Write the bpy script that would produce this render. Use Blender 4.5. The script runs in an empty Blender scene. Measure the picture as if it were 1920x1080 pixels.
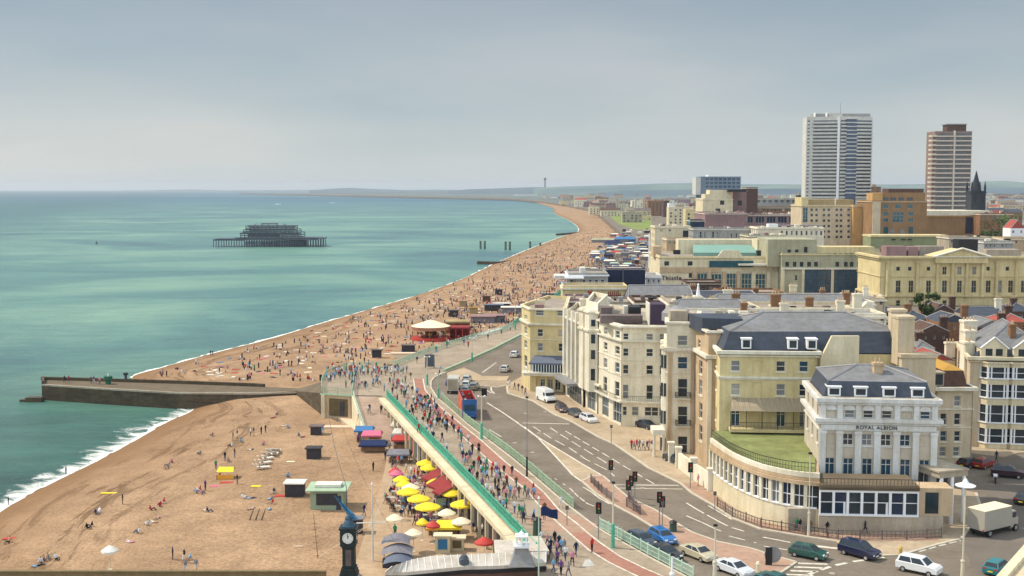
import bpy, bmesh, math, random
from mathutils import Vector, Matrix, noise
from mathutils.geometry import tessellate_polygon
from mathutils.bvhtree import BVHTree
R = math.radians
random.seed(7)
C = bpy.context.scene.collection
SC = bpy.context.scene

FP = 2200.0                                   # focal length in pixels of a 1920 wide frame
PITCH = math.atan((540 - 353) / FP)
CZ = 47.5                                     # eye height above the sea
cp, sp = math.cos(PITCH), math.sin(PITCH)
cam_d = bpy.data.cameras.new('camera'); cam = bpy.data.objects.new('camera', cam_d); C.objects.link(cam)
cam_d.sensor_width = 36; cam_d.lens = 36 * FP / 1920; cam_d.clip_start = 1; cam_d.clip_end = 60000
cam.location = (0, 0, CZ); cam.rotation_euler = (R(90) - PITCH, 0, 0)
SC.camera = cam

SUN_EL, SUN_AZ = R(50), R(-73)                # azimuth from +Y (view direction) towards -X (the sea)
sdir = Vector((math.sin(SUN_AZ) * math.cos(SUN_EL), math.cos(SUN_AZ) * math.cos(SUN_EL), math.sin(SUN_EL)))
sl = bpy.data.lights.new('sun', 'SUN'); sl.energy = 3.8; sl.angle = R(0.6); sl.color = (1, .91, .77)
so = bpy.data.objects.new('sun', sl); C.objects.link(so); so.rotation_euler = sdir.to_track_quat('Z', 'Y').to_euler(); so.location = (-200, 200, 300)
W = bpy.data.worlds.new('World'); SC.world = W; W.use_nodes = True
nt = W.node_tree; nt.nodes.clear()
def N(nt, t, **k):
 n = nt.nodes.new(t)
 for a, v in k.items():
  if a.startswith('i_'): n.inputs[a[2:].replace('_', ' ')].default_value = v
  else: setattr(n, a, v)
 return n
out = N(nt, 'ShaderNodeOutputWorld'); bg = N(nt, 'ShaderNodeBackground'); bg.inputs[1].default_value = 0.15
sky = N(nt, 'ShaderNodeTexSky'); sky.sky_type = 'NISHITA'; sky.sun_disc = False
sky.sun_elevation = SUN_EL; sky.sun_rotation = SUN_AZ; sky.altitude = 40; sky.air_density = 1.0; sky.dust_density = 1.0; sky.ozone_density = 1.5
tc = N(nt, 'ShaderNodeTexCoord'); mp = N(nt, 'ShaderNodeMapping'); mp.inputs['Scale'].default_value = (1.2, 1.2, 5.0); mp.inputs['Rotation'].default_value = (0, R(-4), 0)
nz = N(nt, 'ShaderNodeTexNoise'); nz.inputs['Scale'].default_value = 2.6; nz.inputs['Detail'].default_value = 5; nz.inputs['Roughness'].default_value = .5
cr = N(nt, 'ShaderNodeValToRGB'); cr.color_ramp.elements[0].position = .30; cr.color_ramp.elements[0].color = (.82, .90, .95, 1); cr.color_ramp.elements[1].position = .72; cr.color_ramp.elements[1].color = (1.16, 1.10, 1.07, 1)
mx = N(nt, 'ShaderNodeMix'); mx.data_type = 'RGBA'; 
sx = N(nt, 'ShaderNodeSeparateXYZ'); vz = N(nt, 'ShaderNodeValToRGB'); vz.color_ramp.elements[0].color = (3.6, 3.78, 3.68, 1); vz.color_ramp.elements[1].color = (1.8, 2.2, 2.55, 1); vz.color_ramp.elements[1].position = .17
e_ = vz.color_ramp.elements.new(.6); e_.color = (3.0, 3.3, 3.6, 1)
vy = N(nt, 'ShaderNodeMapRange'); vy.inputs[1].default_value = .6; vy.inputs[2].default_value = -.8; vy.inputs[3].default_value = 1.0; vy.inputs[4].default_value = 2.7     # sky behind the viewer brightened, added as fill for the shaded facades
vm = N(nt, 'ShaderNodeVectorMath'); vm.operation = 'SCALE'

L = nt.links.new
L(tc.outputs['Generated'], mp.inputs[0]); L(mp.outputs[0], nz.inputs['Vector']); L(nz.outputs['Fac'], cr.inputs[0]); mx.inputs[0].default_value = .92; mu = N(nt, 'ShaderNodeVectorMath'); mu.operation = 'MULTIPLY'; L(cr.outputs[0], mu.inputs[1])
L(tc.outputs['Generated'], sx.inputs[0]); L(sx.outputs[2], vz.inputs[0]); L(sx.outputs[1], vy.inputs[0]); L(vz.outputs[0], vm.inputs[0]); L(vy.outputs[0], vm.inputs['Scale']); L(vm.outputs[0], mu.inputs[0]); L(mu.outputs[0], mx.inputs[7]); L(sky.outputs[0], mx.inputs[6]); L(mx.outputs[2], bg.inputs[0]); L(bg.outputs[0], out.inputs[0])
SC.view_settings.view_transform = 'Standard'; SC.view_settings.look = 'None'; SC.view_settings.gamma = 1; SC.view_settings.exposure = 0.2
SC.cycles.max_bounces = 6; SC.cycles.volume_bounces = 0

GZ = 7.5        # street level
EZ = 3.0        # lower esplanade level
def ray(px, py):
 u = (px - 960) / FP; v = (540 - py) / FP
 return Vector((u, cp + v * sp, -sp + v * cp))
def G(px, py, z=GZ):
 r = ray(px, py); t = (z - CZ) / r.z
 return Vector((r.x * t, r.y * t, z))
def g2(px, py, z=GZ): return G(px, py, z).to_2d()
def ZY(py, Y):
 r = ray(960, py); return CZ + r.z * Y / r.y
def XY(px, py, Y):
 r = ray(px, py); return Vector((r.x * Y / r.y, Y))

MATS = {}
WEATHER = set('asphalt paving paving_pale paving_pink esplanade concrete cream cream_yellow ivory white_stucco trim peach cream_shade hotel_tan brick slate slate_dark lead felt_roof mauve grey_panel pale_green tower_white tower_brick brick_wall ochre_wall roof_pale arcade_cream cycle_red paving_ramp seawall lawn brick_orange canvas_white'.split())
def mat(name, col, rough=.85, var=.12, scale=.6, spec=.3, metal=0, bump=0, col2=None, fine=0, stretch=None):
 if name in MATS: return MATS[name]
 m = bpy.data.materials.new(name); m.use_nodes = True; t = m.node_tree; b = t.nodes['Principled BSDF']
 b.inputs['Roughness'].default_value = rough; b.inputs['Metallic'].default_value = metal
 b.inputs['Specular IOR Level'].default_value = spec
 tcn = N(t, 'ShaderNodeTexCoord'); n = N(t, 'ShaderNodeTexNoise'); n.inputs['Scale'].default_value = scale; n.inputs['Detail'].default_value = 6; n.inputs['Roughness'].default_value = .65
 src = tcn.outputs['Object']
 if stretch:
  q = N(t, 'ShaderNodeMapping'); q.inputs['Scale'].default_value = stretch; t.links.new(src, q.inputs[0]); src = q.outputs[0]
 t.links.new(src, n.inputs['Vector'])
 r = N(t, 'ShaderNodeValToRGB'); c2 = col2 or tuple(c * (1 - var) for c in col); c1 = col if col2 else tuple(min(1, c * (1 + var * .5)) for c in col)
 r.color_ramp.elements[0].position = .32; r.color_ramp.elements[1].position = .68
 r.color_ramp.elements[0].color = (*c2, 1); r.color_ramp.elements[1].color = (*c1, 1)
 t.links.new(n.outputs['Fac'], r.inputs[0]); co = r.outputs[0]
 if name in WEATHER:
  for sc_, lo, hi, sv in ((1.3, .84, .58, (1, 1, .09)), (.22, .84, .62, (1, 1, 1)), (9, .88, .6, (1, 1, .5))):
   q = N(t, 'ShaderNodeMapping'); q.inputs['Scale'].default_value = sv; t.links.new(tcn.outputs['Object'], q.inputs[0]); n3 = N(t, 'ShaderNodeTexNoise'); n3.inputs['Scale'].default_value = sc_; n3.inputs['Detail'].default_value = 5; n3.inputs['Roughness'].default_value = .7; t.links.new(q.outputs[0], n3.inputs['Vector'])
   r3 = N(t, 'ShaderNodeValToRGB'); r3.color_ramp.elements[0].position = .34; r3.color_ramp.elements[1].position = hi; r3.color_ramp.elements[0].color = (lo, lo * .97, lo * .9, 1); r3.color_ramp.elements[1].color = (1, 1, 1, 1); t.links.new(n3.outputs['Fac'], r3.inputs[0])
   m3 = N(t, 'ShaderNodeMix'); m3.data_type = 'RGBA'; m3.blend_type = 'MULTIPLY'; m3.inputs[0].default_value = 1; t.links.new(co, m3.inputs[6]); t.links.new(r3.outputs[0], m3.inputs[7]); co = m3.outputs[2]
 if name.startswith('asphalt') or name.startswith('pav'):
  v = N(t, 'ShaderNodeTexVoronoi'); v.inputs['Scale'].default_value = .11; v.inputs['Randomness'].default_value = .9; t.links.new(tcn.outputs['Object'], v.inputs['Vector'])
  r4 = N(t, 'ShaderNodeValToRGB'); r4.color_ramp.elements[0].color = (.86, .86, .86, 1); r4.color_ramp.elements[1].color = (1.05, 1.04, 1.03, 1); t.links.new(v.outputs['Color'], r4.inputs[0])
  m4 = N(t, 'ShaderNodeMix'); m4.data_type = 'RGBA'; m4.blend_type = 'MULTIPLY'; m4.inputs[0].default_value = .8; t.links.new(co, m4.inputs[6]); t.links.new(r4.outputs[0], m4.inputs[7]); co = m4.outputs[2]
 t.links.new(co, b.inputs['Base Color'])
 if bump:
  bn = N(t, 'ShaderNodeBump'); bn.inputs['Strength'].default_value = bump; bn.inputs['Distance'].default_value = .05
  n2 = N(t, 'ShaderNodeTexNoise'); n2.inputs['Scale'].default_value = scale * 8; n2.inputs['Detail'].default_value = 4
  t.links.new(src, n2.inputs['Vector']); t.links.new(n2.outputs['Fac'], bn.inputs['Height']); t.links.new(bn.outputs[0], b.inputs['Normal'])
 MATS[name] = m; return m
def M(n): return MATS[n]
mat('asphalt', (.225, .190, .158), .9, .16, .12, bump=.3)
mat('asphalt_shaded', (.165, .138, .112), .9, .16, .2)
mat('paving', (.40, .325, .255), .9, .14, .25, bump=.2)
mat('paving_pale', (.50, .40, .29), .9, .12, .3)
mat('paving_pink', (.47, .31, .235), .9, .1, .4)
mat('cycle_red', (.40, .20, .155), .9, .12, .3)
mat('paint_white', (.66, .61, .50), .8, .45, 1.6)
mat('paint_yellow', (.60, .42, .10), .7, .2, 2.5)
mat('kerb', (.52, .46, .36), .85, .15, 1)
mat('concrete', (.47, .41, .33), .9, .2, .25, bump=.3)
mat('seawall', (.115, .088, .058), .95, .45, .35, bump=.6, stretch=(1, 1, 3))
mat('seadeck', (.145, .11, .07), .95, .25, .3)
mat('esplanade', (.50, .36, .24), .9, .14, .2)
mat('cream', (.78, .69, .50), .85, .07, .25)
mat('cream_yellow', (.72, .61, .35), .85, .07, .25)
mat('ivory', (.86, .80, .66), .85, .07, .25)
mat('white_stucco', (.74, .74, .74), .8, .06, .3)
mat('trim', (.82, .78, .68), .75, .06, .6)
mat('trim_white', (.80, .80, .80), .7, .05, .6)
mat('peach', (.60, .45, .30), .85, .1, .3)
mat('cream_shade', (.66, .55, .40), .85, .1, .3)
mat('ochre', (.45, .25, .05), .8, .15, .5)
mat('slate', (.22, .225, .245), .7, .2, .5, bump=.2, stretch=(1, 1, 4))
mat('slate_dark', (.065, .08, .115), .6, .2, .5, stretch=(1, 1, 4))
mat('lead', (.30, .30, .32), .6, .12, .4)
mat('felt_roof', (.36, .31, .27), .9, .2, .2)
mat('red_tile', (.34, .075, .055), .8, .2, .5)
mat('brick', (.30, .16, .085), .9, .2, .4)
mat('brick_dark', (.11, .06, .045), .9, .3, .6)
mat('brick_orange', (.62, .38, .16), .9, .1, .2)
mat('iron', (.03, .032, .035), .5, .2, 2, metal=.3)
mat('green_rail', (.10, .40, .27), .6, .2, .8)
mat('green_pale', (.36, .47, .32), .7, .2, .8)
mat('green_light', (.45, .60, .47), .7, .15, 1)
mat('lawn', (.25, .28, .11), .95, .25, .4, bump=.3)
mat('grass_park', (.20, .25, .06), .95, .2, .02)
mat('leaf', (.05, .075, .022), .9, .5, .7)
mat('leaf_light', (.10, .15, .04), .9, .4, .7)
mat('bark', (.09, .065, .045), .95, .3, 3)
mat('mauve', (.33, .21, .22), .9, .12, .1)
mat('mauve_dark', (.065, .04, .07), .8, .2, .4)
mat('grey_panel', (.38, .39, .40), .7, .1, .2)
mat('rust', (.17, .13, .12), .9, .5, .3)
mat('teal_roof', (.20, .36, .30), .5, .12, .1)
mat('pale_green', (.44, .43, .31), .85, .1, .2)
mat('tower_white', (.66, .66, .64), .7, .06, .1)
mat('tower_brick', (.30, .21, .18), .85, .1, .1)
mat('spire', (.035, .04, .05), .9, .3, .2)
mat('hut_dark', (.05, .045, .05), .8, .3, 1)
mat('hut_green', (.30, .36, .24), .8, .1, 1)
mat('canvas_white', (.80, .78, .74), .8, .06, 1)
mat('canvas_cream', (.80, .68, .47), .8, .06, 1)
mat('canvas_yellow', (.85, .62, .03), .7, .1, 1)
mat('canvas_orange', (.75, .34, .04), .7, .1, 1)
mat('canvas_red', (.48, .05, .04), .7, .12, 1)
mat('canvas_maroon', (.26, .03, .03), .8, .2, 1)
mat('canvas_pink', (.60, .14, .22), .7, .1, 1)
mat('canvas_blue', (.05, .17, .36), .7, .1, 1)
mat('canvas_navy', (.012, .025, .09), .8, .15, 1)
mat('canvas_grey', (.20, .19, .21), .8, .2, 1)
mat('wood', (.25, .15, .08), .8, .3, 2)
mat('steel', (.55, .54, .50), .4, .1, 2, metal=.5)
mat('pole_cream', (.62, .56, .42), .6, .1, 1)
mat('black', (.018, .018, .02), .5, .2, 2)
mat('clock_case', (.018, .03, .032), .4, .3, 2)
mat('clock_face', (.72, .72, .66), .5, .05, 2)
mat('sign_red', (.28, .03, .02), .7, .1, 2)
mat('shopfront', (.05, .05, .06), .5, .5, .8)
mat('pier_iron', (.085, .10, .125), .8, .3, .2)
mat('pebble_pale', (.66, .50, .36), .95, .1, .3)
mat('rubber', (.02, .02, .02), .8, .2, 3)
mat('hub', (.5, .5, .5), .35, .1, 3, metal=.7)
mat('bin_green', (.05, .09, .07), .7, .2, 1)
mat('light_red', (.5, .02, .02), .4, .1, 1)
mat('light_clear', (.8, .8, .75), .2, .1, 1)
def glass(name, col, rough=.08, spec=.5):
 m = mat(name, col, rough, .35, .35, spec); return m
glass('glass', (.030, .042, .052)); glass('glass_blue', (.03, .075, .115)); glass('glass_teal', (.02, .09, .115)); glass('glass_navy', (.02, .035, .07)); glass('blind', (.42, .40, .36), .5, .3); glass('curtain', (.20, .21, .22), .3)
CARP = {}
def paint(name, col):
 if 'car_' + name not in MATS:
  m = mat('car_' + name, col, .28, .06, .5, .5); m.node_tree.nodes['Principled BSDF'].inputs['Coat Weight'].default_value = .6
 return MATS['car_' + name]

class MB:
 def __init__(s): s.v = []; s.f = []; s.m = []; s.cur = 0; s.smooth = False
 def add(s, vs, fs):
  k = len(s.v); s.v += [tuple(v) for v in vs]
  for f in fs: s.f.append(tuple(i + k for i in f)); s.m.append(s.cur)
 def quad(s, a, b, c, d): s.add([a, b, c, d], [(0, 1, 2, 3)])
 def box(s, x0, x1, y0, y1, z0, z1):
  s.add([(x0, y0, z0), (x1, y0, z0), (x1, y1, z0), (x0, y1, z0), (x0, y0, z1), (x1, y0, z1), (x1, y1, z1), (x0, y1, z1)],
              [(0, 3, 2, 1), (4, 5, 6, 7), (0, 1, 5, 4), (1, 2, 6, 5), (2, 3, 7, 6), (3, 0, 4, 7)])
 def prism(s, poly, z0, z1, top=True, bot=False, sides=True):
  n = len(poly); lo = [(p[0], p[1], z0 if not callable(z0) else z0(p)) for p in poly]; hi = [(p[0], p[1], z1 if not callable(z1) else z1(p)) for p in poly]
  fs = []
  if sides: fs += [(i, (i + 1) % n, n + (i + 1) % n, n + i) for i in range(n)]
  if n <= 4:
   if top: fs.append(tuple(range(n, 2 * n)))
   if bot: fs.append(tuple(reversed(range(n))))
   s.add(lo + hi, fs)
  else:
   tris = tessellate_polygon([[Vector((p[0], p[1], 0)) for p in poly]])
   for t in tris:
    a, b, c = [Vector(poly[i][:2]) for i in t]
    if (b - a).cross(c - a) < 0: t = (t[0], t[2], t[1])
    if top: fs.append(tuple(n + i for i in t))
    if bot: fs.append((t[0], t[2], t[1]))
   s.add(lo + hi, fs)
 def obox(s, A, d, n, u0, u1, w0, w1, z0, z1):
  """box in a wall's frame: A origin, d along, n outward"""
  P = [(A + d * u + n * w) for u, w in ((u0, w0), (u1, w0), (u1, w1), (u0, w1))]
  if d.x * n.y - d.y * n.x < 0: P.reverse()
  s.prism([(p.x, p.y) for p in P], z0, z1, True, True)
 def cyl(s, x, y, z0, z1, r0, r1=None, n=8, caps=True):
  if r1 is None: r1 = r0
  lo = [(x + r0 * math.cos(2 * math.pi * i / n), y + r0 * math.sin(2 * math.pi * i / n), z0) for i in range(n)]
  hi = [(x + r1 * math.cos(2 * math.pi * i / n), y + r1 * math.sin(2 * math.pi * i / n), z1) for i in range(n)]
  fs = [(i, (i + 1) % n, n + (i + 1) % n, n + i) for i in range(n)]
  if caps: fs += [tuple(range(n, 2 * n)), tuple(reversed(range(n)))]
  s.add(lo + hi, fs)
 def lathe(s, x, y, prof, n=16):
  for (r0, z0), (r1, z1) in zip(prof, prof[1:]): s.cyl(x, y, z0, z1, r0, r1, n, False)
 def tube(s, a, b, r, n=5, r2=None):
  a = Vector(a); b = Vector(b); d = (b - a)
  if d.length < 1e-6: return
  q = d.to_track_quat('Z', 'Y'); r2 = r if r2 is None else r2
  lo = [a + q @ Vector((r * math.cos(2 * math.pi * i / n), r * math.sin(2 * math.pi * i / n), 0)) for i in range(n)]
  hi = [b + q @ Vector((r2 * math.cos(2 * math.pi * i / n), r2 * math.sin(2 * math.pi * i / n), 0)) for i in range(n)]
  s.add(lo + hi, [(i, (i + 1) % n, n + (i + 1) % n, n + i) for i in range(n)] + [tuple(range(n, 2 * n)), tuple(reversed(range(n)))])
 def mesh(s, name, mats, off=(0, 0, 0)):
  me = bpy.data.meshes.new(name); o = Vector(off)
  me.from_pydata([tuple(Vector(v) - o) for v in s.v], [], s.f)
  for m in (mats if isinstance(mats, (list, tuple)) else [mats]): me.materials.append(M(m) if isinstance(m, str) else m)
  if any(s.m): me.polygons.foreach_set('material_index', s.m)
  if s.smooth: me.polygons.foreach_set('use_smooth', [True] * len(s.f))
  me.update(); return me
 def build(s, name, mats, parent=None, off=None):
  if off is None: off = parent_loc(parent) if parent else Vector((0, 0, 0))
  me = s.mesh(name, mats, off)
  o = bpy.data.objects.new(name, me); C.objects.link(o)
  if parent: o.parent = parent
  else: o.location = off
  return o
def parent_loc(p):
 v = Vector((0, 0, 0))
 while p: v += p.location; p = p.parent
 return v
def tag(o, label, cat, group=None):
 o['label'] = label; o['category'] = cat
 if group: o['group'] = group
 return o
def struct(o, label=None, kind='structure', cat=None):
 o['kind'] = kind; o['label'] = label or o.name.split('.')[0].replace('_', ' '); o['category'] = cat or o.name.split('.')[0].replace('_', ' '); return o
def thing(name, label, cat, loc=(0, 0, 0), group=None, rz=0):
 o = bpy.data.objects.new(name, None); C.objects.link(o); o.location = loc; o.rotation_euler = (0, 0, rz); o.empty_display_size = .3
 return tag(o, label, cat, group)
def copy_tree(o, parent=None):
 c = o.copy(); C.objects.link(c)
 if parent: c.parent = parent
 for ch in list(o.children): copy_tree(ch, c)
 return c
def V2(v): return Vector((v[0], v[1]))
def offset_poly(poly, d):
 n = len(poly); r = []
 for i in range(n):
  a, b, c = V2(poly[i - 1]), V2(poly[i]), V2(poly[(i + 1) % n])
  e1 = (b - a).normalized(); e2 = (c - b).normalized()
  n1 = Vector((e1.y, -e1.x)); n2 = Vector((e2.y, -e2.x)); m = n1 + n2
  k = m.length_squared
  r.append(b + m * (2 * d / k) if k > .2 else b + n1 * d)
 return r
def ccw(poly):
 a = sum(poly[i - 1][0] * poly[i][1] - poly[i][0] * poly[i - 1][1] for i in range(len(poly)))
 return list(poly) if a > 0 else list(reversed(poly))
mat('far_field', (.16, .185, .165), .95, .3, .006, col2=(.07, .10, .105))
mat('hill_haze_blue', (.10, .15, .17), .95, .3, .0012, col2=(.045, .08, .11))  # distance haze put into the blue of the hill colour
mat('hill_haze_green', (.16, .22, .17), .95, .3, .0016, col2=(.06, .11, .13))  # green downs, haze mixed into the colour as blue
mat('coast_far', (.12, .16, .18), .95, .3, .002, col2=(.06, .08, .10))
mat('hotel_tan', (.62, .55, .46), .85, .1, .5)
mat('canopy_stripe', (.42, .34, .22), .8, .25, 3, col2=(.22, .17, .12), stretch=(3, .1, .1))
mat('canvas_grey_blue', (.12, .14, .19), .7, .1, 1)
mat('green_moss', (.26, .28, .15), .9, .2, .3)
mat('grey_blue', (.16, .21, .27), .8, .15, .05)
mat('curtain_dark', (.13, .14, .15), .4, .4, .4); mat('curtain_blue', (.07, .10, .16), .4, .4, .1)
mat('balcony_cream', (.62, .55, .45), .8, .08, .2)
mat('ochre_wall', (.45, .34, .18), .9, .1, .2); mat('brick_wall', (.34, .205, .105), .9, .15, .15)
mat('beacon_green', (.02, .12, .07), .5, .2, 1)
mat('stump_iron', (.10, .14, .11), .8, .3, 1)
mat('bronze_shutter', (.13, .095, .04), .6, .3, 1); mat('arcade_cream', (.74, .66, .48), .85, .08, .5)
mat('paving_ramp', (.45, .33, .26), .9, .12, .3)
mat('cap_blue', (.05, .10, .14), .5, .3, 1)
mat('flag_blue', (.10, .34, .50), .8, .1, 1.4, col2=(.03, .08, .2), stretch=(1, 1, 3))
mat('roof_pale', (.60, .55, .50), .7, .12, .8); mat('frame_blue', (.03, .16, .32), .6, .1, 1)
mat('wood_dull', (.20, .15, .075), .9, .2, 1)
mat('bus_poster', (.75, .20, .05), .5, .1, .9, col2=(.50, .03, .02))
mat('chair_dark', (.16, .10, .09), .6, .4, 2); mat('chair_silver', (.35, .34, .36), .5, .3, 2)
mat('table_top', (.50, .46, .42), .5, .3, 1)
mat('ochre_red', (.42, .20, .12), .8, .2, 1)

# ================================================================== SETTING
# ---- shingle beach: a terrain lofted between the waterline and the esplanade
PAIRS = [((-420, 1300), (740, 1500)), ((-160, 1080), (735, 1230)), ((0, 958), (725, 1080)), ((48, 930), (732, 1020)), ((100, 903), (742, 960)), ((180, 864), (755, 850)), ((250, 826), (700, 815)), ((310, 792), (660, 800)), ((362, 764), (612, 778)),
         ((300, 733), (612, 752)), ((245, 708), (640, 715)), ((300, 690), (700, 694)), ((400, 662), (770, 676)), ((500, 637), (845, 650)), ((600, 607), (905, 632)), ((700, 578), (960, 612)),
         ((800, 548), (1000, 594)), ((870, 522), (1040, 566)), ((905, 505), (1088, 524)), ((930, 493), (1115, 498)), ((985, 470), (1150, 470)), ((1050, 445), (1172, 447)), ((1085, 433), (1162, 433)),
         ((1070, 415), (1142, 416)), ((1040, 400), (1126, 403)), ((1035, 390), (1106, 393)), ((1000, 380), (1065, 385)), ((960, 374), (1000, 377))]
SHORE = [g2(*a, 0.0) for a, b in PAIRS]; INL = [g2(*b, EZ) for a, b in PAIRS]
def dens(P, k):
 r = []
 for i in range(len(P) - 1):
  for j in range(k):
   t = j / k
   p0, p1, p2, p3 = P[max(i - 1, 0)], P[i], P[i + 1], P[min(i + 2, len(P) - 1)]
   l = (p2 - p1).length; m1 = (p2 - p0) * (l / max((p2 - p0).length, 1e-3)); m2 = (p3 - p1) * (l / max((p3 - p1).length, 1e-3))
   h = p1 * (2 * t**3 - 3 * t**2 + 1) + m1 * (t**3 - 2 * t**2 + t) + p2 * (-2 * t**3 + 3 * t**2) + m2 * (t**3 - t**2)
   r.append(h)
 return r + [P[-1]]
KD = 8
SH = dens(SHORE, KD); IN = dens(INL, KD)
def beach_z(d): return 3.0 * (1 - math.exp(-max(d, 0) / 14)) if d >= 0 else d * .12
cols = [-40, -12, -5, -2, 0, 1, 2.5, 4, 6, 9, 13, 18, 25, 34, 45, 60]
bm_v, bm_f, bm_uv = [], [], []
along = 0
for i, (a, b) in enumerate(zip(SH, IN)):
 if i: along += (a - SH[i - 1]).length
 w = (b - a).length; d = (b - a).normalized()
 for j, c in enumerate(cols):
  dist = c if c < 0 else c / 60 * w
  p = a + d * dist; z = beach_z(dist)
  if c == 60: z = 2.9
  elif dist > 2: z += (1 - (c / 60) ** 3) * .18 * noise.noise(Vector((p.x * .08, p.y * .08, 0))) + .12 * math.sin(dist * .45 + 2 * noise.noise(Vector((p.x * .02, p.y * .02, 3)))) * math.exp(-((dist - 16) / 12) ** 2)
  if c > 40: z = min(z, 2.97)
  bm_v.append((p.x, p.y, z)); bm_uv.append((along, dist))
nc = len(cols)
for i in range(len(SH) - 1):
 for j in range(nc - 1):
  a = i * nc + j; bm_f.append((a, a + 1, a + nc + 1, a + nc))
me = bpy.data.meshes.new('beach'); me.from_pydata(bm_v, [], bm_f)
uv = me.uv_layers.new(name='UVMap')
for l in me.loops: uv.data[l.index].uv = bm_uv[l.vertex_index]
me.polygons.foreach_set('use_smooth', [True] * len(me.polygons))
beach_m = bpy.data.materials.new('shingle'); beach_m.use_nodes = True; t = beach_m.node_tree; b = t.nodes['Principled BSDF']; b.inputs['Roughness'].default_value = .95; b.inputs['Specular IOR Level'].default_value = .15
uvn = N(t, 'ShaderNodeUVMap'); sep = N(t, 'ShaderNodeSeparateXYZ'); t.links.new(uvn.outputs[0], sep.inputs[0])
tcn = N(t, 'ShaderNodeTexCoord')
def ramp(t, pts, src):
 r = N(t, 'ShaderNodeValToRGB'); e = r.color_ramp.elements
 while len(e) < len(pts): e.new(.5)
 for el, (p, c) in zip(e, pts): el.position = p; el.color = (*c, 1)
 t.links.new(src, r.inputs[0]); return r
def mixc(t, f, a, b_, mode='MIX'):
 m = N(t, 'ShaderNodeMix'); m.data_type = 'RGBA'; m.blend_type = mode
 for s, i in ((f, 0), (a, 6), (b_, 7)):
  if isinstance(s, (int, float)): m.inputs[i].default_value = s
  elif isinstance(s, tuple): m.inputs[i].default_value = (*s, 1)
  else: t.links.new(s, m.inputs[i])
 return m.outputs[2]
def noisen(t, src, scale, detail=5, stretch=None, rough=.6, dist=0):
 if stretch:
  q = N(t, 'ShaderNodeMapping'); q.inputs['Scale'].default_value = stretch; t.links.new(src, q.inputs[0]); src = q.outputs[0]
 n = N(t, 'ShaderNodeTexNoise'); n.inputs['Scale'].default_value = scale; n.inputs['Detail'].default_value = detail; n.inputs['Roughness'].default_value = rough; n.inputs['Distortion'].default_value = dist
 t.links.new(src, n.inputs['Vector']); return n.outputs['Fac']
base = ramp(t, [(.3, (.325, .205, .118)), (.7, (.455, .30, .182))], noisen(t, tcn.outputs['Object'], .04, 6)).outputs[0]
fine = ramp(t, [(.38, (.50, .50, .53)), (.60, (1.14, 1.13, 1.10))], noisen(t, tcn.outputs['Object'], 2.6, 9, rough=.85)).outputs[0]
base = mixc(t, 1.0, base, fine, 'MULTIPLY')
base = mixc(t, 1.0, base, ramp(t, [(.35, (.84, .83, .82)), (.6, (1.08, 1.07, 1.05))], noisen(t, tcn.outputs['Object'], .16, 8, rough=.7)).outputs[0], 'MULTIPLY')
wv = N(t, 'ShaderNodeMapRange'); wv.inputs[1].default_value = 1.0; wv.inputs[2].default_value = 34; t.links.new(sep.outputs[1], wv.inputs[0])
band = ramp(t, [(0, (0, 0, 0)), (.18, (.75,) * 3), (.5, (1, 1, 1)), (.8, (.5,) * 3), (1, (0, 0, 0))], wv.outputs[0]).outputs[0]
weed = ramp(t, [(.52, (0, 0, 0)), (.58, (1, 1, 1))], noisen(t, uvn.outputs[0], .30, 8, (.16, .8, 1), .74, .5)).outputs[0]
wf = N(t, 'ShaderNodeMath'); wf.operation = 'MULTIPLY'; t.links.new(band, wf.inputs[0]); t.links.new(weed, wf.inputs[1])
wf2 = N(t, 'ShaderNodeMath'); wf2.operation = 'MULTIPLY'; wf2.inputs[1].default_value = .85; t.links.new(wf.outputs[0], wf2.inputs[0])
base = mixc(t, wf2.outputs[0], base, (.12, .07, .035))
wet = ramp(t, [(0, (1, 1, 1)), (.14, (.9,) * 3), (.34, (.5,) * 3), (.95, (0, 0, 0))], N(t, 'ShaderNodeMapRange').outputs[0])
mr = wet.inputs[0].links[0].from_node; mr.inputs[1].default_value = 0; mr.inputs[2].default_value = 22
wn = N(t, 'ShaderNodeMath'); wn.operation = 'MULTIPLY_ADD'; wn.inputs[1].default_value = 5; t.links.new(noisen(t, uvn.outputs[0], .12, 3), wn.inputs[0]); t.links.new(sep.outputs[1], wn.inputs[2])
wn2 = N(t, 'ShaderNodeMath'); wn2.operation = 'SUBTRACT'; wn2.inputs[1].default_value = 2.5; t.links.new(wn.outputs[0], wn2.inputs[0]); t.links.new(wn2.outputs[0], mr.inputs[0])
base = mixc(t, wet.outputs[0], base, (.21, .115, .055))
t.links.new(base, b.inputs['Base Color'])
bp = N(t, 'ShaderNodeBump'); bp.inputs['Strength'].default_value = .5; bp.inputs['Distance'].default_value = .15; t.links.new(noisen(t, tcn.outputs['Object'], .9, 6), bp.inputs['Height']); t.links.new(bp.outputs[0], b.inputs['Normal'])
me.materials.append(beach_m)
beach = bpy.data.objects.new('beach', me); C.objects.link(beach); struct(beach, 'orange tan shingle beach with dark tide lines', 'structure', 'beach')
BVH = BVHTree.FromPolygons([Vector(v) for v in bm_v], bm_f)
def on_beach(px, py):
 r = ray(px, py); h = BVH.ray_cast(Vector((0, 0, CZ)), r.normalized())
 return h[0] if h[0] else G(px, py, EZ)

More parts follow.
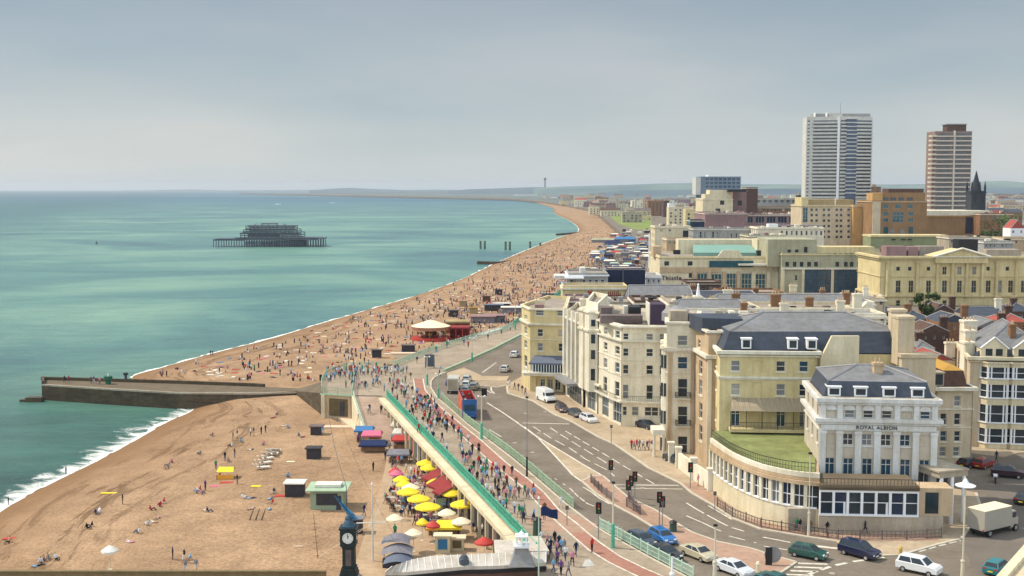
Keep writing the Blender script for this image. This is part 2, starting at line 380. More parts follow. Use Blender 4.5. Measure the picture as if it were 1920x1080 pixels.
# ---- sea
m = MB(); XS = [-26000, -9000, -3000, -1200, -500, -200, 0, 300]; YS = [20, 150, 400, 900, 2500, 6000, 12000, 24500]
m.quad((-30000, -300, 0), (600, -300, 0), (14000, 24500, 0), (-30000, 24500, 0))
sea_m = bpy.data.materials.new('sea_water'); sea_m.use_nodes = True; t = sea_m.node_tree; b = t.nodes['Principled BSDF']
tcn = N(t, 'ShaderNodeTexCoord'); ob = tcn.outputs['Object']; sep = N(t, 'ShaderNodeSeparateXYZ'); t.links.new(ob, sep.inputs[0])
big = noisen(t, ob, .006, 6, (.8, 1.15, 1), .6, .8)
shal = ramp(t, [(.34, (.060, .150, .165)), (.48, (.095, .225, .20)), (.64, (.185, .335, .25))], big).outputs[0]
yr = N(t, 'ShaderNodeMapRange'); yr.inputs[1].default_value = 150; yr.inputs[2].default_value = 420; yr.interpolation_type = 'SMOOTHSTEP'; t.links.new(sep.outputs[1], yr.inputs[0])
near = ramp(t, [(.35, (.014, .068, .060)), (.62, (.038, .135, .105))], noisen(t, ob, .03, 4, (.5, 1.3, 1))).outputs[0]
colr = mixc(t, yr.outputs[0], near, shal)
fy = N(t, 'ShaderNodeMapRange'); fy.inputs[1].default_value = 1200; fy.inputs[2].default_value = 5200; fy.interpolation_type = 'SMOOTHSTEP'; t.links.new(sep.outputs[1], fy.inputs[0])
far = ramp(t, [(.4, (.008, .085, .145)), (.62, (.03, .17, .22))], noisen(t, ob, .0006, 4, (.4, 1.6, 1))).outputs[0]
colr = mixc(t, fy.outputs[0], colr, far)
fl = N(t, 'ShaderNodeMapRange'); fl.inputs[1].default_value = -90; fl.inputs[2].default_value = -420; fl.interpolation_type = 'SMOOTHSTEP'
fx = N(t, 'ShaderNodeMath'); fx.operation = 'MULTIPLY_ADD'; fx.inputs[1].default_value = .25; t.links.new(sep.outputs[1], fx.inputs[0]); t.links.new(sep.outputs[0], fx.inputs[2])
t.links.new(fx.outputs[0], fl.inputs[0])
fm = N(t, 'ShaderNodeMath'); fm.operation = 'MULTIPLY'; fm.inputs[1].default_value = .6; t.links.new(fl.outputs[0], fm.inputs[0])
colr = mixc(t, fm.outputs[0], colr, (.008, .09, .10))
rip = ramp(t, [(.36, (.80, .82, .84)), (.66, (1.14, 1.12, 1.10))], noisen(t, ob, .10, 8, (.35, 1.5, 1), .75, .5)).outputs[0]
colr = mixc(t, 1.0, colr, rip, 'MULTIPLY')
t.links.new(colr, b.inputs['Base Color']); b.inputs['Roughness'].default_value = .30; b.inputs['IOR'].default_value = 1.33; b.inputs['Specular IOR Level'].default_value = .32
bp = N(t, 'ShaderNodeBump'); bp.inputs['Strength'].default_value = 1; bp.inputs['Distance'].default_value = 1.1
wv1 = noisen(t, ob, .16, 8, (.6, 1.7, 1), .72, .4); t.links.new(wv1, bp.inputs['Height']); t.links.new(bp.outputs[0], b.inputs['Normal'])
struct(m.build('sea', sea_m), 'calm green blue sea')

# ---- surf: irregular white foam lying along the waterline
m = MB(); rnd = random.Random(3)
foam_m = mat('foam', (.78, .78, .72), .8, .05, 2)
for i in range(0, len(SH) - 1):
 a, b2 = SH[i], SH[i + 1]; L_ = (b2 - a).length; d = (b2 - a).normalized(); n_ = Vector((-d.y, d.x))
 if n_.dot(IN[i] - a) > 0: n_ = -n_
 if a.y > 2200: continue
 k = max(2, int(L_ / 1.6))
 for q in range(k):
  p0 = a + d * L_ * q / k; p1 = a + d * L_ * (q + 1) / k
  def ww(p, s): return noise.noise(Vector((p.x * .11, p.y * .11, s))) * .5 + noise.noise(Vector((p.x * .5, p.y * .5, s))) * .35
  bw = 1.3 if a.y < 250 else 1.4
  o0, o1 = ww(p0, 0) * 1.2, ww(p1, 0) * 1.2; w0, w1 = max(.15, bw * (.7 + 1.5 * ww(p0, 5))), max(.15, bw * (.7 + 1.5 * ww(p1, 5)))
  zz = .12
  m.quad((*(p0 + n_ * (o0 - .6)), zz), (*(p1 + n_ * (o1 - .6)), zz), (*(p1 + n_ * (o1 - .6 + w1)), zz - .05), (*(p0 + n_ * (o0 - .6 + w0)), zz - .05))
struct(m.build('surf_foam', foam_m), 'white foam of small waves breaking along the beach', 'stuff', 'foam')

m = MB(); k_ = [i for i in range(len(SH) - 1) if i < KD * 8 + 2]; uvs = []; acc = 0; rows_ = 7; g = []
for i in k_:
 a = SH[i]; d = (SH[i + 1] - a).normalized(); n_ = (a - IN[i]).normalized(); acc += (SH[i + 1] - a).length
 for j in range(rows_): g.append((*(a + n_ * (j * 1.6)), .05 + .002 * j)); uvs.append((acc, j / (rows_ - 1)))
m.add(g, [(i * rows_ + j, i * rows_ + j + 1, (i + 1) * rows_ + j + 1, (i + 1) * rows_ + j) for i in range(len(k_) - 1) for j in range(rows_ - 1)])
fw = bpy.data.materials.new('foam_wash'); fw.use_nodes = True; t = fw.node_tree; b = t.nodes['Principled BSDF']; b.inputs['Base Color'].default_value = (.78, .80, .75, 1); b.inputs['Roughness'].default_value = .8
un = N(t, 'ShaderNodeUVMap'); sp_ = N(t, 'ShaderNodeSeparateXYZ'); t.links.new(un.outputs[0], sp_.inputs[0]); nf = noisen(t, un.outputs[0], .22, 6, (1, 5, 1), .7, 1.0)
mm_ = N(t, 'ShaderNodeMath'); mm_.operation = 'MULTIPLY_ADD'; mm_.inputs[1].default_value = -.34; t.links.new(sp_.outputs[1], mm_.inputs[0]); t.links.new(nf, mm_.inputs[2])
al = ramp(t, [(.38, (0, 0, 0)), (.56, (.85,) * 3)], mm_.outputs[0]); t.links.new(al.outputs[0], b.inputs['Alpha'])
o = m.build('surf_wash', fw, off=Vector((0, 0, 0))); u_ = o.data.uv_layers.new(name='UVMap')
for l in o.data.loops: u_.data[l.index].uv = uvs[l.vertex_index]
struct(o, 'thin broken foam wash in the near shallows', 'stuff', 'foam')

# ---- street level ground: one sheet to the hills
LEFT = [(1040, 1190), (1000, 1045), (965, 1003), (880, 912), (800, 828), (722, 746), (716, 743), (660, 742), (604, 738), (603, 720), (612, 704), (650, 690), (740, 687), (765, 676), (818, 656), (845, 648), (907, 629), (941, 621), (962, 611),
  (1000, 590), (1035, 564), (1085, 522), (1112, 496), (1147, 468), (1170, 446), (1160, 432), (1140, 415), (1124, 402), (1104, 392), (1062, 384), (1000, 376), (960, 372.5)]
LEFTW = [g2(x, y) for x, y in LEFT]
slab = LEFTW + [Vector((-2200, 9500)), Vector((9500, 9500)), Vector((9500, 20)), Vector((LEFTW[0].x + 40, 20)), Vector((LEFTW[0].x, 60))]
m = MB(); m.prism(ccw([tuple(p) for p in slab]), 1.0, GZ)
struct(m.build('ground', 'asphalt'), 'grey asphalt ground of the streets')
low = [(1100, 1400), (700, 1400), (655, 1180), (660, 1075), (690, 985), (716, 905), (728, 848), (692, 832), (670, 815), (648, 790), (612, 776), (612, 765), (800, 760), (1000, 960), (1100, 1100)]
m = MB(); m.prism(ccw([tuple(g2(x, y, EZ)) for x, y in low]), 1.0, EZ + .03)
struct(m.build('lower_esplanade', 'esplanade'), 'tan paving of the lower esplanade')
m = MB(); m.prism(ccw([tuple(g2(x, y, EZ)) for x, y in [(622, 773), (655, 770), (690, 832), (664, 806)]]), 2.0, EZ + .12)
struct(m.build('landing_path', 'pebble_pale'), 'pale path below the bastion')

def strip(name, pts, z0, z1, mt, label=None):
 m = MB(); m.prism(ccw([tuple(g2(x, y)) for x, y in pts]), GZ + z0, GZ + z1); o = m.build(name, mt); return struct(o, label)
PROM_L = LEFT[:19] + [(1000, 590)]
PROM_R = [(1012, 612), (985, 628), (925, 659), (870, 684), (832, 700), (814, 708), (808, 716), (808, 728), (820, 747), (845, 768), (875, 795), (905, 818), (950, 852), (1000, 893), (1060, 945), (1116, 988), (1135, 1000), (1215, 1045), (1300, 1090), (1400, 1160)]
K = .12
strip('promenade', PROM_L + PROM_R, -.5, K, 'paving', 'wide paved upper promenade')
LANE_L = [(775, 711), (779, 736), (789, 749), (803, 760), (838, 793), (883, 834), (916, 864), (963, 902), (985, 918), (1010, 948), (1044, 980), (1067, 1001), (1104, 1033), (1143, 1057), (1188, 1079), (1260, 1112)]
LANE_R = [(793, 711), (797, 732), (808, 746), (830, 768), (860, 793), (901, 826), (948, 868), (992, 901), (1020, 925), (1048, 958), (1080, 982), (1102, 1001), (1123, 1018), (1162, 1045), (1207, 1067), (1237, 1080), (1310, 1112)]
strip('cycle_lane', LANE_L + LANE_R[::-1], K - .05, K + .004, 'cycle_red', 'red cycle lane along the promenade')
strip('crossing_paving', [(985, 975), (1040, 962), (1075, 965), (1120, 985), (1105, 1001), (1010, 998)], K - .05, K + .008, 'paving_pink')
PAVE = [(950, 722), (952, 738), (1000, 753), (1040, 778), (1070, 790), (1096, 805), (1122, 820), (1153, 834), (1185, 856), (1216, 878), (1276, 907), (1297, 925), (1337, 948), (1373, 972), (1427, 993), (1510, 1007), (1571, 1016), (1600, 1034), (1647, 1043), (1690, 1041), (1722, 1032), (1760, 1021), (1802, 1011), (1822, 985), (1840, 955), (1830, 925),
  (1700, 900), (1500, 850), (1300, 780), (1100, 700), (990, 700)]
strip('pavement', PAVE, -.5, K, 'paving_pale', 'pale pavement in front of the hotels')
strip('tactile_paving', [(1280, 911), (1297, 925), (1337, 948), (1352, 957), (1372, 952), (1330, 925), (1305, 905)], K - .05, K + .006, 'paving_pink')
strip('island_front', [(1373, 972), (1427, 993), (1510, 1007), (1571, 1016), (1760, 1016), (1760, 1003), (1540, 1001), (1480, 993), (1420, 976)], K - .05, K + .007, 'paving_pink', 'pinkish kerbside paving')
MED = [(1091, 903), (1116, 925), (1143, 943), (1190, 968), (1234, 995), (1283, 1027), (1338, 1046), (1405, 1067), (1440, 1084), (1465, 1074), (1493, 1055), (1447, 1042), (1407, 1029), (1347, 1017), (1297, 999), (1255, 974), (1226, 956), (1177, 933), (1130, 893), (1110, 893)]
strip('median', MED, -.5, K, 'paving_pink', 'pink paved median between the carriageways')
strip('median_hatching', [(985, 803), (1018, 827), (1043, 857), (1074, 891), (1091, 902), (1128, 891), (1090, 868), (1059, 850), (1019, 825)], -.05, .004, 'paving_pale', 'pale hatched area tapering to the median')
strip('crossing_island', [(838, 716), (950, 716), (955, 722), (935, 727), (905, 724), (842, 722)], -.5, K, 'paving', 'paved crossing strip across the road')
strip('traffic_island', [(838, 700), (870, 690), (905, 706), (955, 706), (950, 715), (840, 714)], -.5, K - .01, 'paving_pale')
strip('side_road', [(1850, 955), (1822, 985), (1802, 1012), (1830, 1080), (2100, 1080), (2100, 860), (1900, 862), (1850, 905)], -.05, .003, 'asphalt_shaded', 'side street beside the white hotel, building shade painted in')  # darker asphalt paints the building shadow onto the street
strip('terrace_pavement', [(1812, 838), (1812, 850), (1880, 858), (1910, 850), (2100, 845), (2100, 820)], -.5, K, 'paving_pale')
strip('lawn', [(1140, 403), (1165, 401), (1222, 412), (1222, 431), (1190, 430), (1160, 420)], -.1, .05, 'grass_park', 'bright green seafront lawn far away')
def line(name, pts, w=.15, z=.006, mt='paint_white', dash=None, label=None, h=None, close=False):
 m = MB(); P = [g2(*p) if not isinstance(p, Vector) else p for p in pts]
 acc = 0
 for a, b2 in zip(P, P[1:]):
  L_ = (b2 - a).length; d = (b2 - a).normalized(); n_ = Vector((-d.y, d.x)) * w / 2
  segs = [(0, L_)] if not dash else []
  if dash:
   s = -(acc % (dash[0] + dash[1]))
   while s < L_:
    s0, s1 = max(s, 0), min(s + dash[0], L_)
    if s1 > s0: segs.append((s0, s1))
    s += dash[0] + dash[1]
  acc += L_
  for s0, s1 in segs:
   q = [a + d * s0 - n_, a + d * s1 - n_, a + d * s1 + n_, a + d * s0 + n_]
   if h: m.prism([tuple(x) for x in q], GZ + z - .3, GZ + z + h)
   else: m.quad(*[(p.x, p.y, GZ + z) for p in q])
 return struct(m.build(name, mt), label)
line('kerb', PROM_R, .3, K - .01, 'kerb', h=.02, label='pale kerb of the promenade')
line('kerb', PAVE[:26], .35, K - .01, 'kerb', h=.02, label='pale kerb of the hotel pavement')
line('kerb', MED + MED[:1], .3, K - .01, 'kerb', h=.02, label='kerb round the median')
line('kerb', [(950, 716), (955, 722), (935, 727), (905, 724), (842, 722), (838, 716), (950, 716)], .3, K - .01, 'kerb', h=.02, label='kerb of the crossing strip')
line('road_marking', LANE_L, .22, K + .010, label='white edge line of the cycle lane on the seaward side')
line('road_marking', LANE_R, .22, K + .010, label='white edge line of the cycle lane on the road side')
line('road_marking', [(913, 755), (942, 773), (968, 791), (1004, 817), (1019, 826)], .28, label='long white centre line')
line('road_marking', [(983, 800), (1008, 820), (1043, 857), (1074, 891), (1091, 903)], .28, .012, label='white line left of the hatched median')
line('road_marking', [(1019, 826), (1059, 850), (1090, 869), (1128, 891)], .28, .012, label='white line right of the hatched median')
line('road_marking', [(1000, 800), (1034, 822), (1068, 840), (1098, 861), (1140, 882), (1152, 893)], .2, dash=(4, 1.6), label='dashed lane line beside the median')
line('road_marking', [(1032, 802), (1048, 813), (1095, 842), (1134, 866), (1152, 879)], .2, dash=(4, 1.6), label='dashed lane line in mid carriageway')
line('road_marking', [(1060, 808), (1090, 826), (1142, 857), (1185, 883), (1226, 907)], .2, dash=(3, 1.2), label='dashed lane line near the hotel kerb')
line('road_marking', [(980, 793), (1068, 795)], .4, label='white stop line across the carriageway')
line('road_marking', [(1152, 909), (1273, 910)], .35, label='pale line of the crossing')
line('road_marking', [(1155, 915), (1280, 917)], .25, label='second pale line of the crossing')
line('road_marking', [(1068, 915), (1083, 930), (1101, 944), (1116, 950)], .2, dash=(2, .5), label='dashed line at the crossing on the left carriageway')
line('road_marking', [(1040, 897), (1068, 915)], .15, dash=(1, 2), label='dotted line before the crossing')
line('road_marking', [(1093, 913), (1108, 922), (1125, 935), (1143, 945)], .2, label='zigzag line beside the median')
line('road_marking', [(1287, 967), (1315, 979), (1340, 991), (1352, 996)], .22, label='white lane line near the median tip')
line('road_marking', [(1287, 943), (1310, 957), (1352, 980), (1368, 988), (1395, 996)], .24, dash=(5, .8), label='white lane line past the crossing')
line('road_marking', [(1328, 948), (1350, 961), (1372, 974)], .22, label='short white line beside the curved lounge')
line('road_marking', [(1367, 1005), (1418, 1018)], .22, dash=(2.2, 1.2), label='dashed line at the bend')
line('road_marking', [(1430, 1007), (1482, 1017)], .28, label='bold white line at the bend')
line('road_marking', [(1432, 1024), (1476, 1031)], .2, label='white line behind the green car')
line('road_marking', [(1523, 1023), (1576, 1029)], .6, label='thick white line between the green and navy cars')
line('road_marking', [(1640, 1025), (1702, 1026)], .3, label='white line at the yellow bollards')
line('road_marking', [(1513, 1078), (1540, 1068), (1565, 1060), (1600, 1053), (1640, 1047), (1668, 1044)], .45, dash=(1.6, .9), label='dashed give way line across the junction')
line('road_marking', [(1722, 1034), (1760, 1023), (1800, 1013)], .4, dash=(1.3, .5), label='dashed line along the side street corner')
for i in range(4):
 y = 1056 + i * 7
 line('road_marking', [(1496 - i * 7, y), (1552 - i * 9, y + 2)], .45, label='hatch stripe on the road beside the pink median, %s' % ['nearest the green car', 'second from the green car', 'third from the green car', 'farthest from the green car'][i])
line('road_marking', [(905, 728), (922, 737)], .3, label='faint road arrow by the crossing strip')
line('road_marking', [(921, 712), (921, 732), (927, 738)], .3, label='curved white line on the far carriageway')
line('road_marking', [(917, 805), (940, 819)], .2, label='bus stop line')
line('road_marking', [(892, 726), (905, 722), (918, 719), (950, 713)][:2], .2, label='white line at the crossing')
line('road_marking', [(905, 698), (930, 680)], .5, dash=(1, .7), label='dashed line on the far road')
line('road_marking', [(1275, 1030), (1290, 1042), (1302, 1046)], .25, label='white line beside the beige car')
line('kerb', [(832, 698), (870, 682), (925, 657), (985, 626)], .5, K, 'green_pale', h=.5, label='low mossy wall along the far road')
for i, (x, y) in enumerate([(925, 855), (998, 848), (965, 830), (1010, 812), (1022, 772), (1180, 895), (1205, 915), (1560, 1075), (1700, 1050), (985, 775)]):
 p = G(x, y); m = MB(); m.cyl(p.x, p.y, GZ - .05, GZ + .008, .35, n=10); tag(m.build('manhole_cover', 'concrete'), 'pale round manhole cover in the asphalt, ' + ['farthest down the bus lane', 'in the bus lane below the slender lamp post', 'in the middle of the bus lane', 'left of the hatched taper', 'in front of the white van', 'behind the paired signal heads', 'just past the white crossing line', 'right of the hatch stripes', 'near the white car at lower right', 'at the stop line'][i], 'manhole cover', 'manhole covers in the road')

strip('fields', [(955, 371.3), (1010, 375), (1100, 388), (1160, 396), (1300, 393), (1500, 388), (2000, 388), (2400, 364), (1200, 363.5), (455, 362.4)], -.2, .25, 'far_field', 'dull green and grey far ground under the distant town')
# ---- far hills and coast
def hill(name, pts, Y, depth, mt, label, x0=None):
 """ridge given by its skyline in the picture, standing at distance Y with real depth"""
 m = MB(); m.smooth = True; n = len(pts); rows = 6; fr = []
 xs = []
 for i in range(len(pts) - 1):
  for j in range(10):
   t_ = j / 10; xs.append((pts[i][0] * (1 - t_) + pts[i + 1][0] * t_, pts[i][1] * (1 - t_) + pts[i + 1][1] * t_))
 xs.append(pts[-1])
 g = []
 for r_ in range(rows):
  s = r_ / (rows - 1); row = []
  for i, (x, y) in enumerate(xs):
   Xp = XY(x, 355, Y).x * (1 + (s - .5) * depth / Y); H_ = max(ZY(y, Y) - 3, .5) * math.sin(math.pi * min(1, .5 + s * .0) ) if s == .5 else max(ZY(y, Y) - 3, .5)
   prof = math.sin(math.pi * (.02 + .96 * s)) ** .8
   nn = .12 * noise.noise(Vector((Xp * .0012, s * 3, Y * .001)))
   row.append((Xp, Y + (s - .5) * depth, 1 + max(0, H_ * (prof + nn * (1 if 0 < s < 1 else 0)))))
  g.append(row)
 vs = [v for row in g for v in row]; w = len(xs); m.add(vs, [(r_ * w + i, r_ * w + i + 1, (r_ + 1) * w + i + 1, (r_ + 1) * w + i) for r_ in range(rows - 1) for i in range(w - 1)])
 return struct(m.build(name, mt), label)
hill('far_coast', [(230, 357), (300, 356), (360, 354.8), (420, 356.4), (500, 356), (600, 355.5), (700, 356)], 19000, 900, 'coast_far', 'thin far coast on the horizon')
hill('hill', [(580, 356.5), (620, 353), (655, 351), (700, 353.2), (760, 356), (820, 355.5), (900, 356.5), (960, 356)], 11500, 1500, 'hill_haze_blue', 'low blue headland with a rounded top')
hill('hill', [(840, 358), (880, 354.5), (930, 353), (970, 351.5), (1010, 350), (1080, 352), (1140, 354)], 8800, 1200, 'hill_haze_blue', 'blue wooded ridge under the tall chimney')
hill('hill', [(1000, 352), (1060, 348), (1120, 346.5), (1180, 345.5), (1235, 343.5), (1300, 342.5), (1400, 344), (1520, 346), (1650, 345), (1760, 344), (1800, 342), (1850, 339), (1885, 338), (1930, 343), (2050, 346)], 8200, 1600, 'hill_haze_green', 'pale green downs along the skyline')
hill('hill', [(1100, 362), (1180, 356), (1260, 355), (1400, 353), (1500, 352), (1640, 351), (1760, 353), (1850, 350), (1930, 349), (2050, 352)], 6300, 900, 'hill_haze_blue', 'blue wooded slope behind the town')

# ================================================================== BUILDINGS
class Facade:
 """one outer wall A->B (left to right seen from outside), openings cut as real recesses"""
 def __init__(s, A, B_):
  s.A, s.B = V2(A), V2(B_); s.L = (s.B - s.A).length; s.d = (s.B - s.A).normalized(); s.n = Vector((s.d.y, -s.d.x)); s.w = []
 def u(s, px, py=600):
  r = ray(px, py); det = r.x * (-s.d.y) + s.d.x * r.y       # ray*t = A + d*u
  return (r.x * s.A.y - r.y * s.A.x) / (-r.x * s.d.y + r.y * s.d.x)
 def z(s, px, py):
  u = s.u(px, py); p = s.A + s.d * u; return ZY(py, p.y)
 def p(s, u, w, z): q = s.A + s.d * u + s.n * w; return (q.x, q.y, z)

class Bld:
 def __init__(s, name, label, cat, foot, z0, z1, wall='cream', trim='trim', group=None):
  s.foot = [V2(p) for p in ccw([tuple(p) for p in foot])]; s.z0, s.z1 = z0, z1; s.wallm, s.trimm = wall, trim
  c = sum(s.foot, Vector((0, 0))) / len(s.foot)
  s.o = thing(name, label, cat, (c.x, c.y, z0), group)
  s.F = {}; s.wall = MB(); s.trim = MB(); s.done = set(); s.nwin = 0
 def edge(s, i):
  if i not in s.F: s.F[i] = Facade(s.foot[i], s.foot[(i + 1) % len(s.foot)])
  return s.F[i]
 def near_edge(s, a):
  a = V2(a); return min(range(len(s.foot)), key=lambda i: (s.foot[i] - a).length)
 def win(s, f, u0, u1, za, zb, kind='sash', gl='glass', frame=None, sill=True, blank=False):
  """register an opening"""
  if u1 > f.L - .05 or u0 < .05: 
   u0 = max(u0, .08); u1 = min(u1, f.L - .08)
   if u1 - u0 < .12: return
  f.w.append((u0, u1, za, zb, kind, gl, frame, sill, blank))
 def rows(s, i, pxs, rows, w=None, ref=None, kind='sash', gl='glass', skip=(), blank=(), frame=None, sill=True, pyref=None, alt=None):
  """windows at picture columns pxs, rows given by (top, bottom) picture rows measured at column ref; w in metres"""
  f = s.edge(i); ref = ref or pxs[0]
  for r_, (ya, yb) in enumerate(rows):
   za, zb = f.z(ref, yb), f.z(ref, ya)
   for c_, px in enumerate(pxs):
    if (r_, c_) in skip: continue
    u = f.u(px, pyref or (ya + yb) / 2)
    g = gl
    if alt and hash((r_ * 7 + c_ * 13)) % 5 in alt: g = alt[hash((r_ * 7 + c_ * 13)) % 5]
    s.win(f, u - w / 2, u + w / 2, za, zb, kind, g, frame, sill, (r_, c_) in blank)
 def grid(s, i, n, w, zs, h, kind='plain', gl='glass', margin=.8, sill=False, frame=None):
  f = s.edge(i); step = (f.L - 2 * margin) / n
  for z in zs:
   for k in range(n):
    u = margin + step * (k + .5); s.win(f, u - w / 2, u + w / 2, z, z + h, kind, gl, frame, sill)
 def band(s, z, h, proud, skip=()):
  P = offset_poly(s.foot, proud); Q = offset_poly(s.foot, -.04); n = len(P)
  for i in range(n):
   a, b_, c, d = P[i], P[(i + 1) % n], Q[(i + 1) % n], Q[i]
   s.trim.quad((*a, z), (*b_, z), (*b_, z + h), (*a, z + h)); s.trim.quad((*a, z + h), (*b_, z + h), (*c, z + h), (*d, z + h)); s.trim.quad((*d, z), (*c, z), (*b_, z), (*a, z))
 def finish(s, recess=.22, parapet=None, cap='felt_roof', wallname='wall'):
  n = len(s.foot); s.roofz = s.z1
  for i in range(n):
   f = s.edge(i); m = s.wall
   us = sorted({0.0, f.L} | {round(v, 3) for w in f.w for v in w[:2]}); zs = sorted({s.z0, s.z1} | {round(min(max(v, s.z0), s.z1), 3) for w in f.w for v in w[2:4]})
   W_ = [(round(w[0], 3), round(w[1], 3), round(w[2], 3), round(w[3], 3)) for w in f.w]
   for a, b_ in zip(us, us[1:]):
    if b_ - a < 1e-3: continue
    mu = (a + b_) / 2; stack = None
    for c, d in zip(zs, zs[1:]):
     if d - c < 1e-3: continue
     mz = (c + d) / 2
     if any(x[0] < mu < x[1] and x[2] < mz < x[3] for x in W_):
      if stack: m.quad(f.p(a, 0, stack[0]), f.p(b_, 0, stack[0]), f.p(b_, 0, stack[1]), f.p(a, 0, stack[1])); stack = None
      continue
     stack = (stack[0], d) if stack else (c, d)
    if stack: m.quad(f.p(a, 0, stack[0]), f.p(b_, 0, stack[0]), f.p(b_, 0, stack[1]), f.p(a, 0, stack[1]))
   for (u0, u1, za, zb, kind, gl, frame, sill, blank) in f.w:
    r = recess if not blank else .12
    for q in ((u0, za, u0, zb), (u1, zb, u1, za), (u1, za, u0, za), (u0, zb, u1, zb)):
     m.quad(f.p(q[0], 0, q[1]), f.p(q[0], -r, q[1]), f.p(q[2], -r, q[3]), f.p(q[2], 0, q[3]))
    if blank: m.quad(f.p(u0, -r, za), f.p(u1, -r, za), f.p(u1, -r, zb), f.p(u0, -r, zb)); continue
    s.nwin += 1
    if gl == 'glass' and kind in ('sash', 'french', 'cross') and len(f.w) < 40: gl = ('glass', 'curtain', 'glass', 'glass_blue', 'glass', 'curtain', 'glass', 'blind', 'glass')[int(u0 * 7.3 + za * 3.1) % 9]
    fr = MB(); t = min(.09, (u1 - u0) * .12); dpt = -r + .01
    if kind in ('sash', 'french', 'cross', 'frame', 'wide'):
     fr.obox(f.A, f.d, f.n, u0, u0 + t, dpt, dpt + .07, za, zb); fr.obox(f.A, f.d, f.n, u1 - t, u1, dpt, dpt + .07, za, zb)
     fr.obox(f.A, f.d, f.n, u0 + t, u1 - t, dpt, dpt + .07, za, za + t); fr.obox(f.A, f.d, f.n, u0 + t, u1 - t, dpt, dpt + .07, zb - t, zb)
     mz, mu = (za + zb) / 2, (u0 + u1) / 2
     if kind in ('sash', 'cross', 'wide'): fr.obox(f.A, f.d, f.n, u0 + t, u1 - t, dpt, dpt + .075, mz - t * .4, mz + t * .4)
     if kind in ('french', 'cross'): fr.obox(f.A, f.d, f.n, mu - t * .4, mu + t * .4, dpt, dpt + .08, za + t, zb - t)
     if kind == 'french': fr.obox(f.A, f.d, f.n, u0 + t, u1 - t, dpt, dpt + .075, zb - (zb - za) * .25 - t * .4, zb - (zb - za) * .25 + t * .4)
     if kind == 'wide':
      for k in (1, 2): uu = u0 + (u1 - u0) * k / 3; fr.obox(f.A, f.d, f.n, uu - t * .4, uu + t * .4, dpt, dpt + .08, za + t, zb - t)
    elif kind.startswith('grid'):
     a, b_ = [int(x) for x in kind[4:].split('x')]
     for k in range(a + 1): uu = u0 + .04 + (u1 - u0 - .08) * k / a; fr.obox(f.A, f.d, f.n, uu - .04, uu + .04, dpt, dpt + .06, za, zb)
     for k in range(b_ + 1): zz = za + .04 + (zb - za - .08) * k / b_; fr.obox(f.A, f.d, f.n, u0, u1, dpt, dpt + .07, zz - .04, zz + .04)
    if sill: fr.obox(f.A, f.d, f.n, u0 - .12, u1 + .12, -r, .12, za - .16, za - .005)
    g = MB(); g.quad(f.p(u0, -r, za), f.p(u1, -r, za), f.p(u1, -r, zb), f.p(u0, -r, zb))
    if s.nwin <= 100:
     if fr.v: wo = fr.build('window', frame or s.trimm, s.o); g.build('pane', gl, wo, parent_loc(wo))
     else: g.build('window', gl, s.o)
    else:
     if not hasattr(s, 'more'): s.more = (MB(), MB())
     s.more[0].add(fr.v, fr.f); s.more[1].add(g.v, g.f)
  if hasattr(s, 'more'):
   if s.more[0].v: o = s.more[0].build('window_frame', s.trimm, s.o); o['kind'] = 'stuff'
   o = s.more[1].build('window_glazing', 'glass', s.o); o['kind'] = 'stuff'
  rz = s.z1 - (parapet or 0)
  r = MB(); r.prism([tuple(p) for p in offset_poly(s.foot, -.02)], rz - .3, rz, True, False, False); r.build('roof', cap, s.o)
  if parapet:
   ins = offset_poly(s.foot, -.35); k = len(ins)
   for i in range(k):
    a, b_, c, d = s.foot[i], s.foot[(i + 1) % k], ins[(i + 1) % k], ins[i]
    s.wall.quad((*a, s.z1), (*b_, s.z1), (*c, s.z1), (*d, s.z1)); s.wall.quad((*c, rz), (*d, rz), (*d, s.z1), (*c, s.z1))
  s.wall.build(wallname, s.wallm, s.o)
  if s.trim.v: s.trim.build('cornice', s.trimm, s.o)
  if 6 < s.nwin and s.foot[0].y < 300:
   for i in range(n):
    f = s.edge(i)
    if len(f.w) > 3 and f.n.y < -.3: m = MB(); q = f.p(f.L * .985, .1, 0); m.cyl(q[0], q[1], s.z0, s.z1 - .6, .055, .055, 6); m.build('drainpipe', 'concrete', s.o)
  return s
 def part(s, name, mb, mt, label=None):
  o = mb.build(name, mt, s.o)
  if label: o['label'] = label
  return o
 def hip(s, z, foot, h1, in1, h2, m1='slate_dark', m2='slate', ridge=None):
  """mansard lower slope then hipped top; foot has four corners"""
  P0 = [V2(p) for p in foot]
  if h1:
   P1 = offset_poly(P0, -in1); m = MB()
   for i in range(len(P0)):
    j = (i + 1) % len(P0); m.quad((*P0[i], z), (*P0[j], z), (*P1[j], z + h1), (*P1[i], z + h1))
   s.part('mansard', m, m1)
  else: P1 = P0
  z1 = z + h1; m = MB()
  e = [(P1[(i + 1) % 4] - P1[i]).length for i in range(4)]
  if e[0] + e[2] >= e[1] + e[3]: order = [0, 1, 2, 3]
  else: order = [1, 2, 3, 0]
  a, b_, c, d = [P1[i] for i in order]
  w = min((b_ - c).length, (a - b_).length * .98); l = (b_ - a).length
  mid0, mid1 = (a + d) / 2, (b_ + c) / 2; dr = (mid1 - mid0).normalized(); k = min(w / 2, l * .49) if ridge is None else ridge
  r0, r1 = mid0 + dr * k, mid1 - dr * k; zt = z1 + h2
  m.quad((*a, z1), (*b_, z1), (*r1, zt), (*r0, zt)); m.quad((*c, z1), (*d, z1), (*r0, zt), (*r1, zt))
  m.add([(*b_, z1), (*c, z1), (*r1, zt)], [(0, 1, 2)]); m.add([(*d, z1), (*a, z1), (*r0, zt)], [(0, 1, 2)])
  ro = s.part('hipped_roof', m, m2)
  hm = MB()
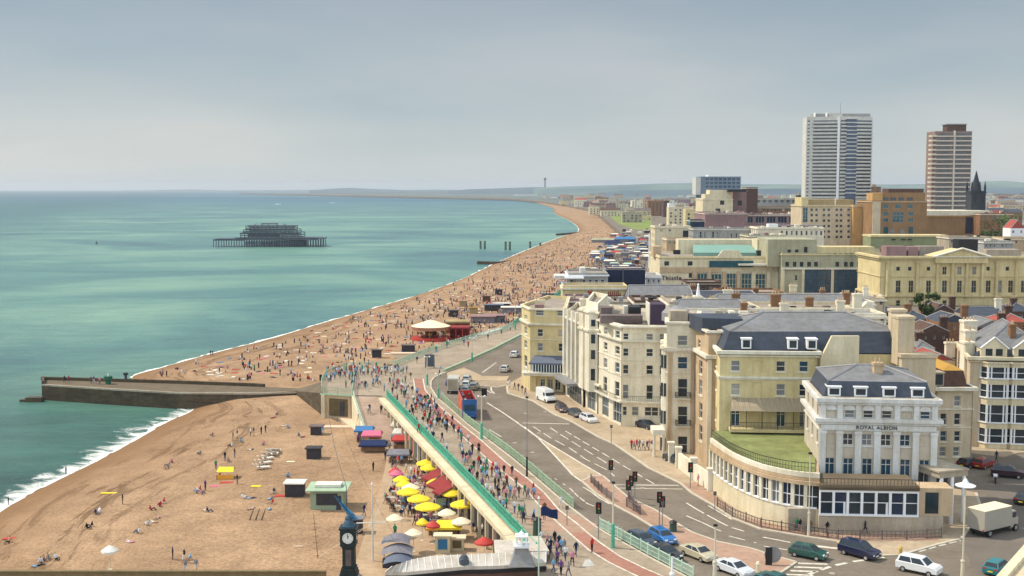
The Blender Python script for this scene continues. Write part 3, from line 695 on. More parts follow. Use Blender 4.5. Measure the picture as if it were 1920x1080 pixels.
  for q, r_ in ((a, r0), (d, r0), (b_, r1), (c, r1)): hm.tube((*q, z1 + .03), (*r_, zt + .03), .14, 4)
  hm.tube((*r0, zt + .03), (*r1, zt + .03), .14, 4)
  hm.build('ridge_tiles', 'lead', ro, parent_loc(ro))
  return r0, r1, zt
 def dormer(s, f, px, w, za, zb, back, out=-.5, trimm=None):
  u = f.u(px) if px > 40 else px
  m = MB(); m.obox(f.A, f.d, f.n, u - w / 2, u + w / 2, -back, out, za, zb); m.obox(f.A, f.d, f.n, u - w / 2 - .12, u + w / 2 + .12, -back, out + .15, zb, zb + .15)
  o = s.part('dormer', m, trimm or s.trimm)
  g = MB(); g.obox(f.A, f.d, f.n, u - w / 2 + .18, u + w / 2 - .18, out - .02, out + .03, za + .2, zb - .15); g.build('pane', 'glass', o, parent_loc(o))
 def chimney(s, x, y, z0, z1, wx, wy, mt='cream', pots=3, ang=0, pot='peach'):
  m = MB(); c, q = math.cos(ang), math.sin(ang)
  def rect(a, b_): return [(x + i * c - j * q, y + i * q + j * c) for i, j in ((-a, -b_), (a, -b_), (a, b_), (-a, b_))]
  m.prism(rect(wx / 2, wy / 2), z0, z1 - .35); m.prism(rect(wx / 2 + .12, wy / 2 + .12), z1 - .35, z1, True, True)
  o = s.part('chimney', m, mt)
  if pots:
   pm = MB()
   for k in range(pots):
    t_ = (k + .5) / pots - .5; a, b_ = (t_ * wx, 0) if wx > wy else (0, t_ * wy)
    pm.cyl(x + a * c - b_ * q, y + a * q + b_ * c, z1, z1 + .55, .14, .11, 6)
   pm.build('chimney_pots', pot, o, parent_loc(o))

def quadfoot(A, B_, depth):
 A, B_ = V2(A), V2(B_); d = (B_ - A).normalized(); n_ = Vector((-d.y, d.x))
 return [A, B_, B_ + n_ * depth, A + n_ * depth]

# ---- A. white hotel with pilasters and glazed lounge at the corner
def white_hotel():
 Ya = 141.0; A = XY(1535, 850, Ya); B_ = XY(1757, 850, Ya - 1.5)
 zc = lambda y: ZY(y, Ya)
 b = Bld('white_hotel', 'white pilastered hotel with slate mansard roof, dark lettering and a glazed lounge along its foot', 'hotel', quadfoot(A, B_, 12.5), GZ, zc(744), 'hotel_tan', 'white_stucco')
 i = b.near_edge(A); f = b.edge(i)
 cols = [1555, 1590, 1625.5, 1661, 1697, 1733]
 b.rows(i, cols, [(858, 902)], 1.25, kind='french', gl='glass_blue', sill=False)
 b.rows(i, cols, [(812, 834)], 1.25, kind='cross', alt={0: 'curtain', 1: 'curtain'}, blank=[(0, 0), (0, 5)])
 up = [1558, 1593, 1628, 1663, 1700, 1735]
 b.rows(i, up, [(768, 783)], 1.2, kind='sash', gl='glass', alt={2: 'curtain'}, blank=[(0, 0), (0, 4)])
 j = (i - 1) % 4; fl = b.edge(j)
 for zz in (zc(902), zc(834), zc(783)):
  for k in range(3): b.win(fl, 2.2 + k * 4.2, 3.5 + k * 4.2, zz, zz + 2.0, 'sash')
 jr = (i + 1) % 4; fr_ = b.edge(jr)
 for zz in (zc(902), zc(834), zc(783)):
  for k in range(3): b.win(fr_, 2.2 + k * 4.2, 3.5 + k * 4.2, zz, zz + 2.0, 'sash')
 b.band(zc(789), .42, .55); b.band(zc(794), .30, .3); b.band(zc(806), .16, .14); b.band(zc(753), .5, .4); b.band(zc(757.5), .25, .2)
 b.finish(parapet=.4, cap='lead')
 for k, px in enumerate([1539, 1573, 1608, 1644, 1680, 1716, 1752]):
  u = min(max(f.u(px, 850), .42), f.L - .42)
  m = MB(); m.obox(f.A, f.d, f.n, u - .38, u + .38, 0, .24, zc(905), zc(807)); m.obox(f.A, f.d, f.n, u - .46, u + .46, 0, .32, zc(812), zc(806.6)); m.obox(f.A, f.d, f.n, u - .46, u + .46, 0, .32, zc(907), zc(900))
  b.part('pilaster', m, 'white_stucco')
  m = MB(); m.obox(f.A, f.d, f.n, u - .33, u + .33, 0, .18, zc(786), zc(758)); b.part('pilaster', m, 'white_stucco')
 for px in up:
  u = f.u(px, 765); m = MB()
  pts = [(u + .75 * math.cos(a), zc(768) + .62 * math.sin(a)) for a in [math.pi * k / 8 for k in range(9)]]
  for (u0, z0), (u1, z1) in zip(pts, pts[1:]): m.quad(f.p(u0, .06, z0), f.p(u1, .06, z1), f.p(u1, .0, z1), f.p(u0, .0, z0)); m.add([f.p(u, .06, zc(768)), f.p(u0, .06, z0), f.p(u1, .06, z1)], [(0, 1, 2)])
  b.part('arched_head', m, 'white_stucco')
 m = MB(); m.obox(f.A, f.d, f.n, .2, f.L - .2, 0, .22, zc(804), zc(795)); fz = b.part('frieze', m, 'white_stucco')
 tx = bpy.data.curves.new('lettering', 'FONT'); tx.body = 'ROYAL ALBION'; tx.size = .62; tx.extrude = .04; tx.align_x = 'CENTER'; tx.align_y = 'CENTER'; tx.space_character = 1.15
 to = bpy.data.objects.new('tmp', tx); C.objects.link(to); me = bpy.data.meshes.new_from_object(to.evaluated_get(bpy.context.evaluated_depsgraph_get())); bpy.data.objects.remove(to)
 me.materials.append(M('black')); o = bpy.data.objects.new('lettering', me); C.objects.link(o); o.parent = fz
 p = Vector(f.p(f.u(1643, 799), .27, zc(799.3))) - parent_loc(fz); o.location = p; o.rotation_euler = (R(90), 0, math.atan2(f.d.y, f.d.x))
 ft = offset_poly(b.foot, -.55); r0, r1, zt = b.hip(zc(744) - .1, ft, 1.9, .6, ZY(683, 147) - zc(744) - 1.8, ridge=4.3)
 for px in (1569, 1619, 1673, 1727): b.dormer(f, px, 1.5, zc(743.5), zc(727), 2.4, -.5, 'trim_white')
 c = XY(1645, 700, Ya + 3.2); b.chimney(c.x, c.y, zc(722), zc(685) - .1, 1.1, 1.0, 'peach', 2)
 Yl = G(1540, 1000).y
 LA, LB = XY(1536, 960, Yl), XY(1722, 960, Yl - .8); lf = Facade(LA, LB)
 m = MB(); ztop, zs = ZY(908, Yl), ZY(966, Yl); back = 6.0
 R_ = XY(1768, 1000, Yl - 1)
 m.prism([tuple(LA), tuple(R_), (R_.x, R_.y + 3.6), (LA.x, LA.y + 3.6)], GZ, zs); b.part('terrace_wall', m, 'concrete')
 m = MB(); d, n_ = lf.d, lf.n
 m.prism([tuple(LA + n_ * .25), tuple(LB + n_ * .25), tuple(LB - n_ * 5.4), tuple(LA - n_ * 5.4)], ZY(917, Yl), ztop, True, True)
 m.obox(LA, d, n_, 0, lf.L, -.35, .38, ZY(913, Yl), ZY(911, Yl) + .1); b.part('lounge_roof', m, 'seadeck')
 W_n = 7; st = lf.L / W_n; m = MB(); z0_, z1_ = zs + .12, ZY(918, Yl)
 m.obox(LA, d, n_, 0, lf.L, -.3, .15, zs, z0_ + .1)
 for k in range(W_n + 1): m.obox(LA, d, n_, max(0, st * k - .14), min(lf.L, st * k + .14), -.25, .12, z0_, z1_)
 m.obox(LA, d, n_, 0, lf.L, -.2, .10, z1_ - .25, z1_)
 fr = b.part('lounge_frame', m, 'trim_white')
 for k in range(W_n):
  g = MB(); g.obox(LA, d, n_, st * k + .14, st * (k + 1) - .14, -.2, -.15, z0_, z1_ - .2); w = b.part('window', g, 'glass_navy' if k in (1, 5) else 'glass')
  g = MB(); mz = (z0_ + z1_) / 2; g.obox(LA, d, n_, st * k + .14, st * (k + 1) - .14, -.15, -.06, mz - .04, mz + .04)
  if k % 3 == 1: g.obox(LA, d, n_, st * k + st * .72, st * (k + 1) - .2, -.15, -.12, z0_ + .1, mz)
  g.build('glazing_bar', 'trim_white', w, parent_loc(w))
 m = MB(); m.obox(LB, d, n_, 0, 4.0, -3.5, -.6, zs, ZY(914, Yl)); e = b.part('bay', m, 'peach')
 for u in (.9,): g = MB(); g.obox(LB, d, n_, u, u + 1.5, -.62, -.55, zs + .3, ZY(922, Yl)); g.build('window', 'glass', e, parent_loc(e))
 m = MB(); rail_z = ztop
 for k in range(29): uu = lf.L * k / 28; m.obox(LA, d, n_, uu - .02, uu + .02, -.02, .02, rail_z, rail_z + .7)
 m.obox(LA, d, n_, 0, lf.L, -.03, .03, rail_z + .66, rail_z + .72); b.part('balcony_rail', m, 'iron')
 P = XY(1757, 900, Yl + 3); Q = XY(1812, 900, Yl + 4.5); pf = Facade(P, Q); m = MB()
 m.obox(P, pf.d, pf.n, .2, pf.L, -5, .2, ZY(897, Yl + 3), ZY(884, Yl + 3)); m.obox(P, pf.d, pf.n, 0, pf.L + .1, -5, .35, ZY(886, Yl + 3), ZY(883, Yl + 3)); po = b.part('porch', m, 'concrete')
 for u in (.6, pf.L * .5, pf.L - .4): g = MB(); c = P + pf.d * u; g.cyl(c.x, c.y - .1, GZ, ZY(897, Yl + 3), .27, .22, 10); g.build('column', 'trim_white', po, parent_loc(po))
 m = MB(); m.obox(P, pf.d, pf.n, 0, pf.L, -3.6, -3.2, GZ, ZY(897, Yl + 3)); m.build('door_wall', 'shopfront', po, parent_loc(po))
 return b
WH = white_hotel()

# ---- B. yellow hotel wing with veranda, set behind the roof lawn
def veranda_hotel():
 Ya = 160.0; A = XY(1349, 750, Ya); B_ = XY(1531, 750, Ya - 1.0); z = lambda y: ZY(y, Ya)
 b = Bld('veranda_hotel', 'pale yellow hotel with tall slate mansard and striped canopy veranda above a lawn roof', 'hotel', quadfoot(A, B_, 17), GZ, z(658), 'cream_yellow', 'trim')
 i = b.near_edge(A); f = b.edge(i)
 c = [1379, 1464, 1507]
 b.rows(i, c, [(676, 696), (719, 741)], 1.25, alt={0: 'curtain'}); b.rows(i, c, [(768, 799)], 1.25, kind='french', alt={1: 'curtain'}, sill=False); b.rows(i, [1376, 1461], [(811, 839)], 1.25, kind='french', gl='curtain', sill=False)
 b.rows(i, [1420], [(676, 700), (717, 744), (765, 798), (810, 840)], 1.3, blank=[(k, 0) for k in range(4)])
 j = (i - 1) % 4; fl = b.edge(j)
 for y in (696, 741, 799, 839):
  for k in range(3): b.win(fl, 2 + 5 * k, 3.3 + 5 * k, z(y), z(y) + 1.9)
 b.band(z(663), .45, .5); b.band(z(668), .2, .25); b.band(z(709), .28, .22); b.band(z(711.5), .12, .1)
 b.finish(parapet=.5)
 ft = offset_poly(b.foot, -.3)
 lo = V2(A) + Vector((.3, .6)); ro = XY(1712, 700, Ya + .8)
 big = [lo, V2((ro.x, ro.y)), V2((ro.x, ro.y + 15)), V2((lo.x, lo.y + 16))]
 m = MB(); m.prism([tuple(p) for p in [V2(B_) + Vector((.05, 1.2)), V2((ro.x, ro.y + .2)), V2((ro.x, ro.y + 14.8)), V2((B_[0] + .05, B_[1] + 15))]], GZ, z(658) - .6); b.part('rear_wing', m, 'cream_yellow')
 b.hip(z(658) - .45, big, 2.9, 1.3, 2.0, ridge=6)
 for px in (1402, 1490, 1526): b.dormer(f, px, 1.3, z(655), z(637), 2.8, -.9, 'trim_white')
 A2 = f.A; zc, zb = z(765), z(801); u0, u1 = f.u(1366, 780), f.u(1514, 780)
 m = MB(); pts = [(0, z(745)), (.7, z(750)), (1.45, z(757)), (2.0, zc)]
 for (w0, a), (w1, b_) in zip(pts, pts[1:]):
  m.quad(f.p(u0 + .5 - w0 * .25, w0, a), f.p(u1 - .5 + w0 * .25, w0, a), f.p(u1 - .5 + w1 * .25, w1, b_), f.p(u0 + .5 - w1 * .25, w1, b_))
  m.quad(f.p(u0 + .5 - w1 * .25, w1, b_ - .05), f.p(u1 - .5 + w1 * .25, w1, b_ - .05), f.p(u1 - .5 + w0 * .25, w0, a - .05), f.p(u0 + .5 - w0 * .25, w0, a - .05))
 cn = b.part('canopy', m, 'canopy_stripe')
 m = MB(); m.obox(A2, f.d, f.n, u0, u1, .02, 2.0, zb, zb + .18); m.obox(A2, f.d, f.n, u0, u1, .02, 2.05, zb - .25, zb - .02); bl = b.part('balcony', m, 'cream_yellow')
 m = MB()
 for k in range(6): uu = u0 + .1 + (u1 - u0 - .2) * k / 5; m.obox(A2, f.d, f.n, uu - .04, uu + .04, 1.9, 1.98, zb + .18, zc)
 for k in range(60): uu = u0 + .05 + (u1 - u0 - .1) * k / 59; m.obox(A2, f.d, f.n, uu - .015, uu + .015, 1.93, 1.96, zb + .18, zb + 1.1)
 m.obox(A2, f.d, f.n, u0, u1, 1.92, 1.97, zb + 1.08, zb + 1.14); m.build('railing', 'iron', bl, parent_loc(bl))
 P = f.A + f.d * f.u(1499, 840); m = MB(); m.obox(P, f.d, f.n, 0, f.L - f.u(1499, 840) - .1, .02, 3.2, ZY(875, Ya), ZY(824, Ya)); m.obox(P, f.d, f.n, -.1, f.L - f.u(1499, 840), .02, 3.3, ZY(824, Ya), ZY(821, Ya)); b.part('stair_block', m, 'cream')
 gy = Ya - 1.7; p0, p1 = XY(1540, 650, gy), XY(1611, 650, gy); m = MB()
 m.add([(p0.x, p0.y, GZ), (p1.x, p1.y, GZ), (p1.x, p1.y, ZY(630, gy)), ((p0.x + .28 * (p1.x - p0.x)), p0.y, ZY(630, gy)), (p0.x, p0.y, ZY(672, gy)),
           (p0.x, p0.y + .6, GZ), (p1.x, p1.y + .6, GZ), (p1.x, p1.y + .6, ZY(630, gy)), ((p0.x + .28 * (p1.x - p0.x)), p0.y + .6, ZY(630, gy)), (p0.x, p0.y + .6, ZY(672, gy))],
          [(0, 1, 2, 3, 4), (9, 8, 7, 6, 5), (2, 7, 8, 3), (3, 8, 9, 4), (1, 6, 7, 2), (0, 4, 9, 5)])
 b.part('gable_wall', m, 'cream')
 c1 = XY(1693, 640, Ya - 1); b.chimney(c1.x, c1.y, z(680), ZY(590, Ya), 2.2, 2.6, 'cream_shade', 0)
 c1 = XY(1681, 640, Ya + 2.5); b.chimney(c1.x, c1.y, z(680), ZY(579, Ya + 2.5), 2.0, 1.6, 'cream_shade', 0)
 m = MB(); m.box(c1.x - 1.2, c1.x + 3.4, c1.y - 6.0, c1.y - 3.8, GZ, ZY(668, Ya - 2)); m.box(c1.x - 1.4, c1.x + 3.6, c1.y - 6.2, c1.y - 3.7, ZY(668, Ya - 2), ZY(661, Ya - 2)); b.part('stack_base', m, 'cream_shade')
 return b
VH = veranda_hotel()

# ---- curved lounge with lawn on its roof
def curved_lounge():
 base = [(1330, 917), (1345, 930), (1368, 948), (1395, 963), (1425, 976), (1460, 986), (1495, 993), (1534, 997)]
 P = [g2(*p) for p in base]; P = dens(P, 3)
 zt = ZY(893, P[-1].y + .5); zs = ZY(955, P[-1].y)
 back = [XY(1531, 850, 158.5), XY(1336, 850, 160.0)]
 o = thing('curved_lounge', 'long curved glazed lounge with a bright green lawn roof and iron rail', 'lounge', (P[8].x, P[8].y + 6, GZ))
 m = MB(); m.prism([tuple(p) for p in P + back], GZ, zs); m.build('base_wall', 'cream', o)
 In = [p + (Vector((P[0].x + 14, 165)) - p).normalized() * .5 for p in P]
 m = MB(); m.prism([tuple(p) for p in In + back], zs, zs + .05); m.build('floor', 'seadeck', o)
 m = MB(); Out = [p + (p - Vector((P[-1].x - 3, 165))).normalized() * .35 for p in P]
 m.prism([tuple(p) for p in Out + back], zt - 1.0, zt - .55, True, True); m.prism([tuple(p) for p in P + back], zt - .5, zt - .1, True, True); m.build('roof_cornice', 'peach', o)
 m = MB()
 for a, b_ in zip(P, P[1:]):
  d = (b_ - a).normalized(); n_ = Vector((d.y, -d.x)); L_ = (b_ - a).length; m.obox(a, d, n_, -.03, L_ + .03, -.35, .02, zt - .12, zt + .45)
 m.build('parapet', 'ivory', o)
 lawn = [p + (Vector((P[-1].x - 3, 175)) - p).normalized() * 1.7 for p in P]
 m = MB(); m.prism([tuple(p) for p in lawn + [b_ + Vector((0, .0)) for b_ in back]], zt - .3, zt + .12); m.build('roof_lawn', 'lawn', o)
 m = MB()
 for a, b_ in zip(lawn, lawn[1:]):
  d = (b_ - a).normalized(); n_ = Vector((d.y, -d.x)); L_ = (b_ - a).length; k = max(2, int(L_ / .3))
  m.obox(a, d, n_, 0, L_, -.03, .03, zt + 1.2, zt + 1.27); m.obox(a, d, n_, 0, L_, -.02, .02, zt + .7, zt + .74)
  for q in range(k): m.obox(a, d, n_, L_ * q / k, L_ * q / k + .035, -.015, .02, zt + .1, zt + 1.2)
 m.build('roof_railing', 'iron', o)
 tot = [0]
 for a, b_ in zip(P, P[1:]): tot.append(tot[-1] + (b_ - a).length)
 def at(s_):
  s_ = min(max(s_, 0), tot[-1] - 1e-3)
  for k in range(len(P) - 1):
   if s_ <= tot[k + 1]: return P[k] + (P[k + 1] - P[k]) * ((s_ - tot[k]) / (tot[k + 1] - tot[k]))
 n = 15; st = tot[-1] / n
 for k in range(n):
  a, b_ = at(st * k), at(st * (k + 1)); d = (b_ - a).normalized(); n_ = Vector((d.y, -d.x)); L_ = (b_ - a).length
  m = MB(); m.obox(a, d, n_, -.2, .22, -.4, .08, zs, zt - 1.0); m.build('pier', 'ivory', o)
  m = MB(); m.obox(a, d, n_, .22, L_ - .2, -.32, -.26, zs + .1, zt - 1.0); w = m.build('window', ('glass', 'curtain', 'glass_navy', 'glass', 'glass')[k % 5], o)
  m = MB(); mz = (zs + zt - 1) / 2; m.obox(a, d, n_, .22, L_ - .2, -.26, -.16, mz - .05, mz + .05); m.obox(a, d, n_, .22, L_ - .2, -.3, .12, zs, zs + .16); m.obox(a, d, n_, L_ / 2 - .04, L_ / 2 + .04, -.26, -.18, zs + .1, zt - 1.0)
  m.build('window_frame', 'trim_white', w, parent_loc(w))
 m = MB(); a = P[-1] + Vector((-.3, .2)); m.prism([(a.x - 3.2, a.y - .1), (a.x + .1, a.y - .1), (a.x + .1, a.y + .6), (a.x - 3.2, a.y + .6)], GZ, zs + .05); m.build('pier', 'concrete', o)
 return o
CL = curved_lounge()

# ---- C. tall bow fronted terrace (two blocks seen end on)
def bay_terrace():
 Yc = G(1275, 850).y; A = XY(1249, 750, Yc); B_ = XY(1304, 750, Yc - .3); z = lambda y: ZY(y, Yc)
 side = G(1236, 838).to_2d()
 b = Bld('bow_fronted_house', 'tall cream seafront house with iron balconies, end wall facing the street corner', 'house', [A, B_, B_ + Vector((3, 16)), Vector((A.x + 2.1, A.y + 16))], GZ, z(603), 'ivory', 'trim')
 i = b.near_edge(A); f = b.edge(i)
 b.rows(i, [1280], [(629, 648), (669, 692), (710, 745), (762, 797), (818, 850)], 1.5, gl='glass', kind='sash')
 fl = b.edge((i - 1) % 4)
 for y in (648, 692, 745, 797):
  for k in range(3): b.win(fl, 1.6 + 5 * k, 2.9 + 5 * k, z(y), z(y) + 2.2, 'sash')
 b.band(z(657), .5, .45); b.band(z(660), .2, .25); b.band(z(700), .18, .12); b.band(z(603) - .35, .3, .35)
 b.finish(parapet=.7)
 m = MB()
 for u, w in ((.25, .5), (f.L - .75, .5)): m.obox(f.A, f.d, f.n, u, u + w, 0, .22, GZ, z(658))
 b.part('pilaster', m, 'peach')
 for y in (745, 797):
  m = MB(); u = f.u(1280, y); m.obox(f.A, f.d, f.n, u - 1.1, u + 1.1, 0, .8, z(y) - .15, z(y)); bl = b.part('balcony', m, 'trim')
  m = MB()
  for k in range(12): uu = u - 1.08 + 2.16 * k / 11; m.obox(f.A, f.d, f.n, uu - .02, uu + .02, .74, .78, z(y), z(y) + .85)
  m.obox(f.A, f.d, f.n, u - 1.1, u + 1.1, .72, .8, z(y) + .85, z(y) + .92); m.obox(f.A, f.d, f.n, u - 1.1, u - 1.06, 0, .78, z(y) + .1, z(y) + .85); m.obox(f.A, f.d, f.n, u + 1.06, u + 1.1, 0, .78, z(y) + .1, z(y) + .85); m.build('railing', 'iron', bl, parent_loc(bl))
 for k, (dy, h) in enumerate(((.6, 655), (6.5, 655))):
  m = MB(); cx, cy = A.x + .5 + dy * .13, A.y + dy + 1.2; m.smooth = False
  m.cyl(cx, cy, GZ, z(h), 1.15, n=14); m.cyl(cx, cy, z(h) - .1, z(h) + .4, 1.35, n=14); by = b.part('bow', m, 'ivory')
  for y in (692, 745, 797, 848):
   g = MB()
   for a in (200, 240, 285, 325 - 200 + 0):
    a0 = R(a); p = Vector((cx + 1.17 * math.cos(a0), cy + 1.17 * math.sin(a0))); d = Vector((-math.sin(a0), math.cos(a0))); n_ = Vector((math.cos(a0), math.sin(a0))); g.obox(p, d, n_, -.28, .28, -.1, .04, z(y), z(y) + 2.0)
   g.build('window', 'glass', by, parent_loc(by))
 m = MB(); m.box(A.x + .8, A.x + 3.4, A.y + 2, A.y + 5, z(603) - .7, z(586)); m.box(A.x + 4.2, A.x + 4.9, A.y + 1, A.y + 12, z(603) - .7, z(592)); b.part('roof_room', m, 'concrete')
 m = MB(); m.lathe(A.x + 2.6, A.y + 8, [(2.4, z(603) - .7), (2.4, z(596)), (1.9, z(590)), (0, z(582))], 14); b.part('roof_dome', m, 'lead')
 P = XY(1244, 800, Yc - 2.5); m = MB(); m.box(P.x - 1.6, P.x + .2, P.y - .5, P.y + 3, GZ + 3.4, GZ + 4.2); po = b.part('portico', m, 'trim')
 for dx in (-1.4, 0): g = MB(); g.cyl(P.x + dx, P.y - .2, GZ, GZ + 3.4, .24, .2, 10); g.build('column', 'ivory', po, parent_loc(po))
 Yn = 166.0; A2 = XY(1327, 750, Yn); B2 = XY(1350, 750, Yn - .2); Fb = XY(1303, 750, Yc - 1.0); z2 = lambda y: ZY(y, Yn)
 b2 = Bld('corner_house', 'cream house stepped forward of its neighbour, with narrow tall windows in its bright sea wall', 'house', [A2, B2, B2 + Vector((1.5, 18)), Fb + Vector((1.0, 8)), Fb], GZ, z2(620), 'peach', 'trim')
 i = b2.near_edge(Fb); f = b2.edge(i)
 b2.rows(i, [1314], [(676, 702), (712, 741), (755, 785), (797, 827)], 1.9, kind='sash')
 b2.rows(i, [1311], [(637, 652)], 1.6, kind='sash')
 b2.band(z2(672), .5, .5); b2.band(z2(620) - .3, .3, .35)
 b2.finish(parapet=.6)
 m = MB(); m.prism([(A2.x - .1, A2.y - .25), (A2.x + .5, A2.y - .25), (A2.x + .5, A2.y), (A2.x - .1, A2.y)], GZ, z2(674)); b2.part('pilaster', m, 'trim')
 rm = MB(); c = A2 + Vector((2.2, 5)); rm.prism([(A2.x - .5, A2.y + 2.5), (A2.x + 5, A2.y + 1.2), (A2.x + 6, A2.y + 9), (A2.x - 1.5, A2.y + 9)], z2(620) - .6, z2(600)); b2.part('roof_room', rm, 'slate_dark')
 return b
BT = bay_terrace()
o = thing('garden_wall', 'low cream garden wall with square piers on the corner pavement', 'wall', G(1290, 890))
m = MB(); P = [G(1272, 878), G(1300, 900), G(1332, 921)]
for a, b_ in zip(P, P[1:]):
 d = (b_ - a).to_2d().normalized(); n_ = Vector((d.y, -d.x)); m.obox(a.to_2d(), d, n_, 0, (b_ - a).length, -.2, .2, GZ, GZ + 2.4)
m.build('wall', 'ivory', o)
for p in P + [G(1258, 868)]:
 m = MB(); m.box(p.x - .4, p.x + .4, p.y - .4, p.y + .4, GZ, GZ + 2.9); m.box(p.x - .5, p.x + .5, p.y - .5, p.y + .5, GZ + 2.9, GZ + 3.15); m.build('pier', 'trim', o)

# ---- D. long cream hotel: flat end wall then bays marching away along the front
def cream_hotel():
 c0 = G(1166, 800).to_2d(); Yd = c0.y; z = lambda y: ZY(y, Yd)
 c1 = XY(1254, 700, Yd - 1.0); k1 = g2(1148, 792); k2 = g2(1122, 778)
 b = Bld('cream_corner_hotel', 'long cream five storey hotel with curved corner and slender balcony line above the pavement', 'hotel', [k2, k1, c0, c1, c1 + Vector((2, 24)), k2 + Vector((4, 24))], GZ, z(609), 'ivory', 'trim')
 i = b.near_edge(c0); f = b.edge(i)
 rows5 = [(626, 640), (655, 667), (684, 703), (720, 747), (762, 779)]
 b.rows(i, [1172, 1218, 1243], [(625, 637), (653, 668), (684, 701), (721, 748)], 1.15, alt={1: 'curtain', 3: 'curtain'})
 b.rows(i, [1194], [(625, 637), (653, 668), (684, 701), (721, 748)], 1.15, blank=[(k, 0) for k in range(4)])
 b.rows(i, [1169, 1191, 1215, 1228, 1242], [(762, 779)], 1.15, alt={2: 'curtain'})
 for e, px in ((b.near_edge(k1), 1156), (b.near_edge(k2), 1135)):
  fe = b.edge(e)
  for (ya, yb) in [(623, 637), (652, 667), (683, 702), (719, 747)]:
   b.win(fe, fe.L / 2 - 1.0, fe.L / 2 + .8, z(yb), z(ya), 'sash')
  b.win(fe, fe.L / 2 - 1.6, fe.L / 2 + 1.6, GZ + .4, z(757), 'wide', 'glass_blue', None, False)
 b.band(z(614), .3, .5); b.band(z(636.5) - .35, .28, .4); b.band(z(706), .12, .1); b.band(z(754), .3, .7); b.band(z(676), .1, .08)
 b.finish(parapet=.6)
 m = MB()
 for (a, b_) in ((k2, k1), (k1, c0), (c0, c1)):
  d = (b_ - a).normalized(); n_ = Vector((d.y, -d.x)); L_ = (b_ - a).length
  for k in range(int(L_ / .35)): m.obox(a, d, n_, k * .35, k * .35 + .03, .6, .64, z(754) + .3, z(754) + 1.1)
  m.obox(a, d, n_, 0, L_, .6, .65, z(754) + 1.1, z(754) + 1.15)
 b.part('balcony_rail', m, 'iron')
 def rb(x0, x1, yt, Y, dep, mt, name='roof_room', zb=None):
  a, c = XY(x0, yt, Y), XY(x1, yt, Y); m = MB(); m.prism([tuple(a), tuple(c), (c.x, c.y + dep), (a.x, a.y + dep)], zb or z(612), ZY(yt, Y)); return b.part(name, m, mt)
 rb(1219, 1248, 571, Yd + 2, 5, 'mauve_dark', 'plant_room'); rb(1217, 1219, 569, Yd + 1.9, 5, 'trim', 'parapet_wall')
 rb(1127, 1148, 577, Yd + 7, 4, 'rust'); rb(1181, 1202, 576, Yd + 8, 4, 'black'); rb(1127, 1205, 592, Yd + 4, 3, 'rust', 'roof_clutter'); rb(1170, 1178, 574, Yd + 9, 2, 'trim', 'chimney')
 n0, n1, n2, n3 = k2, g2(1098, 766), g2(1080, 753), g2(1060, 741)
 z3 = z
 b2 = Bld('bay_fronted_hotel', 'cream hotel with stacked canted bays next to the curved corner hotel', 'hotel', [n1, n0 + Vector((-.2, .2)), n0 + Vector((3, 18)), n1 + Vector((2.5, 18))], GZ, z(585) + .4, 'ivory', 'trim')
 i = b2.near_edge(n1); f = b2.edge(i)
 for ya, yb in [(613, 628), (642, 660), (672, 692), (708, 732)]:
  for t_ in (.2, .5, .8): b2.win(f, f.L * t_ - .9, f.L * t_ + .9, z(yb), z(ya), 'sash')
 b2.win(f, 1, f.L - 1, GZ + .3, z(750), 'grid5x2', 'glass_blue', None, False)
 b2.band(z(600), .3, .45); b2.band(z(634), .3, .35); b2.band(z(742), .3, .5)
 b2.finish(parapet=.8)
 for t_, pxw in ((.98, 1), (.46, 1)):
  a = f.A + f.d * f.L * t_; m = MB(); q = [a + f.n * 1.3 - f.d * 3.0, a + f.n * 1.3 - f.d * .8, a, a - f.d * 3.8]
  m.prism([tuple(p) for p in ccw([tuple(p) for p in q])], GZ + 4, z(594)); m.prism([tuple(p) for p in offset_poly(ccw([tuple(p) for p in q]), .25)], z(637), z(633), True, True); m.prism([tuple(p) for p in offset_poly(ccw([tuple(p) for p in q]), .25)], z(600), z(597), True, True)
  by = b2.part('bay', m, 'ivory')
  fe = Facade(q[1], q[2])
  for ya, yb in [(613, 626), (642, 660), (673, 691), (710, 733)]:
   g = MB(); g.obox(q[1] if (q[2] - q[1]).y < 0 else q[2], fe.d, fe.n, fe.L * .25, fe.L * .75, -.03, .03, z(yb), z(ya)); g.build('window', 'glass', by, parent_loc(by))
 Ye = n2.y; ze = lambda y: ZY(y, Ye)
 b3 = Bld('white_panelled_hotel', 'white hotel front with tall grooved panels and blue glazed ground floor', 'hotel', [n3, n1 + Vector((-.5, .6)), n1 + Vector((3, 20)), n3 + Vector((3.5, 18))], GZ, ze(590), 'ivory', 'trim')
 i = b3.near_edge(n3); f = b3.edge(i)
 for t_ in (.14, .38, .62, .86):
  b3.win(f, f.L * t_ - 1.1, f.L * t_ + 1.1, ze(700), ze(665), 'sash', 'curtain'); b3.win(f, f.L * t_ - 1.1, f.L * t_ + 1.1, ze(662), ze(640), 'sash', 'curtain'); b3.win(f, f.L * t_ - 1.1, f.L * t_ + 1.1, ze(634), ze(612), 'sash', 'curtain')
 b3.win(f, 1, f.L - 1, GZ + .2, ze(718), 'grid6x2', 'glass_blue', None, False)
 b3.band(ze(603), .4, .4); b3.band(ze(714), .3, .6)
 b3.finish(parapet=.8)
 for t_ in (0.02, .26, .5, .74, .98):
  m = MB(); m.obox(f.A, f.d, f.n, f.L * t_ - .5, f.L * t_ + .4, 0, .55, ze(712), ze(583)); b3.part('pilaster', m, 'trim')
 e = (i + 1) % 4; fe = b3.edge(e)
 m = MB(); a = f.A + f.d * 1.5; m.obox(a, f.d, f.n, 0, f.L - 3, .1, 2.6, ze(716), ze(711)); b3.part('canopy', m, 'lead')
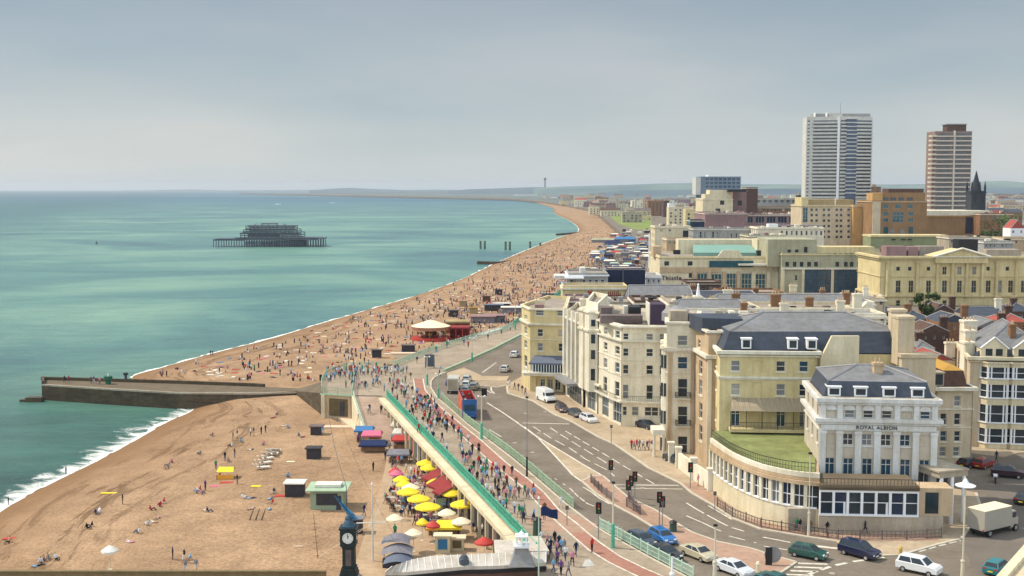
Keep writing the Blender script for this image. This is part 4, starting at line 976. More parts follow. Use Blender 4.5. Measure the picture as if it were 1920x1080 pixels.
 for cx in (1094, 1123):
  p = XY(cx, 580, Ye + 10); b3.chimney(p.x, p.y, ze(600), ZY(560, Ye + 10), 1.3, 1.6, 'trim', 3)
 r = MB(); a, c = XY(1060, 580, Ye + 8), XY(1180, 580, Ye + 6)
 return b
cream_hotel()

# ---- E. yellow hotel at the bend
def yellow_hotel():
 A = g2(994, 735); Ya = A.y; B_ = XY(1059, 650, Ya - 1); k = g2(978, 722); z = lambda y: ZY(y, Ya)
 b = Bld('yellow_hotel', 'butter yellow hotel with blue awning over a glazed balcony at the bend of the road', 'hotel', [k, A, B_, B_ + Vector((2, 26)), k + Vector((6, 20))], GZ, z(578), 'cream_yellow', 'trim')
 i = b.near_edge(A); f = b.edge(i)
 b.rows(i, [1013, 1052], [(617, 631), (643, 658)], 1.1, alt={1: 'curtain'})
 b.rows(i, [1012, 1052], [(580, 592)], 1.6, gl='curtain')
 b.rows(i, [1018, 1032, 1046], [(711, 731)], 1.1, kind='french', gl='glass')
 fl = b.edge((i - 1) % 5)
 for ya, yb in [(595, 603), (617, 631), (643, 658), (672, 694)]:
  b.win(fl, fl.L * .5 - 1.4, fl.L * .5 + 1.4, z(yb), z(ya), 'sash')
 b.band(z(609), .35, .5); b.band(z(637), .15, .12); b.band(z(578) - .35, .3, .3)
 b.finish(parapet=.6)
 u0 = f.u(1000, 680); m = MB(); m.obox(f.A, f.d, f.n, u0 - 1.6, f.L, .02, 2.4, z(701), z(697)); m.obox(f.A, f.d, f.n, u0 - 2, f.L, .02, 2.7, z(697), z(695)); bl = b.part('balcony', m, 'trim')
 m = MB()
 for k_ in range(15): uu = u0 - 1.4 + (f.L - u0 + 1.3) * k_ / 14; m.obox(f.A, f.d, f.n, uu - .06, uu + .06, 2.2, 2.32, z(695), z(680))
 m.build('balustrade', 'trim_white', bl, parent_loc(bl))
 m = MB(); m.obox(f.A, f.d, f.n, u0, f.L, .05, 1.2, z(695), z(679)); m.build('glazing', 'glass_blue', bl, parent_loc(bl))
 m = MB(); m.quad(f.p(u0 - .6, 2.3, z(677)), f.p(f.L, 2.3, z(677)), f.p(f.L, .02, z(666)), f.p(u0 + .3, .02, z(666))); m.quad(f.p(u0 - .6, 2.3, z(677) - .1), f.p(u0 + .3, .02, z(666) - .1), f.p(f.L, .02, z(666) - .1), f.p(f.L, 2.3, z(677) - .1)); m.obox(f.A, f.d, f.n, u0 - .6, f.L, 2.26, 2.32, z(680), z(677)); b.part('awning', m, 'canvas_grey_blue')
 for px in (1003, 1024, 1039, 1054):
  u = f.u(px, 715); m = MB(); m.obox(f.A, f.d, f.n, u - .25, u + .25, 0, .3, GZ, z(702)); b.part('pilaster', m, 'cream_yellow')
 p = XY(1012, 580, Ya + 9); b.chimney(p.x, p.y, z(585), ZY(562, Ya + 9), 2, 1, 'cream', 3)
 m = MB(); a, c = XY(1003, 590, Ya + 1.5), XY(1020, 590, Ya + 1.5); m.prism([tuple(a), tuple(c), (c.x, c.y + 3), (a.x, a.y + 3)], z(595), z(573)); b.part('roof_room', m, 'mauve')
 return b
yellow_hotel()

# ---- S. slim house beside the white hotel
def slim_house():
 Ya = 166.; A = XY(1756, 800, Ya); B_ = XY(1823, 800, Ya); z = lambda y: ZY(y, Ya)
 b = Bld('slim_house', 'slim cream house with dark mansard and ochre roof ridge beside the white hotel', 'house', quadfoot(A, B_, 12), GZ, z(730), 'cream_shade', 'trim')
 i = b.near_edge(A)
 b.rows(i, [1769, 1795], [(775, 797), (808, 828)], .95); b.rows(i, [1795], [(742, 762)], .95); b.rows(i, [1767, 1793], [(838, 856)], .95, gl='curtain')
 b.band(z(732), .5, .5); b.band(z(768), .15, .12); b.band(z(802), .1, .08)
 b.finish(parapet=.3)
 ft = offset_poly(b.foot, -.6); m = MB(); P1 = offset_poly(ft, -.5)
 for k in range(4): m.quad((*ft[k], z(730)), (*ft[(k + 1) % 4], z(730)), (*P1[(k + 1) % 4], z(697)), (*P1[k], z(697)))
 b.part('mansard', m, 'brick_dark')
 m = MB(); P2 = offset_poly(P1, -1.2)
 for k in range(4): m.quad((*P1[k], z(697)), (*P1[(k + 1) % 4], z(697)), (*P2[(k + 1) % 4], z(688)), (*P2[k], z(688)))
 m.prism([tuple(p) for p in P2], z(690), z(688) - .01); b.part('roof_top', m, 'ochre')
 b.dormer(b.edge(i), 1763, 2.0, z(725), z(701), 2.4, -.5, 'concrete')
slim_house()

# ---- R. bay windowed house at right
def bay_house():
 Ya = G(1860, 838).y; A = XY(1817, 750, Ya); B_ = XY(1990, 750, Ya - 2); z = lambda y: ZY(y, Ya)
 b = Bld('bay_window_house', 'tall tan house with stacked white bay windows and gabled dormers at the right edge', 'house', [A, B_, B_ + Vector((4, 20)), Vector((A.x + 4.4, A.y + 17))], GZ, z(672), 'cream_shade', 'cream')
 i = b.near_edge(A); f = b.edge(i)
 b.band(z(674), .5, .5); b.band(z(678), .2, .25); b.band(z(729), .12, .08); b.band(z(790), .12, .08)
 fl = b.edge((i - 1) % 4)
 for y in (707, 742, 792, 825):
  for k in range(3): b.win(fl, 2.5 + 5 * k, 3.6 + 5 * k, z(y), z(y) + 2.0)
 b.finish(parapet=.4)
 for cpx, wd in ((1866, 2.5), (1912, 2.4), (1965, 2.5)):
  u = f.u(cpx, 750); m = MB(); q = [(u - wd * .95, 0), (u - wd * .6, 1.2), (u + wd * .6, 1.2), (u + wd * .95, 0)]
  lev = [(686, 706), (718, 742), (756, 788), (800, 826)]
  zz = z(838); m2 = MB(); P = [f.p(a, w, 0)[:2] for a, w in q]
  fac = [Facade(P[k], P[k + 1]) for k in range(3)]
  prev = GZ
  for ya, yb in reversed(lev):
   m.prism([p for p in ccw(P)], prev, z(yb), True, False); prev = z(ya)
  m.prism([p for p in ccw(P)], prev, z(676)); m.prism([tuple(p) for p in offset_poly(ccw(P), .12)], z(679), z(676), True, True)
  by = b.part('bay', m, 'cream')
  for ya, yb in lev:
   g = MB(); core = offset_poly(ccw(P), -.12); g.prism([tuple(p) for p in core], z(yb), z(ya)); wo = g.build('window', 'glass', by, parent_loc(by))
   fr = MB()
   for fc in fac:
    for t_ in (0, 1) if fc.L < 1.8 else (0, .18, .82, 1): fr.obox(fc.A, fc.d, fc.n, fc.L * t_ - .1, fc.L * t_ + .1, -.2, .03, z(yb), z(ya))
    fr.obox(fc.A, fc.d, fc.n, 0, fc.L, -.08, .0, (z(ya) + z(yb)) / 2 - .04, (z(ya) + z(yb)) / 2 + .04); fr.obox(fc.A, fc.d, fc.n, -.05, fc.L + .05, -.2, .14, z(yb) - .14, z(yb) + .03)
   fr.build('window_frame', 'trim_white', wo, parent_loc(wo))
 for cpx in (1866, 1928):
  u = f.u(cpx, 650); m = MB(); w = 1.9; za, ze_ = z(672), z(652); zt = z(633)
  m.obox(f.A, f.d, f.n, u - w, u + w, -3.5, -.5, za, ze_)
  m.add([f.p(u - w, -.5, ze_), f.p(u + w, -.5, ze_), f.p(u, -.5, zt), f.p(u - w, -3.5, ze_), f.p(u + w, -3.5, ze_), f.p(u, -3.5, zt)], [(0, 1, 2), (5, 4, 3)]); d = b.part('dormer', m, 'cream')
  g = MB(); g.quad(f.p(u - w - .2, -.35, ze_ - .1), f.p(u, -.35, zt + .12), f.p(u, -4, zt + .12), f.p(u - w - .2, -4, ze_ - .1)); g.quad(f.p(u, -.35, zt + .12), f.p(u + w + .2, -.35, ze_ - .1), f.p(u + w + .2, -4, ze_ - .1), f.p(u, -4, zt + .12)); g.build('dormer_roof', 'slate', d, parent_loc(d))
  g = MB(); g.tube(f.p(u - w - .2, -.35, ze_ - .1), f.p(u, -.35, zt + .1), .12, 4); g.tube(f.p(u, -.35, zt + .1), f.p(u + w + .2, -.35, ze_ - .1), .12, 4); g.build('bargeboard', 'trim_white', d, parent_loc(d))
  for s_ in (-.75, .75): g = MB(); g.obox(f.A, f.d, f.n, u + s_ - .5, u + s_ + .5, -.52, -.45, z(667), z(654)); g.build('window', 'glass', d, parent_loc(d))
 ft = offset_poly(b.foot, -.9); b.hip(z(672) - .3, ft, 1.6, .7, 3.6, 'slate_dark', 'slate', ridge=5)
 p = XY(1898, 620, Ya + 3); b.chimney(p.x, p.y, z(655), z(612), .9, .9, 'brick', 2)
 for k, (px, yt, dy, w) in enumerate(((1805, 640, 5, 1.6), (1806, 618, 10, 1.7), (1806, 600, 16, 2.2))):
  p = XY(px, 640, Ya + dy); b.chimney(p.x + .8, p.y, GZ, ZY(yt, Ya + dy), w, 2.0, 'ivory', 4)
bay_house()

# ================================================================== MIDDLE DISTANCE BUILDINGS
def boxb(name, label, x0, x1, ytop, Y, depth, wall='cream', trim='trim', wins=(), cat='building', group=None, yr=None, parapet=.5, cap='felt_roof', band=True, dY=0, side=False):
 ym = (ytop + (yr or ytop + 40)) / 2
 A, B_ = XY(x0, ym, Y), XY(x1, ym, Y + dY)
 b = Bld(name, label, cat, quadfoot(A, B_, depth), GZ, ZY(ytop, Y), wall, trim, group)
 i = b.near_edge(A); f = b.edge(i)
 for spec in wins:
  pxs, rows, wpx = spec[0], spec[1], spec[2]; kw = spec[3] if len(spec) > 3 else {}
  if isinstance(pxs, tuple): a, c, n = pxs; pxs = [a + (c - a) * k / (n - 1) for k in range(n)] if n > 1 else [a]
  b.rows(i, pxs, rows, wpx * Y / FP, sill=False, **kw)
 if side:
  fl = b.edge((i - 1) % 4)
  for z_ in [GZ + 3.5 * k + 1 for k in range(1, int((b.z1 - GZ - 2) / 3.5) + 1)]:
   n = max(1, int(fl.L / 4))
   for k in range(n): b.win(fl, fl.L * (k + .5) / n - .7, fl.L * (k + .5) / n + .7, z_, z_ + 1.8, 'plain')
 if band: b.band(b.z1 - parapet - .4, .35, .35)
 b.finish(parapet=parapet, cap=cap); b.f = f; b.Y = Y
 return b
def addbox(b, name, x0, x1, y0, y1, Y, depth, mt):
 a, c = XY(x0, y0, Y), XY(x1, y0, Y); m = MB(); m.prism([tuple(a), tuple(c), (c.x, c.y + depth), (a.x, a.y + depth)], ZY(y1, Y), ZY(y0, Y), True, True); return b.part(name, m, mt)

rr = random.Random(8)
for x0, x1, yt, Y, dp, wm, rf, lb in [(1300, 1662, 588, 208, 9, 'ivory', 'lead', 'nearest long cream block behind the mansard roof'), (1256, 1420, 578, 222, 10, 'concrete', 'slate', 'grey rendered block with slate roof behind the bow fronted houses'), (1424, 1600, 577, 224, 12, 'cream', 'felt_roof', 'cream block with a flat roof and two white stacks'), (1330, 1640, 566, 243, 9, 'ivory', 'slate', 'long block with a low slate roof in the middle of the roofs'), (1262, 1440, 560, 262, 12, 'brick', 'slate_dark', 'brick block with dark roof behind the obelisk turret'), (1440, 1660, 558, 268, 12, 'cream_shade', 'lead', 'tan block with lead roof below the glass fronted hotel')]:
 b = boxb('back_street_block', lb, x0, x1, yt, Y, dp, wm, wins=[((x0 + 8, x1 - 8, 9), [(yt + 7, yt + 14)], 6)], yr=yt + 12, cap=rf, group='blocks behind the seafront hotels')
 if rf in ('slate', 'slate_dark'): b.hip(b.z1 - .4, offset_poly(b.foot, -.6), 0, 0, 1.6, rf, rf, ridge=2)
 for k in range(int((x1 - x0) / 26)):
  x = x0 + 8 + (x1 - x0 - 16) * rr.random(); w = rr.uniform(5, 17); Yk = Y + rr.uniform(1, dp - 3); addbox(b, 'roof_unit', x, min(x + w, x1), yt - rr.uniform(1.5, 5.5), yt + 3, Yk, rr.uniform(1, 2.4), rr.choice(['concrete', 'rust', 'lead', 'ivory', 'black', 'trim', 'brick', 'slate']))
 for k in range(3): p = XY(x0 + (x1 - x0) * (k + rr.uniform(.2, .8)) / 3, yt, Y + dp * .6); b.chimney(p.x, p.y, b.z1 - 1, b.z1 + rr.uniform(1.2, 2.4), rr.uniform(1, 1.9), .9, rr.choice(['ivory', 'brick', 'cream']), 3)
p = XY(1607, 560, 222); b.chimney(p.x, p.y, ZY(600, 222), ZY(550, 222), 1.5, 1.4, 'ivory', 2)
m = MB(); p = XY(1631, 580, 221); m.add([(p.x - 2.4, p.y, ZY(593, 221)), (p.x + 2.4, p.y, ZY(593, 221)), (p.x, p.y, ZY(567, 221)), (p.x - 2.4, p.y + 3, ZY(593, 221)), (p.x + 2.4, p.y + 3, ZY(593, 221)), (p.x, p.y + 3, ZY(567, 221))], [(0, 1, 2), (5, 4, 3), (1, 4, 5, 2), (0, 2, 5, 3)]); b.part('gable', m, 'ivory')
b = boxb('turret', 'small cream turret carrying a white obelisk among the dark roofs', 1301, 1316, 555, 236, 2, 'ivory', parapet=.2)
m = MB(); p = XY(1309, 550, 237); m.cyl(p.x, p.y, ZY(555, 237) - .2, ZY(532, 237), .5, .12, 6); m.cyl(p.x, p.y, ZY(534, 237), ZY(531, 237), .25, .05, 6); b.part('obelisk', m, 'trim_white')
b = boxb('slate_roofed_hall', 'long low hall with dark slate roof behind the cream hotels', 1178, 1302, 560, 262, 9, 'mauve_dark', parapet=None, band=False)
b.hip(ZY(560, 262), b.foot, 0, 0, ZY(535, 266) - ZY(560, 262), 'slate', 'slate', ridge=.6)
b = boxb('yellow_office', 'pale yellow office block with small red lettering on its parapet', 1055, 1177, 536, 282, 10, 'cream_yellow', wins=[((1066, 1085, 2), [(551, 556)], 5), ((1098, 1170, 4), [(553, 558)], 3)], yr=560)
f = b.f; m = MB(); rr = random.Random(5)
sg = MB()
for k in range(7):
 u = f.u(1140 + k * 3.6, 550); h = rr.uniform(.5, 1.0); sg.obox(f.A, f.d, f.n, u, u + .22, .05, .12, ZY(555, 282), ZY(555, 282) + h + .25); sg.obox(f.A, f.d, f.n, u, u + .38, .05, .12, ZY(555, 282), ZY(555, 282) + .2)
u = f.u(1106, 548); sg.cyl(f.A.x + u, f.A.y - .2, ZY(551, 282), ZY(546, 282), .6, .5, 8); sg.cyl(f.A.x + u - .7, f.A.y - .2, ZY(556, 282), ZY(552, 282), .4, .3, 8)
b.part('lettering', sg, 'sign_red')
for (x0, x1, yt, Y, dep, mt, lb) in [
 (1060, 1125, 560, 262, 12, 'mauve', 'mauve flat roofed block behind the panelled hotel'), (1125, 1190, 566, 246, 12, 'felt_roof', 'low block with lilac roof and skylights behind the corner hotel'),
 (1190, 1262, 563, 238, 12, 'brick_dark', 'dark brick block with cluttered roof behind the plant room'), (1255, 1300, 566, 226, 14, 'concrete', 'grey rendered block with domed roof room')]:
 b = boxb('back_building', lb, x0, x1, yt, Y, dep, mt, wins=[((x0 + 6, x1 - 6, 6), [(yt + 8, yt + 14)], 5)], yr=yt + 10)
 r2 = random.Random(x0)
 for k in range(5): xx = r2.uniform(x0 + 3, x1 - 12); addbox(b, 'roof_unit', xx, xx + r2.uniform(4, 10), yt - r2.uniform(3, 9), yt + 2, Y + r2.uniform(2, dep - 3), 2, r2.choice(['concrete', 'rust', 'black', 'trim', 'lead']))

rr = random.Random(11)
spots = [(1700, 640, 205, 'red_tile', 'brick', 46, 'red tiled'), (1765, 662, 190, 'red_tile', 'cream_shade', 52, 'bright red tiled'), (1700, 612, 232, 'slate_dark', 'brick_dark', 60, 'dark slated'), (1752, 608, 240, 'brick_dark', 'brick_dark', 56, 'rust brown roofed'), (1735, 640, 214, 'slate', 'ivory', 36, 'pale gabled'),
         (1790, 590, 262, 'slate_dark', 'brick', 60, 'long dark roofed'), (1720, 585, 270, 'slate_dark', 'brick_dark', 60, 'black roofed'), (1860, 600, 232, 'slate', 'brick_dark', 60, 'grey slated'), (1905, 590, 250, 'red_tile', 'brick', 50, 'red roofed right hand'), (1850, 578, 285, 'slate_dark', 'concrete', 70, 'wide slate roofed'),
         (1660, 572, 285, 'slate_dark', 'brick_dark', 60, 'deep blue roofed'), (1770, 572, 300, 'brick_dark', 'brick', 50, 'brown brick'), (1915, 570, 300, 'slate_dark', 'brick_dark', 50, 'dark end'), (1668, 600, 235, 'slate_dark', 'ivory', 40, 'small slate roofed')]
for k, (x, y, Y, rm, wm, w, lb) in enumerate(spots):
 b = boxb('terraced_house', lb + ' old house with tall chimney stack in the dip behind the seafront', x - w / 2, x + w / 2, y + 14, Y, 9, wm, wins=[((x - w * .3, x + w * .3, 3), [(y + 20, y + 28)], 5)], yr=y + 24, parapet=None, band=False, cat='house', group='old houses behind the seafront')
 b.hip(ZY(y + 14, Y), b.foot, 0, 0, ZY(y - 2, Y + 3) - ZY(y + 14, Y), rm, rm, ridge=.2 if k % 2 else None)
 p = XY(x + (w * .3 if k % 2 else -w * .3), y, Y + 4); b.chimney(p.x, p.y, ZY(y + 14, Y), ZY(y - rr.uniform(8, 16), Y), 1.5, .9, rr.choice(['brick', 'ivory', 'brick_dark']), 3)

def classical():
 Y = 400.; z = lambda y: ZY(y, Y)
 A, B_ = XY(1650, 520, Y), XY(2010, 520, Y); 
 b = Bld('classical_hotel', 'yellow stucco grand house with columned centre and broad triangular pediment', 'hotel', quadfoot(A, B_, 26), GZ, z(480), 'cream_yellow', 'cream_yellow')
 i = b.near_edge(A); f = b.edge(i); w = .0
 b.rows(i, [1684, 1706, 1741, 1853, 1889, 1925, 1960], [(500, 508)], 7 * Y / FP, kind='frame', sill=False)
 b.rows(i, [1771, 1799, 1827], [(500, 515)], 8 * Y / FP, kind='cross', sill=False, alt={1: 'curtain'})
 b.rows(i, [1684, 1708, 1741, 1771, 1799, 1826, 1853, 1874, 1895, 1919, 1945], [(526, 549)], 9 * Y / FP, kind='cross', sill=False)
 b.rows(i, [1684, 1708, 1741, 1771], [(563, 575)], 8 * Y / FP, sill=False)
 b.band(z(484.5), .7, .9); b.band(z(488), .3, .5); b.band(z(556), .6, .6); b.band(z(519), .3, .25)
 b.finish(parapet=1.0, cap='felt_roof')
 for px in (1757, 1785, 1812, 1841, 1868, 1719, 1663, 1905):
  u = f.u(px, 520); m = MB(); q = f.p(u, .45, 0); m.cyl(q[0], q[1], z(555), z(493), .62, .5, 10); m.cyl(q[0], q[1], z(493), z(490), .75, .85, 10); m.cyl(q[0], q[1], z(556), z(553), .85, .75, 10); b.part('column', m, 'cream_yellow')
 m = MB(); u0, u1 = f.u(1752, 480), f.u(1850, 480); um = (u0 + u1) / 2
 m.obox(f.A, f.d, f.n, u0, u1, -1, 1.4, z(493), z(481))
 m.add([f.p(u0 - .5, 1.0, z(481)), f.p(u1 + .5, 1.0, z(481)), f.p(um, 1.0, z(467)), f.p(u0 - .5, -9, z(481)), f.p(u1 + .5, -9, z(481)), f.p(um, -9, z(467))], [(0, 1, 2), (1, 4, 5, 2), (0, 2, 5, 3), (5, 4, 3)])
 pd = b.part('pediment', m, 'cream_yellow')
 m = MB(); m.tube(f.p(u0 - .8, 1.4, z(481)), f.p(um, 1.4, z(465.5)), .42, 4); m.tube(f.p(um, 1.4, z(465.5)), f.p(u1 + .8, 1.4, z(481)), .42, 4); m.obox(f.A, f.d, f.n, u0 - .9, u1 + .9, .9, 1.8, z(482), z(480)); m.build('pediment_moulding', 'trim', pd, parent_loc(pd))
 for x0, x1, y0, Yk, mt in ((1662, 1700, 462, 410, 'mauve'), (1703, 1722, 463, 412, 'mauve'), (1724, 1770, 462, 414, 'felt_roof'), (1850, 1915, 468, 414, 'concrete'), (1798, 1834, 449, 430, 'black')):
  addbox(b, 'roof_room', x0, x1, y0, 480, Yk, 6, mt)
classical()
def glass_hotel():
 Y = 440.; z = lambda y: ZY(y, Y)
 b = boxb('glass_fronted_hotel', 'pale hotel with two tall dark glazed walls and a row of small windows above', 1466, 1648, 474, Y, 30, 'pale_green', 'cream_yellow',
             wins=[([1476, 1490, 1503, 1517, 1530, 1570, 1586, 1597, 1611, 1624], [(491, 500)], 7, dict(kind='plain')), ([1566, 1576, 1586, 1596, 1606, 1616, 1630], [(472.5 + 3, 478)], 5, dict(kind='plain')), ([1493], [(516, 526), (541, 549)], 5), ([1653 - 8], [(496, 505), (520, 530)], 4)], yr=520)
 f = b.f
 for x0, x1 in ((1506, 1557), (1562, 1642)):
  m = MB(); u0, u1 = f.u(x0, 530), f.u(x1, 530); m.obox(f.A, f.d, f.n, u0, u1, .02, .3, z(564), z(506)); g = b.part('glass_wall', m, 'glass_blue')
  m = MB(); n = int((u1 - u0) / 1.6)
  for k in range(n + 1): u = u0 + (u1 - u0) * k / n; m.obox(f.A, f.d, f.n, u - .06, u + .06, .3, .42, z(564), z(506))
  for k in range(5): zz = z(564) + (z(506) - z(564)) * k / 4; m.obox(f.A, f.d, f.n, u0, u1, .3, .4, zz - .06, zz + .06)
  m.build('mullions', 'pier_iron', g, parent_loc(g))
 for x in (1468, 1505, 1560, 1644): m = MB(); u = f.u(x, 530); m.obox(f.A, f.d, f.n, max(.1, u - .5), u + .5, 0, .6, z(566), z(504)); b.part('pilaster', m, 'cream')
 m = MB(); m.obox(f.A, f.d, f.n, 0, f.L, 0, .8, z(505), z(502)); b.part('canopy', m, 'trim')
 addbox(b, 'attic', 1530, 1640, 463, 474, Y + 4, 10, 'cream_yellow'); addbox(b, 'attic', 1440, 1532, 449, 500, Y + 3, 20, 'pale_green')
 for x in (1480, 1494): addbox(b, 'louvre', x - 3, x + 3, 468, 473, Y + 2.8, .3, 'black')
 addbox(b, 'louvre', 1508, 1514, 463, 476, Y + 2.8, .3, 'black')
 addbox(b, 'green_attic', 1633, 1778, 444, 466, 520, 12, 'green_moss'); addbox(b, 'parapet_wall', 1633, 1780, 441, 444.5, 519.5, 13, 'cream_yellow')
 for x in (1676, 1694, 1706): addbox(b, 'louvre', x - 4, x + 4, 448, 450, 519.4, .3, 'black')
glass_hotel()
def letter_hotel():
 Y = 447.; z = lambda y: ZY(y, Y)
 b = boxb('seafront_hotel', 'pale peach seafront hotel with teal glass bays, glass atrium roof and dark lettering', 1237, 1466, 480, Y, 34, 'cream', 'cream_yellow',
             wins=[([1250, 1294], [(490, 498)], 9, dict(kind='plain')), ([1294.5], [(512, 521)], 6, dict(kind='plain'))], yr=520)
 f = b.f
 m = MB(); m.obox(f.A, f.d, f.n, 0, f.L * .5, 0, .35, z(511), z(501)); b.part('fascia', m, 'peach')
 for x0, x1, y0 in ((1307, 1325, 513), (1333, 1352, 514), (1362, 1379, 513), (1390, 1408, 513), (1416, 1434, 514)):
  m = MB(); u0, u1 = f.u(x0, 530), f.u(x1, 530); m.obox(f.A, f.d, f.n, u0, u1, .02, .4, z(553), z(y0)); g = b.part('glass_bay', m, 'glass_teal')
  m = MB()
  for k in range(4): u = u0 + (u1 - u0) * k / 3; m.obox(f.A, f.d, f.n, u - .07, u + .07, .4, .5, z(553), z(y0))
  for k in range(1, 4): zz = z(553) + (z(y0) - z(553)) * k / 4; m.obox(f.A, f.d, f.n, u0, u1, .4, .48, zz - .06, zz + .06)
  m.build('mullions', 'cream', g, parent_loc(g))
 for x in (1302, 1329, 1357, 1384, 1412, 1440, 1456): m = MB(); u = f.u(x, 530); m.obox(f.A, f.d, f.n, u - .7, u + .7, 0, .9, z(555), z(509)); b.part('pilaster', m, 'peach' if x < 1400 else 'cream')
 m = MB(); m.obox(f.A, f.d, f.n, f.u(1330, 490), f.u(1412, 490), .02, .5, z(501), z(489)); b.part('glass_band', m, 'glass_teal')
 m = MB(); um = f.u(1369, 480); w = f.u(1395, 480) - um
 m.add([f.p(um - w, .6, z(484)), f.p(um + w, .6, z(484)), f.p(um + w * .55, .6, z(469)), f.p(um - w * .55, .6, z(469)), f.p(um - w, -.6, z(484)), f.p(um + w, -.6, z(484)), f.p(um + w * .55, -.6, z(469)), f.p(um - w * .55, -.6, z(469))], [(0, 1, 2, 3), (7, 6, 5, 4), (3, 2, 6, 7), (1, 5, 6, 2), (0, 3, 7, 4)]); b.part('gable', m, 'cream')
 zr = z(480) - .4
 m = MB(); a, c = XY(1300, 470, Y + 9), XY(1425, 470, Y + 9); m.quad((a.x, a.y, ZY(474, a.y)), (c.x, c.y, ZY(474, a.y)), (c.x - 1, c.y + 14, ZY(459, a.y + 14)), (a.x + 2, a.y + 14, ZY(459, a.y + 14))); m.prism([tuple(a), tuple(c), (c.x - 1, c.y + 14), (a.x + 2, a.y + 14)], zr, lambda p: ZY(474, a.y) - .1 if p[1] < a.y + 1 else ZY(459, a.y + 14) - .1, False); b.part('atrium_roof', m, 'teal_roof')
 addbox(b, 'penthouse', 1272, 1432, 449, 480, Y + 25, 8, 'cream'); addbox(b, 'penthouse', 1420, 1442, 449, 482, Y + 12, 10, 'cream'); addbox(b, 'roof_room', 1420, 1430, 470, 480, Y + 8, 3, 'iron'); addbox(b, 'roof_room', 1264, 1276, 469, 477, Y + 5, 3, 'black'); addbox(b, 'roof_room', 1225, 1240, 462, 482, Y + 12, 8, 'peach')
 addbox(b, 'canopy', 1386, 1440, 495, 498, Y - 3, 3, 'trim')
 tx = bpy.data.curves.new('lettering', 'FONT'); tx.body = 'Thistle'; tx.size = 2.3; tx.extrude = .1; tx.align_x = 'CENTER'; tx.align_y = 'CENTER'; tx.space_character = 1.2; tx.offset = .04
 to = bpy.data.objects.new('tmp', tx); C.objects.link(to); me = bpy.data.meshes.new_from_object(to.evaluated_get(bpy.context.evaluated_depsgraph_get())); bpy.data.objects.remove(to)
 me.materials.append(M('mauve_dark')); o = bpy.data.objects.new('lettering', me); C.objects.link(o); o.parent = b.o
 o.location = Vector(f.p(f.u(1259, 521), .25, z(521.5))) - parent_loc(b.o); o.rotation_euler = (R(90), 0, 0)
letter_hotel()
b = boxb('flat_roofed_pavilion', 'white flat roofed beach pavilion with stepped decks at the foot of the crowded promenade', 1066, 1140, 512, 330, 16, 'grey_panel', 'trim_white', wins=[((1072, 1130, 6), [(524, 532)], 7)], yr=530)
addbox(b, 'upper_deck', 1088, 1098, 502, 514, 334, 5, 'white_stucco'); addbox(b, 'upper_deck', 1060, 1095, 520, 523, 327, 5, 'trim_white'); addbox(b, 'upper_deck', 1040, 1070, 517, 523, 333, 8, 'white_stucco')
b = boxb('dark_glass_pavilion', 'dark blue glazed box with pale flat roof beside the white pavilion', 1138, 1210, 503, 342, 10, 'canvas_navy', 'felt_roof', yr=520, parapet=.2)
addbox(b, 'glazing', 1140, 1166, 506, 531, 341.4, .5, 'glass_navy'); addbox(b, 'glazing', 1171, 1208, 506, 531, 341.4, .5, 'glass_navy'); addbox(b, 'pier', 1167, 1170, 504, 533, 341.2, .6, 'pier_iron')
b = boxb('low_white_building', 'low white building with pale roofs left of the seafront hotel', 1211, 1240, 516, 352, 12, 'white_stucco', 'trim_white', wins=[((1216, 1235, 3), [(524, 530)], 4)], yr=525)
b = boxb('low_dark_shop', 'low dark shop with navy awnings in front of the glass bays', 1287, 1352, 528, 330, 10, 'brick_dark', 'felt_roof', wins=[((1293, 1346, 5), [(537, 545)], 7)], yr=540)
b = boxb('brown_roofed_shop', 'brown roofed low shop below the glass bays', 1352, 1470, 547, 300, 12, 'brick', 'felt_roof', wins=[((1360, 1460, 8), [(555, 561)], 7)], yr=555)
o = thing('mast', 'very tall slender white mast rising from the promenade before the far hotels', 'mast', G(1218, 507)); m = MB(); p = G(1217, 507); m.cyl(p.x, p.y, GZ, ZY(438, p.y), .42, .3, 8); m.build('pole', 'trim_white', o); m = MB(); m.cyl(p.x, p.y, GZ, GZ + 1.2, .9, .6, 8); m.build('base', 'concrete', o)

